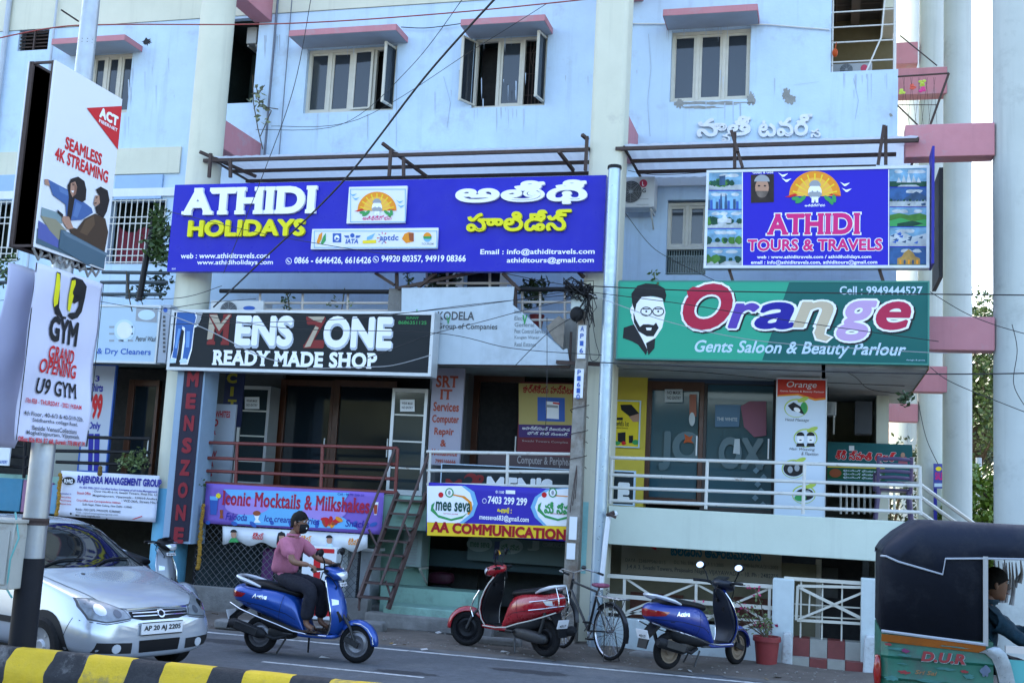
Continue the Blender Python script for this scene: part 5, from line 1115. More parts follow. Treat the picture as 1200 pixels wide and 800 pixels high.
def wheel(x, r, wd, parent, rimm, spokes=5, solid=False):
    rr = wd/2; t = MB(); n = 14
    t.lathe([(r-rr+rr*math.cos(2*math.pi*k/n), rr*math.sin(2*math.pi*k/n)) for k in range(n+1)], (x, 0, r), 'Y', 40)
    w_ = t.build('wheel', tyre_m, parent, smooth=True, local=True)
    q = MB(); ri = r-wd*.92; q.lathe([(ri, -rr*.8), (ri+.012, -rr*.8), (ri+.012, rr*.8), (ri, rr*.8), (ri-.014, 0), (ri, -rr*.8)], (x, 0, r), 'Y', 36)
    q.lathe([(.0, -rr*.9), (.045, -rr*.9), (.05, 0), (.045, rr*.9), (0, rr*.9)], (x, 0, r), 'Y', 20)
    if solid: q.lathe([(.045, -.015), (ri*.7, -.03), (ri, -.01), (ri, .01), (ri*.7, .03), (.045, .015)], (x, 0, r), 'Y', 36)
    for k in range(spokes):
        a = 2*math.pi*k/spokes+.3; d = Vector((math.cos(a), 0, math.sin(a))); c = Vector((x, 0, r)); q.bar(c+d*.03, c+d*(ri+.004), .035, .03)
    q.build('rim', rimm, w_, smooth=True)
    return w_
def scooter(name, label, loc, rz, paint, group, logo=None, trim=chrome, fr=.215, rr=.215, rimm=alloy, mirrors=True, cowl_m=None, rack=False, stripe=None, steer=0., plate_front=True, apron_m=None, tail=1.):
    t = thing(name, label, 'scooter', loc, rz, group); L = dict(local=True); FRN = ('handlebar_cowl', 'headlight', 'dashboard', 'handlebar', 'brake_lever', 'mirror', 'front_fender', 'fork', 'fender_trim', 'front_plate')
    xf, xr = .63, -.60
    fw_ = wheel(xf, fr, .085, t, rimm, 5, solid=True); wheel(xr, rr, .095, t, rimm, 5, solid=rimm is not chrome)
    # tail body
    b = MB().loft([ring(-.965, .07, .62, .74), ring(-.93, .12, .575, .775), ring(-.82, .165, .53, .79), ring(-.65, .20, .47, .785), ring(-.45, .215, .42, .775), ring(-.28, .212, .36, .755), ring(-.14, .185, .31, .72), ring(-.07, .165, .285, .62), ring(-.01, .155, .265, .42), ring(.05, .14, .26, .31)])
    body = bake(b.build('body', paint, t, sub=2, **L)); bv = bvh_of(body)
    # lower dark flank between body and floor
    MB().loft([ring(-.62, .10, .34, .50), ring(-.4, .135, .28, .46), ring(-.15, .15, .245, .38), ring(.05, .15, .24, .32)]).build('under_cover', dplastic, t, sub=1, **L)
    f = MB().loft([ring(-.10, .17, .245, .30, e=5), ring(.05, .175, .245, .30, e=5), ring(.30, .165, .245, .30, e=5), ring(.42, .14, .255, .31, e=5)]); f.build('floorboard', paint, t, sub=1, **L)
    MB().box(-.08, .36, -.135, .135, .296, .306).build('floor_mat', plastic, t, bevel=.006, **L)
    # leg shield: curved painted shell in front, dark inner panel behind
    prof = [(.27, .40, .13), (.36, .455, .165), (.48, .475, .19), (.60, .455, .195), (.72, .415, .18), (.82, .375, .145), (.90, .335, .10), (.95, .31, .07)]
    def arc(z, x, w_, d0, d1, k=9):
        out = []
        for i in range(k): u = -1+2*i/(k-1); out.append((x-d0-(abs(u)**2.2)*d1, u*w_, z))
        return out
    sh = MB(); secs = []
    for z, x, w_ in prof: o_ = arc(z, x, w_, 0, .10); i_ = arc(z, x-.035, w_*.97, 0, .075)[::-1]; secs.append(o_+i_)
    shield = bake(sh.loft(secs).build('leg_shield', paint, t, sub=2, **L)); sv = bvh_of(shield)
    si = MB(); secs = [arc(z, x-.05, w_*.93, 0, .055)+arc(z, x-.11-(.03 if .5 < z < .8 else 0), w_*.84, 0, .02)[::-1] for z, x, w_ in prof]
    si.loft(secs).build('inner_panel', apron_m or dplastic, t, sub=2, **L)
    # bright strip round the shield edge
    ed = MB()
    for s_ in (-1, 1): ed.tube([(x-.10, s_*w_*1.01, z) for z, x, w_ in prof[:-1]], .008, 6)
    ed.tube([(-.97, -.115, .56), (-.8, -.185, .505), (-.55, -.222, .44), (-.3, -.218, .375), (-.1, -.19, .31), (.1, -.178, .285), (.32, -.168, .285)], .008, 6); ed.tube([(-.97, .115, .56), (-.8, .185, .505), (-.55, .222, .44), (-.3, .218, .375), (-.1, .19, .31), (.1, .178, .285), (.32, .168, .285)], .008, 6)
    ed.build('trim', trim, t, smooth=True, **L)
    # front fender
    fd = MB(); secs = []; c = Vector((xf, 0, fr))
    for k in range(11):
        a = R(-8+k*15.5); R0 = fr+.035; w_ = .052+.028*math.sin(math.pi*min(1, k/8+.15)); rg = []
        for j in range(9): u = -1+2*j/8; rr_ = R0-.055*abs(u)**3; rg.append((c.x+rr_*math.cos(a)*(1.04), u*w_, c.z+rr_*math.sin(a)*1.05+.01))
        for j in range(9): u = 1-2*j/8; rr_ = R0-.012-.055*abs(u)**3; rg.append((c.x+rr_*math.cos(a)*1.04, u*(w_-.008), c.z+rr_*math.sin(a)*1.05+.01))
        secs.append(rg)
    fd.loft(secs).build('front_fender', paint, t, sub=1, **L)
    ft = MB(); ft.tube([(c.x+(fr+.0)*math.cos(R(a))*1.04, -.066, c.z+(fr+.0)*math.sin(R(a))*1.05+.005) for a in (2, 25, 50, 75, 100)], .007, 6); ft.build('fender_trim', trim, t, **L)
    fk = MB()
    for s_ in (-1, 1): fk.tube([(xf, s_*.06, fr), (xf-.07, s_*.062, fr+.17), (xf-.18, s_*.04, .52)], .018, 8)
    fk.obox((xf-.04, -.075, fr+.02), (.18, .03, .06), Matrix.Rotation(R(20), 3, 'Y')); fk.build('fork', engine_m, t, smooth=True, **L)
    # handlebar cowl, headlight, instrument hood
    st = Matrix.Translation((.28, 0, 0)) @ Matrix.Rotation(R(steer), 4, 'Z') @ Matrix.Translation((-.28, 0, 0))
    cw = MB().loft([ring(.435, .035, .93, .985), ring(.41, .095, .90, 1.01), ring(.35, .15, .895, 1.04), ring(.28, .155, .92, 1.06), ring(.21, .115, .95, 1.065), ring(.15, .055, .975, 1.05)])
    cowl = bake(cw.build('handlebar_cowl', cowl_m or paint, t, sub=2, **L)); cv = bvh_of(cowl)
    hl = MB(); decal(hl, cv, [(-.10, .955), (-.125, .985), (-.05, 1.0), (.05, 1.0), (.125, .985), (.10, .955), (.05, .915), (-.05, .915)], ((.8, 0, 0), (0, 1, 0), (0, 0, 1), (-1, 0, 0)), .006, .02, thick=.01); hl.build('headlight', lens_m, t, smooth=True, **L)
    ind = MB(); decal(ind, sv, [(-.165, .63), (-.155, .70), (-.09, .685), (-.10, .64)], ((.9, 0, 0), (0, 1, 0), (0, 0, 1), (-1, 0, 0)), .005, .02, thick=.006); decal(ind, sv, [(.165, .63), (.155, .70), (.09, .685), (.10, .64)], ((.9, 0, 0), (0, 1, 0), (0, 0, 1), (-1, 0, 0)), .005, .02, thick=.006)
    ind.build('indicator', lens_m, t, smooth=True, **L)
    sl_ = MB(); decal(sl_, sv, [(-.10, .44), (-.14, .56), (-.12, .57), (-.06, .47)], ((.9, 0, 0), (0, 1, 0), (0, 0, 1), (-1, 0, 0)), .004, .02); decal(sl_, sv, [(.10, .44), (.14, .56), (.12, .57), (.06, .47)], ((.9, 0, 0), (0, 1, 0), (0, 0, 1), (-1, 0, 0)), .004, .02); sl_.build('air_slot', plastic, t, **L)
    MB().obox((.255, 0, 1.062), (.13, .16, .03), Matrix.Rotation(R(-18), 3, 'Y')).build('dashboard', plastic, t, bevel=.01, **L)
    g = MB()
    for s_ in (-1, 1): g.tube([(.27, s_*.12, 1.0), (.24, s_*.2, 1.02), (.20, s_*.24, 1.025), (.17, s_*.355, 1.025)], .018, 8)
    g.build('handlebar', plastic, t, smooth=True, **L)
    lv = MB()
    for s_ in (-1, 1): lv.tube([(.25, s_*.2, 1.02), (.27, s_*.26, 1.015), (.235, s_*.36, 1.01)], .007, 6)
    lv.build('brake_lever', chrome, t, smooth=True, **L)
    if mirrors:
        for s_ in (-1, 1):
            m_ = MB(); m_.tube([(.25, s_*.19, 1.03), (.26, s_*.23, 1.12), (.24, s_*.27, 1.19)], .008, 6); m_.ball((.235, s_*.28, 1.215), (.022, .062, .045), 16, 8); mo = m_.build('mirror', plastic, t, smooth=True, **L)
            q_ = MB().lathe([(.0, -.024), (.9, -.024)], (0, 0, 0), 'X', 20); q_.v = [(.232+v[0]-.014+v[2]*.016, s_*.28+v[1]*.058, 1.215+v[2]*.04) for v in q_.v]; q_.build('mirror_glass', mirror_m, mo)
    # seat, grab rail
    MB().loft([ring(-.82, .08, .76, .80), ring(-.78, .13, .74, .835), ring(-.6, .155, .73, .85), ring(-.45, .155, .725, .825), ring(-.28, .145, .70, .795), ring(-.12, .12, .67, .775), ring(-.05, .08, .67, .74)]).build('seat', seat_m, t, sub=2, **L)
    gr = MB(); gp = [(-.56, -.165, .77), (-.68, -.175, .81), (-.82, -.155, .845), (-.905, -.10, .868), (-.93, 0, .872), (-.905, .10, .868), (-.82, .155, .845), (-.68, .175, .81), (-.56, .165, .77)]; gr.tube(gp, [.012, .022, .024, .02, .019, .02, .024, .022, .012], 8); gr.build('grab_rail', mat('silver_paint', (.55, .57, .6), .3, metal=.5), t, smooth=True, **L)
    # rear: lamp, mudguard, plate, engine, exhaust, stand
    tl = MB(); decal(tl, bv, [(-.12, .64), (-.13, .70), (0, .715), (.13, .70), (.12, .64), (0, .625)], ((-1.4, 0, 0), (0, 1, 0), (0, 0, 1), (1, 0, 0)), .006, .02, thick=.008); tl.build('tail_light', redlens, t, smooth=True, **L)
    for s_ in (-1, 1):
        i2 = MB(); decal(i2, bv, [(-.93, .635), (-.92, .70), (-.74, .685), (-.80, .64)], ((0, s_*.6, 0), (1, 0, 0), (0, 0, 1), (0, -s_, 0)), .005, .025); i2.build('rear_indicator', lens_m if rack else redlens, t, smooth=True, **L)
    MB().add([(-.80, -.085, .56), (-.80, .085, .56), (-.98, -.085, .40), (-.98, .085, .40), (-1.02, -.075, .26), (-1.02, .075, .26), (-.80, -.085, .50), (-.80, .085, .50), (-.965, -.085, .38), (-.965, .085, .38), (-1.0, -.075, .26), (-1.0, .075, .26)], [(0, 1, 3, 2), (2, 3, 5, 4), (6, 7, 9, 8), (8, 9, 11, 10), (0, 2, 8, 6), (2, 4, 10, 8), (1, 3, 9, 7), (3, 5, 11, 9), (4, 5, 11, 10)]).build('rear_mudguard', plastic, t, **L)
    rt = Matrix.Rotation(R(-20), 3, 'Y'); pl = MB().obox((-1.005, 0, .42), (.008, .20, .11), rt).build('number_plate', plate_m, t, **L)
    tx = MB(); write3(tx, 'AP 16', (-1.011, 0, .445), (0, -1, 0), rt @ Vector((0, 0, 1)), rt @ Vector((-1, 0, 0)), .12, .03); write3(tx, '4517', (-1.0, 0, .40), (0, -1, 0), rt @ Vector((0, 0, 1)), rt @ Vector((-1, 0, 0)), .12, .035, lift=.008); tx.build('lettering', black, pl)
    if plate_front:
        pf = MB().obox((.41, 0, .86), (.008, .17, .045), Matrix.Rotation(R(-25), 3, 'Y')).build('number_plate', plate_m, t, **L)
        tx = MB(); write3(tx, 'AP 16 4517', (.418, 0, .86), (0, 1, 0), (-.42, 0, .9), (.9, 0, .42), .15, .028); tx.build('lettering', black, pf)
    e = MB(); e.loft([ring(-.72, .05, .17, .27, yc=.10), ring(-.6, .06, .15, .30, yc=.11), ring(-.35, .065, .17, .33, yc=.115), ring(-.15, .05, .2, .32, yc=.11)]); e.loft([ring(-.5, .06, .19, .33, yc=-.04), ring(-.3, .07, .18, .36, yc=-.03), ring(-.12, .05, .2, .33)]); e.build('engine', engine_m, t, sub=1, **L)
    x_ = MB(); x_.tube([(-.2, -.08, .24), (-.35, -.14, .2), (-.48, -.165, .24)], .02, 8); x_.tube([(-.45, -.165, .235), (-.52, -.17, .25), (-.88, -.175, .34), (-.92, -.175, .35)], [.03, .058, .06, .035], 14); x_.build('exhaust', dplastic, t, smooth=True, **L)
    MB().obox((-.68, -.238, .30), (.3, .012, .085), Matrix.Rotation(R(14), 3, 'Y')).build('heat_shield', engine_m, t, bevel=.004, **L)
    sp = MB(); sp.tube([(-.62, .13, .22), (-.72, .13, .45), (-.74, .12, .55)], .024, 10); sp.build('shock_absorber', engine_m, t, **L)
    s2 = MB(); s2.tube([(-.05, .15, .25), (-.10, .25, .03)] if not rack else [(-.2, .13, .22), (-.25, .17, .01)], .012, 6); s2.tube([(-.2, -.13, .22), (-.3, -.15, .04)], .012, 6); s2.build('stand', engine_m, t, **L)
    sm = MB()
    for s_ in (-1, 1):
        F_ = ((0, s_*.6, 0), (1, 0, 0), (0, 0, 1), (0, -s_, 0))
        decal(sm, bv, [(-.92, .605), (-.55, .575), (-.2, .50), (-.09, .44), (-.09, .434), (-.2, .493), (-.55, .569), (-.92, .599)], F_, .002, .03); decal(sm, bv, [(-.30, .38), (-.295, .38), (-.245, .70), (-.25, .70)], F_, .002, .03); decal(sm, bv, [(-.72, .575), (-.66, .57), (-.66, .562), (-.72, .567)], F_, .002, .03)
    sm.build('panel_gap', dplastic, t, **L)
    cb_ = MB()
    for s_ in (-1, 1): cb_.tube([(.24, s_*.2, 1.01), (.33, s_*.15, .93), (.37, s_*.09, .84), (.33, s_*.05, .76)], .006, 5)
    cb_.tube([(.16, -.04, .99), (.13, -.03, .9), (.2, -.02, .82)], .007, 5); cb_.obox((.245, .05, .80), (.03, .035, .035)); cb_.obox((.235, -.07, .70), (.02, .02, .05)); cb_.build('brake_cable', plastic, t, smooth=True, **L)
    for s_ in (-1, 1): MB().obox((-.16, s_*.185, .275), (.12, .05, .02)).build('footrest', engine_m, t, bevel=.005, **L)
    for s_ in (-1, 1):
        if logo:
            lm = MB(); g_ = glyphs(logo, .03, .3); a_ = bbox(g_); kx = .2/(a_[1]-a_[0]); out = []
            for p in g_[0]:
                h = bv.ray_cast(Vector((-.55-s_*(p.x-(a_[0]+a_[1])/2)*kx, s_*.6, .635+(p.y-a_[2])*kx)), Vector((0, -s_, 0))); out.append((h[0] or Vector((-.5, s_*.2, .6)))+Vector((0, s_*.005, 0)))
            lm.add(out, g_[1])
            lm.build('badge', chrome, t, **L)
        if stripe:
            dm = MB(); decal(dm, bv, [(-.88, .665), (-.86, .69), (-.55, .66), (-.3, .60), (-.3, .585), (-.55, .62)], ((0, s_*.6, 0), (1, 0, 0), (0, 0, 1), (0, -s_, 0)), .004, .03); dm.build('body_stripe', stripe, t, smooth=True, **L)
    if rack:
        rk = MB()
        for z, gx in ((.60, 1.0), (.70, .96)): rk.tube([(-.5, -.235*gx, z-.04), (-.8, -.21*gx, z), (-.98, -.12*gx, z+.03), (-1.02, 0, z+.04), (-.98, .12*gx, z+.03), (-.8, .21*gx, z), (-.5, .235*gx, z-.04)], .006, 6)
        for y in (-.10, .10): rk.tube([(-.93, y, .86), (-1.0, y*.95, .72), (-1.01, y*.95, .62)], .006, 6)
        rk.tube([(.47, -.2, .38), (.52, -.2, .48), (.48, -.19, .60), (.40, -.18, .72)], .009, 6); rk.tube([(.47, .2, .38), (.52, .2, .48), (.48, .19, .60), (.40, .18, .72)], .009, 6)
        rk.build('crash_guard', chrome, t, smooth=True, **L)
    if tail != 1.:
        for o in t.children:
            for q in (o, *o.children):
                if q.name.split('.')[0] in ('wheel', 'rim', 'engine', 'exhaust', 'heat_shield'): continue
                for v in q.data.vertices:
                    if v.co.x < -.5: v.co.x = -.5+(v.co.x+.5)*tail
    if steer:
        for o in t.children:
            if o == fw_ or o.name.split('.')[0] in FRN:
                for q in (o, *o.children): q.data.transform(st)
    return t
blue_p = mat('blue_metallic', (.008, .060, .30), .3, metal=.35, coat=.6); red_p = mat('red_gloss', (.33, .006, .014), .28, coat=.7, noise=.08, scale=3); dblue_p = mat('royal_blue_paint', (.009, .035, .25), .34, metal=.2, coat=.5, noise=.08, scale=3); grey_p = mat('grey_metallic', (.22, .24, .26), .35, metal=.5, coat=.5); navy_pl = mat('dark_navy_plastic', (.008, .011, .02), .4)
SG = 'scooters along the street'
HB = R(-2)
ride = scooter('scooter', 'bright blue scooter ridden along the road by a man in a pink shirt', (-5.74, 12.55, 0), HB, blue_p, SG, logo='Activa')
scooter('scooter', 'red scooter with chrome rear guard parked beside the concrete utility pole', (-3.84, 14.48, .03), R(153), red_p, SG, fr=.225, rr=.225, rack=True, steer=30, tail=.72, trim=mat('cream_trim', (.5, .48, .42), .4), rimm=plastic, apron_m=plastic, plate_front=False)
scooter('scooter', 'royal blue scooter with dark handlebar parked facing the cream fence beside the bicycle', (-1.40, 14.55, .03), R(50), dblue_p, SG, logo='Activa', cowl_m=navy_pl, apron_m=navy_pl, steer=12, rimm=mat('tan_dusty_rim', (.25, .19, .13), .6), plate_front=False)
scooter('scooter', 'grey scooter parked half hidden behind the bonnet of the silver car', (-9.42, 15.0, .03), R(-14), grey_p, SG, cowl_m=plastic, mirrors=False, steer=12)

# ------------------------------------------------------------------ silver car
silver_p = mat('silver_metallic', (.50, .545, .60), .26, metal=.55, coat=.5)
car = thing('car', 'silver hatchback with AP 20 AJ 2205 plate standing behind the striped median', 'car', (-8.15, 10.97, 0), R(-18)); L = dict(local=True)
# cross-sections: half outline from keel to roof (y, z) at each x
def csec(x, wb, zb, wm, zm, ws, zs, wr, zr, zc):
    half = [(0, zb), (wb*.6, zb), (wb, zb+.04), (wm, (zb+zm)/2+.02), (wm*1.0, zm), (ws, zs), (ws*.985, zs+.02), (wr, zr), (wr*.62, zr+(zc-zr)*.75), (0, zc)]
    return [(x, y, z) for y, z in half]+[(x, -y, z) for y, z in half[-2:0:-1]]
S = [csec(-1.76, .60, .42, .70, .62, .66, .86, .60, .93, .95), csec(-1.72, .70, .25, .80, .60, .74, .88, .62, 1.05, 1.08), csec(-1.5, .76, .20, .825, .58, .78, .92, .62, 1.36, 1.39), csec(-1.0, .78, .19, .83, .56, .79, .93, .60, 1.43, 1.475), csec(-.3, .78, .19, .832, .55, .79, .93, .58, 1.44, 1.485), csec(.15, .78, .19, .832, .55, .79, .93, .56, 1.40, 1.45), csec(.42, .78, .19, .832, .55, .79, .935, .60, 1.21, 1.25), csec(.80, .78, .19, .832, .55, .79, .93, .69, .985, 1.01), csec(.95, .78, .19, .832, .55, .785, .90, .70, .935, .965), csec(1.3, .78, .20, .83, .55, .77, .82, .62, .875, .905), csec(1.62, .76, .20, .815, .54, .735, .735, .55, .79, .815), csec(1.80, .70, .20, .75, .50, .65, .64, .48, .70, .73), csec(1.885, .58, .21, .63, .44, .56, .56, .42, .615, .65), csec(1.925, .40, .26, .46, .40, .42, .50, .32, .54, .565)]
cb = MB().loft(S); carb = bake(cb.build('body', silver_p, car, sub=3, **L)); cvh = bvh_of(carb)
# wheel arches: dark discs let into the flanks, wheels standing in them
def stamp(name, m, outl, frame, off=.004, grid=.05, thick=0.):
    mb = MB(); decal(mb, cvh, outl, frame, off, grid, thick=thick); return mb.build(name, m, car, smooth=True, **L)
car_glass = mat('car_glass', (.008, .010, .012), .03, spec=.6)
FR = ((3, 0, 0), (0, 1, 0), (0, 0, 1), (-1, 0, 0))
for s_ in (-1, 1):
    SD = ((0, s_*2, 0), (1, 0, 0), (0, 0, 1), (0, -s_, 0))
    for wx in (1.2, -1.2):
        stamp('wheel_arch', dplastic, [(wx+.35*math.cos(R(a)), .29+.35*math.sin(R(a))) for a in range(0, 181, 12)]+[(wx-.35, .245), (wx+.35, .245)], SD, .004, .06)
        mb = MB(); pr_ = [(.19, -.09), (.26, -.088), (.285, -.06), (.285, .06), (.26, .088), (.19, .09)]; mb.lathe(pr_+[pr_[0]], (wx, s_*.765, .285), 'Y', 36)
        w_ = mb.build('wheel', tyre_m, car, smooth=True, **L); rm = MB(); rm.lathe([(.0, s_*.075), (.06, s_*.08), (.08, s_*.06), (.175, s_*.07), (.195, s_*.085), (.2, s_*.06)], (wx, s_*.765, .285), 'Y', 36)
        for k in range(6): a = k*math.pi/3; rm.cyl((wx+.13*math.cos(a), s_*.765+s_*.066, .285+.13*math.sin(a)), (wx+.13*math.cos(a), s_*.765+s_*.071, .285+.13*math.sin(a)), .018, .018, 10)
        rm.build('rim', mat('steel_wheel', (.4, .41, .42), .4, metal=.6), w_, smooth=True)
    stamp('side_window', car_glass, [(.60, .955), (.12, 1.36), (-.25, 1.39), (-.25, .955)], SD, .005); stamp('side_window', car_glass, [(-.31, .955), (-.31, 1.39), (-1.0, 1.36), (-1.2, .97)], SD, .005)
    stamp('bumper_strip', dplastic, [(-1.0, .47), (.82, .47), (.82, .53), (-1.0, .53)], SD, .006, .06)
    for xd in (.78, -.28): stamp('door_gap', dplastic, [(xd, .25), (xd+.008, .25), (xd+.008, .93), (xd, .93)], SD, .002, .06)
    stamp('door_handle', plastic, [(-.20, .80), (-.04, .80), (-.04, .84), (-.20, .84)], SD, .01, .04, thick=.01)
    stamp('headlight_surround', mat('lamp_gap', (.05, .055, .06), .5), [(s_*.345, .592), (s_*.39, .672), (s_*.60, .772), (s_*.735, .778), (s_*.745, .70), (s_*.725, .588), (s_*.60, .562)], FR, .003, .03)
    stamp('headlight', mat('car_lamp_lens', (.34, .38, .42), .08, spec=.9, metal=.3, noise=.5, scale=9), [(s_*.36, .60), (s_*.40, .665), (s_*.60, .764), (s_*.722, .768), (s_*.732, .70), (s_*.712, .60), (s_*.60, .575)], FR, .006, .03, thick=.012)
    stamp('headlight_reflector', chrome, [(s_*.62+.05*math.cos(R(a)), .675+.05*math.sin(R(a))) for a in range(0, 360, 30)], FR, .009, .03); stamp('headlight_reflector', mat('lens_shadow', (.12, .13, .15), .15, metal=.6), [(s_*.48+.04*math.cos(R(a)), .64+.036*math.sin(R(a))) for a in range(0, 360, 30)], FR, .009, .03)  # chrome disc with a smaller, darker metal disc beside it
    stamp('fog_recess', dplastic, [(s_*.33, .27), (s_*.33, .37), (s_*.68, .385), (s_*.70, .29)], FR, .004, .04)
    stamp('fog_lamp', lens_m, [(s_*.50+.045*math.cos(R(a)), .325+.042*math.sin(R(a))) for a in range(0, 360, 30)], FR, .012, .03, thick=.01)
    if s_ > 0: continue
    mb = MB().ball((.62, s_*.90, .985), (.05, .095, .065), 16, 10); mb.tube([(.62, s_*.79, .96), (.62, s_*.86, .97)], .02, 8); mb.build('door_mirror', silver_p, car, smooth=True, **L)
stamp('windscreen', car_glass, [(-.66, .995), (-.53, 1.385), (-.3, 1.405), (0, 1.412), (.3, 1.405), (.53, 1.385), (.66, .995), (.35, 1.0), (0, 1.002), (-.35, 1.0)], FR, .005, .05)
stamp('grille', plastic, [(-.345, .60), (-.36, .655), (0, .668), (.36, .655), (.345, .60), (.22, .575), (-.22, .575)], FR, .006, .03)
for z in (.612, .640): stamp('grille_bar', chrome, [(-.33, z-.004), (.33, z-.004), (.33, z+.004), (-.33, z+.004)], FR, .014, .04, thick=.008)
stamp('grille_trim', chrome, [(-.37, .665), (-.37, .675), (0, .688), (.37, .675), (.37, .665), (0, .678)], FR, .010, .04, thick=.008)
stamp('badge', chrome, [(.045*math.cos(R(a)), .625+.036*math.sin(R(a))) for a in range(0, 360, 24)], FR, .02, .03, thick=.01); stamp('badge_centre', plastic, [(.03*math.cos(R(a)), .625+.024*math.sin(R(a))) for a in range(0, 360, 24)], FR, .022, .03)
stamp('lower_intake', plastic, [(-.24, .27), (-.25, .385), (.25, .385), (.24, .27)], FR, .005, .04)
pl = MB().box(1.935, 1.947, -.255, .255, .44, .55).build('number_plate', plate_m, car, bevel=.003, **L)
tx = MB(); write3(tx, 'AP 20 AJ 2205', (1.949, 0, .495), (0, 1, 0), (0, 0, 1), (1, 0, 0), .45, .062, bold=.03, lift=.002); tx.build('lettering', black, pl)
bd = MB()
for a, b in (((-.25, .435), (.25, .435)), ((-.25, .553), (.25, .553))): bd.bar((1.944, a[0], a[1]), (1.944, b[0], b[1]), .008)
bd.build('plate_frame', plastic, pl)
wp = MB()
for y0, y1 in ((-.62, -.10), (-.02, .50)):
    pts = []
    for k in range(6):
        y = y0+(y1-y0)*k/5; h = cvh.ray_cast(Vector((3, y, 1.0+.03*math.sin(k*.6)+.012*k)), Vector((-1, 0, 0))); pts.append(h[0]+Vector((.02, 0, .012)))
    wp.tube(pts, .01, 6)
wp.build('wiper', plastic, car, smooth=True, **L)
stamp('bonnet_gap', dplastic, [(-.60, .70), (-.62, .71), (-.36, .685), (.36, .685), (.62, .71), (.60, .70), (.36, .677), (-.36, .677)], FR, .002, .05)
for s_ in (-1, 1): stamp('bumper_gap', dplastic, [(s_*.765, .585), (s_*.60, .555), (s_*.36, .585), (s_*.36, .578), (s_*.60, .547), (s_*.765, .577)], FR, .002, .05); stamp('bumper_gap', dplastic, [(1.58, .60), (1.50, .40), (1.507, .40), (1.588, .60)], ((0, s_*2, 0), (1, 0, 0), (0, 0, 1), (0, -s_, 0)), .002, .05)
TP = ((0, 0, 3), (1, 0, 0), (0, 1, 0), (0, 0, -1))
for s_ in (-1, 1): stamp('bonnet_gap', dplastic, [(.93, s_*.70), (.93, s_*.707), (1.3, s_*.665), (1.65, s_*.58), (1.65, s_*.573), (1.3, s_*.657)], TP, .002, .05)
stamp('washer_nozzle', plastic, [(1.0, -.3), (1.03, -.3), (1.03, -.27), (1.0, -.27)], TP, .006, .03, thick=.006)


# ------------------------------------------------------------------ auto rickshaw
rg = mat('rickshaw_green', (.008, .125, .078), .45, noise=.25, scale=8, dirt=(.04, .06, .05), dscale=4, dlo=.48, dhi=.7, streak=.3); canvas = mat('navy_canvas', (.009, .012, .021), .65, noise=.3, scale=4, bump=.15, dirt=(.03, .034, .042), dscale=2.4, dlo=.55, dhi=.8, spec=.15); canvas2 = mat('navy_canvas_light', (.018, .024, .042), .55, noise=.25, scale=4, bump=.12, dirt=(.05, .055, .065), dscale=2, dlo=.5, dhi=.8, spec=.15)
rk = thing('auto_rickshaw', 'green auto rickshaw with dark navy canvas hood driving past at the right edge', 'auto rickshaw', (.43, 10.15, 0))
yn, yf = 9.5, 10.8; zS = P(1035, 742, yn).z; zT = 1.93
def rsec(x, zb, zt_, w_, r_, yc=10.15, n=6):
    pts = [(x, yc-w_, zb)]; 
    for k in range(n+1): a = R(180-90*k/n); pts.append((x, yc-w_+r_+r_*math.cos(a), zt_-r_+r_*math.sin(a)))
    for k in range(n+1): a = R(90-90*k/n); pts.append((x, yc+w_-r_+r_*math.cos(a), zt_-r_+r_*math.sin(a)))
    pts.append((x, yc+w_, zb)); return pts
X0 = .43
hs = [rsec(X0, zS+.02, 1.66, .58, .12), rsec(X0+.03, zS+.02, 1.72, .62, .14), rsec(X0+.12, zS+.01, 1.82, .645, .16), rsec(X0+.27, zS, 1.93, .65, .18), rsec(X0+.5, zS-.01, 1.94, .65, .18), rsec(X0+.745, zS-.02, 1.94, .65, .18)]
hd = MB().loft(hs, closed=False); n_ = len(hs[0]); hd.f.append(tuple(range(n_))[::-1]); hood = hd.build('hood', canvas, rk, smooth=True, angle=50); hood.modifiers.new('t', 'SOLIDIFY').thickness = .012
# roof flap with piping over the side, running forward
fl = MB(); xs = [X0-.006, X0+.03, X0+.12, X0+.27, X0+.44, X0+.46, X0+.75, X0+1.6, X0+2.0]; zl = [1.655, 1.655, 1.62, 1.585, 1.545, 1.665, 1.685, 1.72, 1.70]; ztop = [1.69, 1.75, 1.84, 1.945, 1.953, 1.953, 1.953, 1.95, 1.93]; ww = [.59, .632, .657, .662, .662, .662, .662, .65, .6]
secs = [rsec(a, b, c, d, .17 if c-b > .19 else max(.02, (c-b)*.8)) for a, b, c, d in zip(xs, zl, ztop, ww)]
roof = MB().loft(secs, closed=False).build('roof_flap', canvas2, rk, smooth=True, angle=45); roof.modifiers.new('t', 'SOLIDIFY').thickness = .01
pp = MB()
for s_ in (0, -1): pp.tube([q[s_] for q in secs], .008, 6)
pp.build('piping', mat('grey_piping', (.35, .38, .42), .5), rk, smooth=True)
pb = MB(); pb.tube([(X0, yn-.0, zS+.02), (X0+.745, yn-.012, zS-.02)], .012, 6); pb.build('piping', _mc['grey_piping'], rk)
for x in (X0+.745, ): MB().bar((x, yn, zS-.03), (x, yn, 1.70), .035).build('post', mat('post_steel', (.42, .45, .48), .3, metal=.6), rk)
MB().bar((X0+.745, yf, zS-.03), (X0+.745, yf, 1.70), .035).build('post', _mc['post_steel'], rk); 
MB().bar((X0+1.62, yf-.1, .9), (X0+1.55, yf-.1, 1.72), .035).build('post', _mc['post_steel'], rk); MB().bar((X0+1.62, yn+.1, .9), (X0+1.55, yn+.1, 1.72), .035).build('post', _mc['post_steel'], rk)
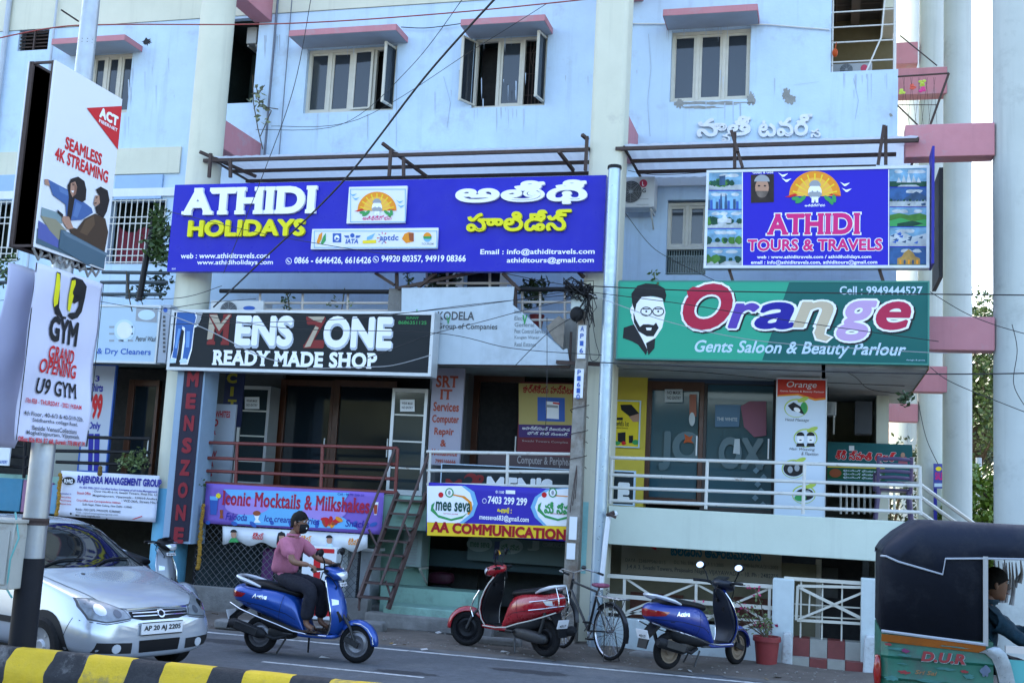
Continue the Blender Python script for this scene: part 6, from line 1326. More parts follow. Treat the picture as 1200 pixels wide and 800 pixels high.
# tub body: ribbed green sides
def tub(x, w_): return [(x, 10.15-w_, zS-.0), (x, 10.15-w_-.004, zS-.14), (x, 10.15-w_-.012, zS-.16), (x, 10.15-w_, zS-.18), (x, 10.15-w_-.004, zS-.30), (x, 10.15-w_-.012, zS-.32), (x, 10.15-w_, zS-.34), (x, 10.15-w_-.004, .5), (x, 10.15-w_+.02, .32), (x, 10.15+w_-.02, .32), (x, 10.15+w_+.004, .5), (x, 10.15+w_, zS-.34), (x, 10.15+w_, zS)]
bt = MB().loft([tub(X0-.0, .60), tub(X0+.05, .64), tub(X0+.3, .65), tub(X0+.62, .65), tub(X0+.80, .65)]); bt.build('body', rg, rk, smooth=True, angle=25)
MB().loft([tub(X0+1.45, .60), tub(X0+1.9, .50), tub(X0+2.2, .25)]).build('front_body', rg, rk, smooth=True, angle=30); MB().box(X0+.05, X0+2.0, yn+.05, yf-.05, .30, .36).build('floor', dplastic, rk)
st_ = MB(); st_.prism([(X0, yn-.003, zS), (X0+.745, yn-.006, zS-.025), (X0+.745, yn-.006, zS-.085), (X0, yn-.003, zS-.055)], (0, -.006, 0)); st_.build('stripe', mat('orange_stripe', (.30, .085, .008), .55, noise=.3, scale=10, dirt=(.10, .09, .05), dscale=5), rk)
k = Ink(yn-.004); rt_ = mat('painted_red', (.30, .03, .035), .6, noise=.3, scale=14); 
k.w(mat('painted_pale', (.22, .30, .30), .6), 'D.U.R', (1079.6, 764.6, 1131.6, 776.6), bold=.05, shear=.2, lift=.011, grow_by=.02); k.w(rt_, 'D.U.R', (1079, 764, 1131, 776), bold=.05, shear=.2, lift=.014)
tq_ = mat('painted_aqua', (.05, .22, .20), .6, noise=.4, scale=12)
rnd = random.Random(21)
def patch(cx, cy, rx, ry, m, i, n=18): k.s(m, [(cx+rx*math.cos(2*math.pi*q/n)*rnd.uniform(.6, 1.2), cy+rx*.1*math.cos(2*math.pi*q/n)+ry*math.sin(2*math.pi*q/n)*rnd.uniform(.5, 1.3)) for q in range(n)], 'painted_mark', lift=.0105+.0004*i)
for i, (x, y, rx, ry) in enumerate(((1052, 760, 14, 2), (1060, 767, 9, 1.6), (1046, 794, 9, 3), (1108, 783, 12, 1.6), (1058, 777, 7, 1), (1120, 757.5, 22, .8), (1090, 797, 16, 2), (1135, 792, 7, 3))): patch(x, y, rx, ry, tq_, i)
for i, (x, y, rx, ry, m_) in enumerate(((1060, 787, 8, 2, rt_), (1061, 762, 5, 3, mat('painted_purple', (.14, .015, .08), .6)), (1041, 754, 5, 1.4, rt_), (1154, 786, 6, 7, mat('painted_lilac', (.12, .17, .26), .6, noise=.4, scale=14)), (1130, 786, 5, 2, rt_))): patch(x, y, rx, ry, m_, i+9)
k.w(mat('painted_gold', (.25, .13, .05), .6), 'Sri Sai', (1072, 785, 1098, 790), bold=.02, shear=.3, lift=.011)
k.done(rk)
fe = MB(); pts = [P(x, y, yn-.02) for x, y in ((1156, 760), (1163, 761), (1171, 768), (1176, 780), (1179, 792), (1182, 806))]
fe.loft([[(p.x-.05, yn-.02, p.z-.03), (p.x, yn-.035, p.z), (p.x+.05, yn-.02, p.z+.02), (p.x+.05, yn+.08, p.z+.02), (p.x-.05, yn+.08, p.z-.03)] for p in pts]); fe.build('fender', mat('scuffed_silver', (.42, .47, .5), .35, metal=.5, noise=.35, scale=16), rk, smooth=True)
MB().bar(P(1178, 760, yn+.02), P(1240, 764, yn+.02), .05).build('grab_bar', mat('cream_bar', (.55, .52, .48), .5), rk); MB().box(X0+.85, X0+1.6, yn+.04, yn+.06, .4, zS-.12).build('side_panel', mat('aqua_panel', (.10, .42, .42), .4), rk)
MB().loft([ring(X0+.10, .55, .62, .72, yc=10.15, e=5), ring(X0+.55, .55, .60, .74, yc=10.15, e=5)]).build('rear_seat', seat_m, rk, sub=1); MB().box(X0+.04, X0+.10, yn+.08, yf-.08, .70, 1.3).build('rear_backrest', seat_m, rk); MB().loft([ring(X0+1.02, .2, .74, .84, yc=10.1, e=4), ring(X0+1.3, .2, .74, .84, yc=10.1, e=4)]).build('driver_seat', seat_m, rk, sub=1)
hb_ = MB(); hb_.tube([(X0+1.72, 9.85, 1.08), (X0+1.66, 10.0, 1.12), (X0+1.7, 10.15, 1.1), (X0+1.66, 10.3, 1.12), (X0+1.72, 10.45, 1.08)], .016, 8); hb_.tube([(X0+1.7, 10.15, 1.1), (X0+1.85, 10.15, .6)], .025, 8); hb_.build('handlebar', plastic, rk, smooth=True)
for (x, y) in ((X0+.42, yn+.06), (X0+.42, yf-.06), (X0+2.05, 10.15)):
    mb = MB(); mb.lathe([(.13, -.05), (.2, -.055), (.225, -.02), (.225, .02), (.2, .055), (.13, .05), (.13, -.05)], (x, y, .225), 'Y', 30); wo = mb.build('wheel', tyre_m, rk, smooth=True); MB().lathe([(0, -.05), (.05, -.05), (.13, -.02), (.13, .02), (.05, .05), (0, .05)], (x, y, .225), 'Y', 24).build('rim', alloy, wo, smooth=True)
MB().lathe([(.0, -.012), (.05, -.012), (.055, 0)], (X0-.03, yn+.08, zS-.22), 'X', 16).build('tail_light', redlens, rk); MB().loft([ring(X0-.06, .04, zS-.42, zS-.17, yc=yn+.04), ring(X0+.01, .05, zS-.45, zS-.13, yc=yn+.05)]).build('rear_lamp', redlens, rk, sub=1)
# tassels hanging in the rickshaw
mb = MB(); rnd = random.Random(5)
for i in range(26): x = X0+rnd.uniform(.95, 1.5); y = rnd.uniform(10.3, 10.75); z = 1.66-rnd.random()*.05; l = rnd.uniform(.15, .34); mb.tube([(x, y, z), (x+.01, y, z-l*.6), (x-.01, y, z-l)], [.004, .012, .02], 6)
mb.build('tassel', mat('tassel_white', (.55, .56, .6), .8, noise=.5, scale=30), rk, smooth=True)

# ------------------------------------------------------------------ bicycle
bl = mat('bicycle_black', (.02, .02, .022), .35, noise=.2); steel = mat('bicycle_steel', (.45, .45, .46), .25, metal=.9)
rw = G(713, 775); hb = R(136); bk = thing('bicycle', 'old black roadster bicycle with pink saddle cover leaning by the utility pole', 'bicycle', (rw.x, rw.y, .02), hb); L = dict(local=True); rwz = .345; WB = 1.08
for nm, x in (('rear', 0), ('front', WB)):
    t_ = MB(); t_.lathe([(rwz-.02+.02*math.cos(2*math.pi*k/10), .02*math.sin(2*math.pi*k/10)) for k in range(11)], (x, 0, rwz), 'Y', 48); w_ = t_.build('wheel', tyre_m, bk, smooth=True, **L)
    r_ = MB(); r_.lathe([(rwz-.04, -.014), (rwz-.052, 0), (rwz-.04, .014), (rwz-.034, 0), (rwz-.04, -.014)], (x, 0, rwz), 'Y', 48); r_.cyl((x, -.05, rwz), (x, .05, rwz), .018, .018, 10); r_.build('rim', steel, w_, smooth=True)
    s_ = MB()
    for k in range(32): a = 2*math.pi*k/32; b_ = a+(.35 if k % 4 < 2 else -.35); y = .03 if k % 2 else -.03; s_.tube([(x+.018*math.cos(b_), y, rwz+.018*math.sin(b_)), (x+(rwz-.045)*math.cos(a), 0, rwz+(rwz-.045)*math.sin(a))], .0022, 4)
    s_.build('spokes', steel, w_)
    f_ = MB(); secs = []
    for k in range(13): a = R((20 if x else 40)+k*13); secs.append([(x+(rwz+.02)*math.cos(a), y, rwz+(rwz+.02-(.012 if abs(y) > .02 else 0))*math.sin(a)) for y in (-.03, -.012, .012, .03)])
    f_.loft(secs, closed=False); f_.build('mudguard', bl, bk, smooth=True, **L)
fr = MB(); bb = (.46, 0, .30); sp = (.30, 0, .80); hd1 = (.86, 0, .92); hd2 = (.90, 0, .78)
for a, b, r in ((bb, sp, .016), (sp, (.86, 0, .88), .015), (bb, hd2, .017), (hd1, hd2, .02), (bb, (0, .05, rwz), .01), (bb, (0, -.05, rwz), .01), ((.33, 0, .74), (0, .05, rwz), .009), ((.33, 0, .74), (0, -.05, rwz), .009), (hd2, (1.0, .05, .62), .012), ((1.0, .05, .62), (WB, .05, rwz), .012), (hd2, (1.0, -.05, .62), .012), ((1.0, -.05, .62), (WB, -.05, rwz), .012)): fr.tube([a, b], r, 8)
fr.build('frame', bl, bk, smooth=True, **L)
h_ = MB(); h_.tube([(.62, .27, 1.0), (.78, .27, 1.02), (.86, .18, 1.04), (.85, 0, 1.0), (.86, -.18, 1.04), (.78, -.27, 1.02), (.62, -.27, 1.0)], .011, 8); h_.tube([(.85, 0, 1.0), hd1], .014, 8); h_.build('handlebar', steel, bk, smooth=True, **L)
b_ = MB(); b_.ball((.80, -.12, 1.07), (.035, .035, .028), 14, 8); b_.build('bell', bl, bk, smooth=True, **L)
gp_ = MB()
for s_ in (-1, 1): gp_.tube([(.68, s_*.27, 1.01), (.57, s_*.27, .995)], .016, 8)
gp_.build('grip', plastic, bk, **L)
MB().loft([ring(.06+.08, .10, .865, .92), ring(.2, .11, .855, .92), ring(.3, .06, .86, .915), ring(.42, .03, .865, .905)]).build('saddle', mat('pink_print_cover', (.42, .10, .19), .7, noise=.6, scale=22), bk, sub=1, **L)
ss = MB()
for s_ in (-1, 1): ss.tube([(.16+.02*math.cos(k), s_*.06+.02*math.sin(k), .78+.008*k) for k in range(11)], .004, 5)
ss.tube([(.30, 0, .78), (.26, 0, .86)], .013, 8); ss.build('saddle_spring', steel, bk, smooth=True, **L)
c_ = MB()
for y in (-.07, 0, .07): c_.tube([(-.28, y, .76), (.25, y, .76)], .007, 6)
for x in (-.28, -.1, .1, .25): c_.tube([(x, -.07, .76), (x, .07, .76)], .007, 6)
for s_ in (-1, 1): c_.tube([(-.2, s_*.07, .76), (0, s_*.06, rwz)], .006, 6); c_.tube([(.05, s_*.07, .76), (0, s_*.06, rwz)], .006, 6)
c_.build('carrier', steel, bk, smooth=True, **L)
cr = MB(); cr.lathe([(.085, -.004), (.095, -.004), (.095, .004), (.085, .004), (.085, -.004)], (bb[0], -.045, bb[2]), 'Y', 24); cr.tube([(bb[0], -.06, bb[2]), (bb[0]+.12, -.06, bb[2]-.12)], .01, 6); cr.tube([(bb[0], .06, bb[2]), (bb[0]-.12, .06, bb[2]+.12)], .01, 6); cr.tube([(bb[0], -.05, bb[2]+.09), (.0, -.045, rwz+.03)], .004, 4); cr.tube([(bb[0], -.05, bb[2]-.09), (.0, -.045, rwz-.03)], .004, 4); cr.build('crank', steel, bk, smooth=True, **L)
pd = MB(); pd.obox((bb[0]+.12, -.11, bb[2]-.12), (.09, .08, .02)); pd.obox((bb[0]-.12, .11, bb[2]+.12), (.09, .08, .02)); pd.build('pedal', plastic, bk, **L)
sd2 = MB(); sd2.tube([(0, .08, rwz), (-.06, .12, .0), (-.06, -.12, .0), (0, -.08, rwz)], .008, 6); sd2.build('stand', bl, bk, **L)
# ------------------------------------------------------------------ people
def skinned(name, joints, edges, m, parent, root, sub=2, local=True):
    names = list(joints); idx = {n: i for i, n in enumerate(names)}
    me = bpy.data.meshes.new(name); me.from_pydata([joints[n][0] for n in names], [(idx[a], idx[b]) for a, b in edges], [])
    o = bpy.data.objects.new(name, me); COL.objects.link(o)
    sk = o.modifiers.new('k', 'SKIN'); sk.use_smooth_shade = True; sk.branch_smoothing = .6
    for n in names:
        r = joints[n][1]; r = (r, r) if not isinstance(r, tuple) else r
        v = me.skin_vertices[0].data[idx[n]]; v.radius = r; v.use_root = (n == root)
    d = o.modifiers.new('s', 'SUBSURF'); d.levels = d.render_levels = sub
    bake(o)
    if m: o.data.materials.clear(); o.data.materials.append(m)
    for p in o.data.polygons: p.use_smooth = True
    if parent is not None: o.parent = parent
    return o
skin_m = mat('brown_skin', (.20, .095, .055), .5, noise=.08, scale=10); hair_m = mat('hair_black', (.008, .007, .006), .75, noise=.3, scale=40); eye_w = mat('eye_white', (.6, .58, .55), .3); cloth_pink = mat('pink_shirt', (.50, .17, .25), .9, noise=.22, scale=22, bump=.4, spec=.2); cloth_navy = mat('navy_trousers', (.006, .007, .016), .85, noise=.2, scale=14, bump=.2); sandal = mat('leather_sandal', (.05, .028, .018), .6); mask_m = mat('black_cloth_mask', (.012, .012, .014), .8)
def join_into(o, mb, m=None):
    bm = bmesh.new(); bm.from_mesh(o.data); n0 = len(bm.verts); vs = [bm.verts.new(v) for v in mb.v]
    mi = 0
    if m is not None and m.name not in [k.name for k in o.data.materials]: o.data.materials.append(m)
    if m is not None: mi = [k.name for k in o.data.materials].index(m.name)
    for f in mb.f:
        try: q = bm.faces.new([vs[i] for i in f]); q.smooth = True; q.material_index = mi
        except ValueError: pass
    bmesh.ops.recalc_face_normals(bm, faces=bm.faces); bm.to_mesh(o.data); bm.free()
def head_mesh(c, rz, tilt=0., s=1.):
    """head about 23 cm tall: skull, jaw, nose, ears; returns matrix and builder"""
    mtx = Matrix.Translation(c) @ Matrix.Rotation(rz, 4, 'Z') @ Matrix.Rotation(tilt, 4, 'Y')
    mb = MB(); N = 18
    prof = [(-.118, .030, .045, .018), (-.105, .046, .058, .012), (-.085, .056, .068, .006), (-.055, .063, .078, .002), (-.02, .069, .087, 0), (.02, .073, .094, -.004), (.06, .072, .095, -.008), (.09, .061, .083, -.010), (.11, .042, .058, -.012), (.120, .016, .022, -.012)]
    secs = [[(cx+ry*math.cos(2*math.pi*j/N)*(1.0 if math.cos(2*math.pi*j/N) < 0 else .98), rx*math.sin(2*math.pi*j/N), z) for j in range(N)] for z, rx, ry, cx in prof]
    mb.loft(secs)
    mb.loft([[(.082, -.006, .022), (.082, .006, .022), (.078, .004, .03), (.078, -.004, .03)], [(.105, -.013, -.022), (.105, .013, -.022), (.094, .008, .0), (.094, -.008, .0)], [(.083, -.015, -.036), (.083, .015, -.036), (.112, .005, -.026), (.112, -.005, -.026)]])
    for s_ in (-1, 1): mb.ball((-.005, s_*.077, -.005), (.016, .010, .032), 10, 7)
    mb.v = [tuple(mtx @ (Vector(v)*s)) for v in mb.v]; return mtx @ Matrix.Scale(s, 4), mb
def hand(mb, wrist, palm_dir, curl_axis, thumb_side, s=1., curl=70):
    """palm and five unequal fingers; fingers bend about curl_axis; thumb leaves the side of the palm"""
    w = Vector(wrist); d = Vector(palm_dir).normalized(); ax = Vector(curl_axis).normalized(); side = ax
    nrm = d.cross(ax).normalized()
    pc = w + d*.045*s
    secs = []
    for t, hw, ht in ((0, .026, .018), (.03, .036, .017), (.065, .042, .015), (.09, .040, .012)):
        c = w + d*t*s; secs.append([c + side*hw*s*math.cos(a*math.pi/5) + nrm*ht*s*math.sin(a*math.pi/5) for a in range(10)])
    mb.loft(secs)
    for k, ln in enumerate((.066, .074, .070, .055)):
        b = w + d*.085*s + side*(.030-.020*k)*s*thumb_side; p = [b]; dd = d.copy()
        for q in range(3): dd = Matrix.Rotation(R(curl*(.8 if q == 0 else 1)), 3, ax*1) @ dd if q else Matrix.Rotation(R(curl*.6), 3, ax) @ dd; p.append(p[-1]+dd*ln*s*(.45, .32, .25)[q])
        mb.tube([b-d*.02*s]+p, [.009*s, .009*s, .0085*s, .0075*s, .006*s], 8)
    b = w + d*.03*s + side*.034*s*thumb_side; dd = (d*.7+side*.7*thumb_side).normalized(); p = [b, b+dd*.03*s]; dd2 = Matrix.Rotation(R(curl*.5), 3, ax) @ (d*.95+side*.2*thumb_side).normalized(); p += [p[-1]+dd2*.028*s, p[-1]+dd2*.05*s]; mb.tube(p, [.012*s, .011*s, .009*s, .006*s], 8)
def person(label, loc, rz, J, shirt, trousers, head_c, head_rz, mask=False, glasses=False, sleeves='short', feet=True, group=None, grips=None, parts=True):
    t = thing('person', label, 'person', loc, rz, group)
    j = {'pelvis': (J['pelvis'], (.145, .125)), 'waist': (J['waist'], (.15, .125)), 'chest': (J['chest'], (.17, .135)), 'neck0': (J['neck'], (.062, .062)), 'neck1': (J['head0'], (.056, .056))}
    E_ = [('pelvis', 'waist'), ('waist', 'chest'), ('chest', 'neck0'), ('neck0', 'neck1')]
    for s_ in 'LR':
        for a, b, r in (('sh', 'chest', .058), ('el', None, .041), ('wr', None, .027)): j[a+s_] = (J[a+s_], r)
        E_ += [('chest', 'sh'+s_), ('sh'+s_, 'el'+s_), ('el'+s_, 'wr'+s_)]
        j['hip'+s_] = (J['hip'+s_], .085); j['kn'+s_] = (J['kn'+s_], .058); j['an'+s_] = (J['an'+s_], .036); E_ += [('pelvis', 'hip'+s_), ('hip'+s_, 'kn'+s_), ('kn'+s_, 'an'+s_)]
        if feet: j['to'+s_] = (J['to'+s_], (.042, .026)); E_.append(('an'+s_, 'to'+s_))
    body = skinned('body', j, E_, skin_m, t, 'pelvis')
    body.data.materials.append(shirt); body.data.materials.append(trousers); pz, nz_ = J['pelvis'][2], J['neck'][2]-.035
    for p in body.data.polygons:
        c = p.center; arm = c.x > min(J['elL'][0], J['elR'][0])-(.06 if sleeves == 'short' else -.16) and abs(c.y) > .17 and c.z > pz
        if arm: continue
        if pz-.02 < c.z < nz_: p.material_index = 1
        elif J['anL'][2]+.05 < c.z <= pz-.02: p.material_index = 2
    hm, hb_ = head_mesh(head_c, head_rz, 0, 1.06); join_into(body, hb_)
    hd = MB()
    for s_ in 'LR':
        g = grips and grips.get(s_)
        if g: hand(hd, J['wr'+s_], g[0], g[1], g[2])
    join_into(body, hd)
    ey = MB(); iris = MB(); br = MB(); lip = MB()
    for s_ in (-1, 1):
        ey.ball((.080, s_*.031, .016), (.010, .014, .008), 10, 6); iris.ball((.089, s_*.031, .016), (.004, .006, .006), 8, 5); br.tube([(.080, s_*.052, .036), (.090, s_*.034, .042), (.090, s_*.014, .038)], [.003, .005, .004], 6)
    lip.tube([(.078, -.022, -.064), (.086, 0, -.062), (.078, .022, -.064)], [.003, .006, .003], 6)
    for q, m_ in ((ey, eye_w), (iris, black), (br, hair_m), (lip, mat('lip', (.17, .06, .05), .5))):
        q.v = [tuple(hm @ Vector(v)) for v in q.v]; join_into(body, q, m_)
    # hair: cap over the skull with an uneven fringe
    h = MB(); N = 24; secs = []
    for i in range(7):
        th = i/6; rg = []
        for k in range(N):
            a = 2*math.pi*k/N; front = max(0, math.cos(a)); zlow = -.062 + .03*abs(math.sin(a))**3 + .115*front**.7 + .010*math.sin(a*9)*(.3+front); z = .133 + (zlow-.133)*th; rr = math.sqrt(max(0, 1-((z-.01)/.125)**2)) if z > .01 else 1.
            rg.append((-.008+(.1055+.003*math.sin(5*a+i)+.002*math.sin(13*a))*max(rr, .05)*math.cos(a), (.0855+.002*math.sin(7*a+2*i))*rr*math.sin(a)*(1 if z > 0 else .95), z))
        secs.append(rg)
    h.loft(secs); h.v = [tuple(hm @ Vector(v)) for v in h.v]; ho = h.build('hair', hair_m, t, smooth=True, local=True)
    if mask:
        q = MB(); secs = []
        for z, x, wd in ((-.012, .108, .052), (-.03, .118, .062), (-.06, .112, .066), (-.09, .098, .058), (-.112, .075, .045)): secs.append([(x-.9*(abs(u)**2.2)*x*.62, u*wd*1.1, z) for u in [-1+k/5 for k in range(11)]])
        q.loft(secs, closed=False); 
        for s_ in (-1, 1): q.tube([(.045, s_*.068, -.03), (.0, s_*.082, .0), (-.012, s_*.082, .028)], .0025, 5)
        q.v = [tuple(hm @ Vector(v)) for v in q.v]; mo = q.build('face_mask', mask_m, t, smooth=True, local=True); mo.modifiers.new('t', 'SOLIDIFY').thickness = .003
        q = MB(); q.box(.1135, .1155, -.038, -.020, -.062, -.047); q.v = [tuple(hm @ Vector(v)) for v in q.v]; q.build('mask_tag', white, mo)
    if glasses:
        q = MB()
        for s_ in (-1, 1): q.tube([(.100, s_*.033+.023*math.cos(k*.5236), .016+.017*math.sin(k*.5236)) for k in range(12)], .0018, 5, closed=True); q.tube([(.098, s_*.055, .022), (.05, s_*.074, .022), (-.01, s_*.08, .015)], .0018, 5)
        q.tube([(.101, -.010, .02), (.103, 0, .022), (.101, .010, .02)], .0018, 5); q.v = [tuple(hm @ Vector(v)) for v in q.v]; q.build('glasses', chrome, t, local=True)
    # shirt
    V = Vector; js = {'a': (V(J['pelvis'])+V((.0, 0, .0)), (.205, .19)), 'b': (J['waist'], (.20, .18)), 'c': (J['chest'], (.205, .172)), 'd': (V(J['neck'])-V((0, 0, .03)), (.075, .07))}; es = [('a', 'b'), ('b', 'c'), ('c', 'd')]
    for s_ in 'LR':
        sh, el, wr = V(J['sh'+s_]), V(J['el'+s_]), V(J['wr'+s_]); js['s'+s_] = (sh, .082); es.append(('c', 's'+s_))
        if sleeves == 'short': js['e'+s_] = (sh.lerp(el, .80), .074); es.append(('s'+s_, 'e'+s_))
        else: js['e'+s_] = (el, .058); js['w'+s_] = (el.lerp(wr, .92), .045); es += [('s'+s_, 'e'+s_), ('e'+s_, 'w'+s_)]
    so_ = skinned('shirt', js, es, shirt, t, 'c')
    dmod = so_.modifiers.new('d', 'DISPLACE'); tx_ = bpy.data.textures.new('folds', 'CLOUDS'); tx_.noise_scale = .07; dmod.texture = tx_; dmod.strength = .045; dmod.mid_level = .5
    cl = MB(); n_ = V(J['neck']); cl.lathe([(.066, -.03), (.072, .0), (.080, .012), (.086, -.012)], n_, 'Z', 20); cl.build('collar', shirt, so_, smooth=True, local=True)
    jt = {'p': (J['pelvis'], (.152, .122)), 'q': (V(J['pelvis'])+(V(J['waist'])-V(J['pelvis']))*.4, (.15, .118))}; et = [('p', 'q')]
    for s_ in 'LR':
        kn, an = V(J['kn'+s_]), V(J['an'+s_]); jt['h'+s_] = (J['hip'+s_], .115); jt['k'+s_] = (kn, .092); jt['a'+s_] = (kn.lerp(an, .92), .075); et += [('p', 'h'+s_), ('h'+s_, 'k'+s_), ('k'+s_, 'a'+s_)]
    to_ = skinned('trousers', jt, et, trousers, t, 'p'); dm = to_.modifiers.new('d', 'DISPLACE'); dm.texture = tx_; dm.strength = .025; dm.mid_level = .5
    if feet:
        for s_ in 'LR':
            an, to = V(J['an'+s_]), V(J['to'+s_]); d = (to-an); d.z = 0; d.normalize(); sd_ = V((-d.y, d.x, 0)); z = to.z-.034; sl = MB()
            out = []
            for u, hw in ((-.085, .025), (-.07, .035), (0, .034), (.09, .043), (.15, .036), (.17, .018)): out.append((u, hw))
            ptsL = [an.xy.to_3d()+d*u+sd_*hw for u, hw in out]; ptsR = [an.xy.to_3d()+d*u-sd_*hw for u, hw in out][::-1]
            sl.prism([V((p.x, p.y, z)) for p in ptsL+ptsR], (0, 0, .018)); a_ = an.xy.to_3d()
            for u in (.06, .115): sl.tube([V((a_+d*u+sd_*.045).xy.to_3d())+V((0, 0, z+.015)), V((a_+d*(u+.01)).xy.to_3d())+V((0, 0, z+.075)), V((a_+d*u-sd_*.045).xy.to_3d())+V((0, 0, z+.015))], .010, 6)
            sl.build('sandal', sandal, t, smooth=True, local=True)
    return t
# rider: same local frame as his scooter
JR = dict(pelvis=(-.36, 0, .90), waist=(-.36, 0, 1.03), chest=(-.31, 0, 1.23), neck=(-.275, 0, 1.385), head0=(-.245, 0, 1.46),
  shL=(-.285, .205, 1.31), elL=(-.08, .315, 1.10), wrL=(.11, .30, 1.07), shR=(-.285, -.205, 1.31), elR=(-.09, -.31, 1.085), wrR=(.11, -.30, 1.07),
  hipL=(-.30, .10, .87), knL=(.10, .16, .80), anL=(.08, .13, .40), toL=(.20, .14, .345), hipR=(-.30, -.10, .87), knR=(.10, -.18, .80), anR=(.04, -.15, .40), toR=(.16, -.17, .345))
person('man in pink short sleeved shirt, dark trousers and black face mask riding the blue scooter', (-5.74, 12.55, 0), HB, JR, cloth_pink, cloth_navy, (-.205, 0, 1.525), R(-8), mask=True, glasses=True, grips={'L': ((.75, .12, -.3), (0, 1, 0), -1), 'R': ((.75, -.12, -.3), (0, 1, 0), 1)})
JD = dict(pelvis=(-.02, 0, .90), waist=(-.02, 0, 1.02), chest=(.04, 0, 1.20), neck=(.07, 0, 1.36), head0=(.09, 0, 1.43),
  shL=(.05, .18, 1.28), elL=(.28, .26, 1.10), wrL=(.50, .26, 1.12), shR=(.05, -.18, 1.28), elR=(.27, -.25, 1.07), wrR=(.50, -.28, 1.10),
  hipL=(.04, .10, .88), knL=(.40, .14, .80), anL=(.42, .14, .45), toL=(.54, .14, .40), hipR=(.04, -.10, .88), knR=(.40, -.14, .80), anR=(.42, -.14, .45), toR=(.54, -.14, .40))
person('driver in teal shirt sitting at the handlebar of the green auto rickshaw', (X0+.80, 10.28, -.03), 0, JD, mat('teal_shirt', (.012, .055, .09), .85, noise=.5, scale=20, bump=.2), cloth_navy, (.12, 0, 1.49), 0, sleeves='long', grips={'L': ((.8, .1, -.2), (0, 1, 0), -1), 'R': ((.8, -.1, -.2), (0, 1, 0), 1)})

# ------------------------------------------------------------------ striped median and lamp post
my = mat('kerb_yellow', (.70, .46, .012), .75, noise=.18, scale=9, dirt=(.14, .12, .08), dscale=3.2, dlo=.54, dhi=.70, bump=.3); mk = mat('kerb_black', (.018, .019, .022), .75, noise=.3, scale=9, dirt=(.16, .155, .15), dscale=3.5, dlo=.56, dhi=.72, bump=.3)
secp = [(8.56, .30), (8.52, .485), (8.49, .50), (8.41, .50), (8.385, .485), (8.31, .35), (8.295, .32), (8.29, 0)]
md = thing('median_kerb', 'concrete road median kerb painted in yellow and black stripes below the lamp post', 'kerb', (-5, 8.5, 0)); seg = .355
for col_i, m_ in ((0, my), (1, mk)):
    mb = MB()
    for i in range(-38, 40):
        if i % 2 != col_i: continue
        a = i*seg-.05+(.02 if col_i else -.02); b = a+seg+(.04 if not col_i else -.04); n_ = 5
        def edge(x, y, z): return x-(z-.5)*-.02+.03*mn.noise(Vector((x*7, z*9, 1)))
        w_ = lambda x, z: .010*mn.noise(Vector((x*3, z*6, 0)))+.004*mn.noise(Vector((x*13, z*17, 5)))
        rows = []
        fine = []
        for (ya, za), (yb, zb) in zip(secp[:-1], secp[1:]):
            k_ = max(1, int(math.hypot(yb-ya, zb-za)/.05)); fine += [(ya+(yb-ya)*q/k_, za+(zb-za)*q/k_) for q in range(k_)]
        fine.append(secp[-1])
        for (y, z) in fine:
            xa, xb = edge(a, y, z), edge(b, y, z); rows.append([(xa+(xb-xa)*k/n_, y+w_(xa+(xb-xa)*k/n_, z), z+w_(xa+(xb-xa)*k/n_+7, z)*(.6 if z > .02 else 0)) for k in range(n_+1)])
        mb.add([p for r in rows for p in r], [(j*(n_+1)+k, j*(n_+1)+k+1, (j+1)*(n_+1)+k+1, (j+1)*(n_+1)+k) for j in range(len(rows)-1) for k in range(n_)])
    o = mb.build('stripes', m_, md, smooth=True); o['kind'] = 'stuff'
MB().box(-24, 10.3, 8.53, 9.05, -.01, .30).build('core', conc, md)
galv = mat('galvanised_steel', (.40, .43, .46), .38, metal=.7, noise=.2, scale=6, streak=.3)
PX, PY = -6.56, 8.62
lp = thing('lamp_post', 'grey steel lamp post with black painted foot standing on the striped median', 'lamp post', (PX, PY, .3))
MB().tube([(PX, PY, .29), (PX, PY, 3.0), (PX, PY, 9.5)], [.108, .098, .055], 24).build('pole', galv, lp, smooth=True); zb_ = P(60, 655, PY).z
MB().lathe([(.112, .305), (.1115, zb_)], (PX, PY, 0), n=24).build('painted_foot', mat('black_foot_paint', (.014, .015, .02), .55, noise=.3), lp, smooth=True)
for z in (zb_+.32, zb_+.30): 
    MB().lathe([(.108, -.02), (.113, -.018), (.113, .018), (.108, .02)], (PX, PY, z), n=24).build('band', rust, lp, smooth=True)
mb = MB(); mb.tube([P(72, 12, PY-.1)+Vector((0, 0, 0)), P(72, 12, PY-.1)+Vector((0, .25, 0))], .008, 6)
for zz in (5.82, 5.79): mb.tube([(PX+.075*math.cos(k*.6), PY+.075*math.sin(k*.6), zz+.004*k) for k in range(11)], .006, 5)
mb.build('wire_tie', rust, lp)
z0, z1 = P(8, 690, 8.4).z, P(8, 612, 8.4).z; jx = P(18, 650, 8.4).x
jb = thing('junction_box', 'cream metal junction box strapped to the lamp post beside the silver car', 'junction box', (jx, 8.5, z0)); MB().box(jx-.40, jx, 8.35, 8.66, z0, z1).build('case', mat('cream_box', (.42, .42, .38), .6, noise=.15, dirt=(.2, .13, .08), dscale=3), jb, bevel=.01); MB().box(jx-.36, jx-.03, 8.335, 8.348, z0+.04, z1-.06).build('door', _mc['cream_box'], jb, bevel=.004); MB().box(jx-.42, jx+.015, 8.33, 8.68, z1, z1+.03).build('lid', _mc['cream_box'], jb, bevel=.005)
mb = MB(); mb.tube([P(18, 600, 8.4), P(22, 630, 8.36), P(12, 655, 8.34), P(8, 690, 8.36), P(14, 700, 8.4)], .008, 6); tag(recentre(mb.build('cable', mat('aqua_cable', (.12, .35, .33), .6), smooth=True)), 'thin aqua cable looping down the junction box', 'cable')
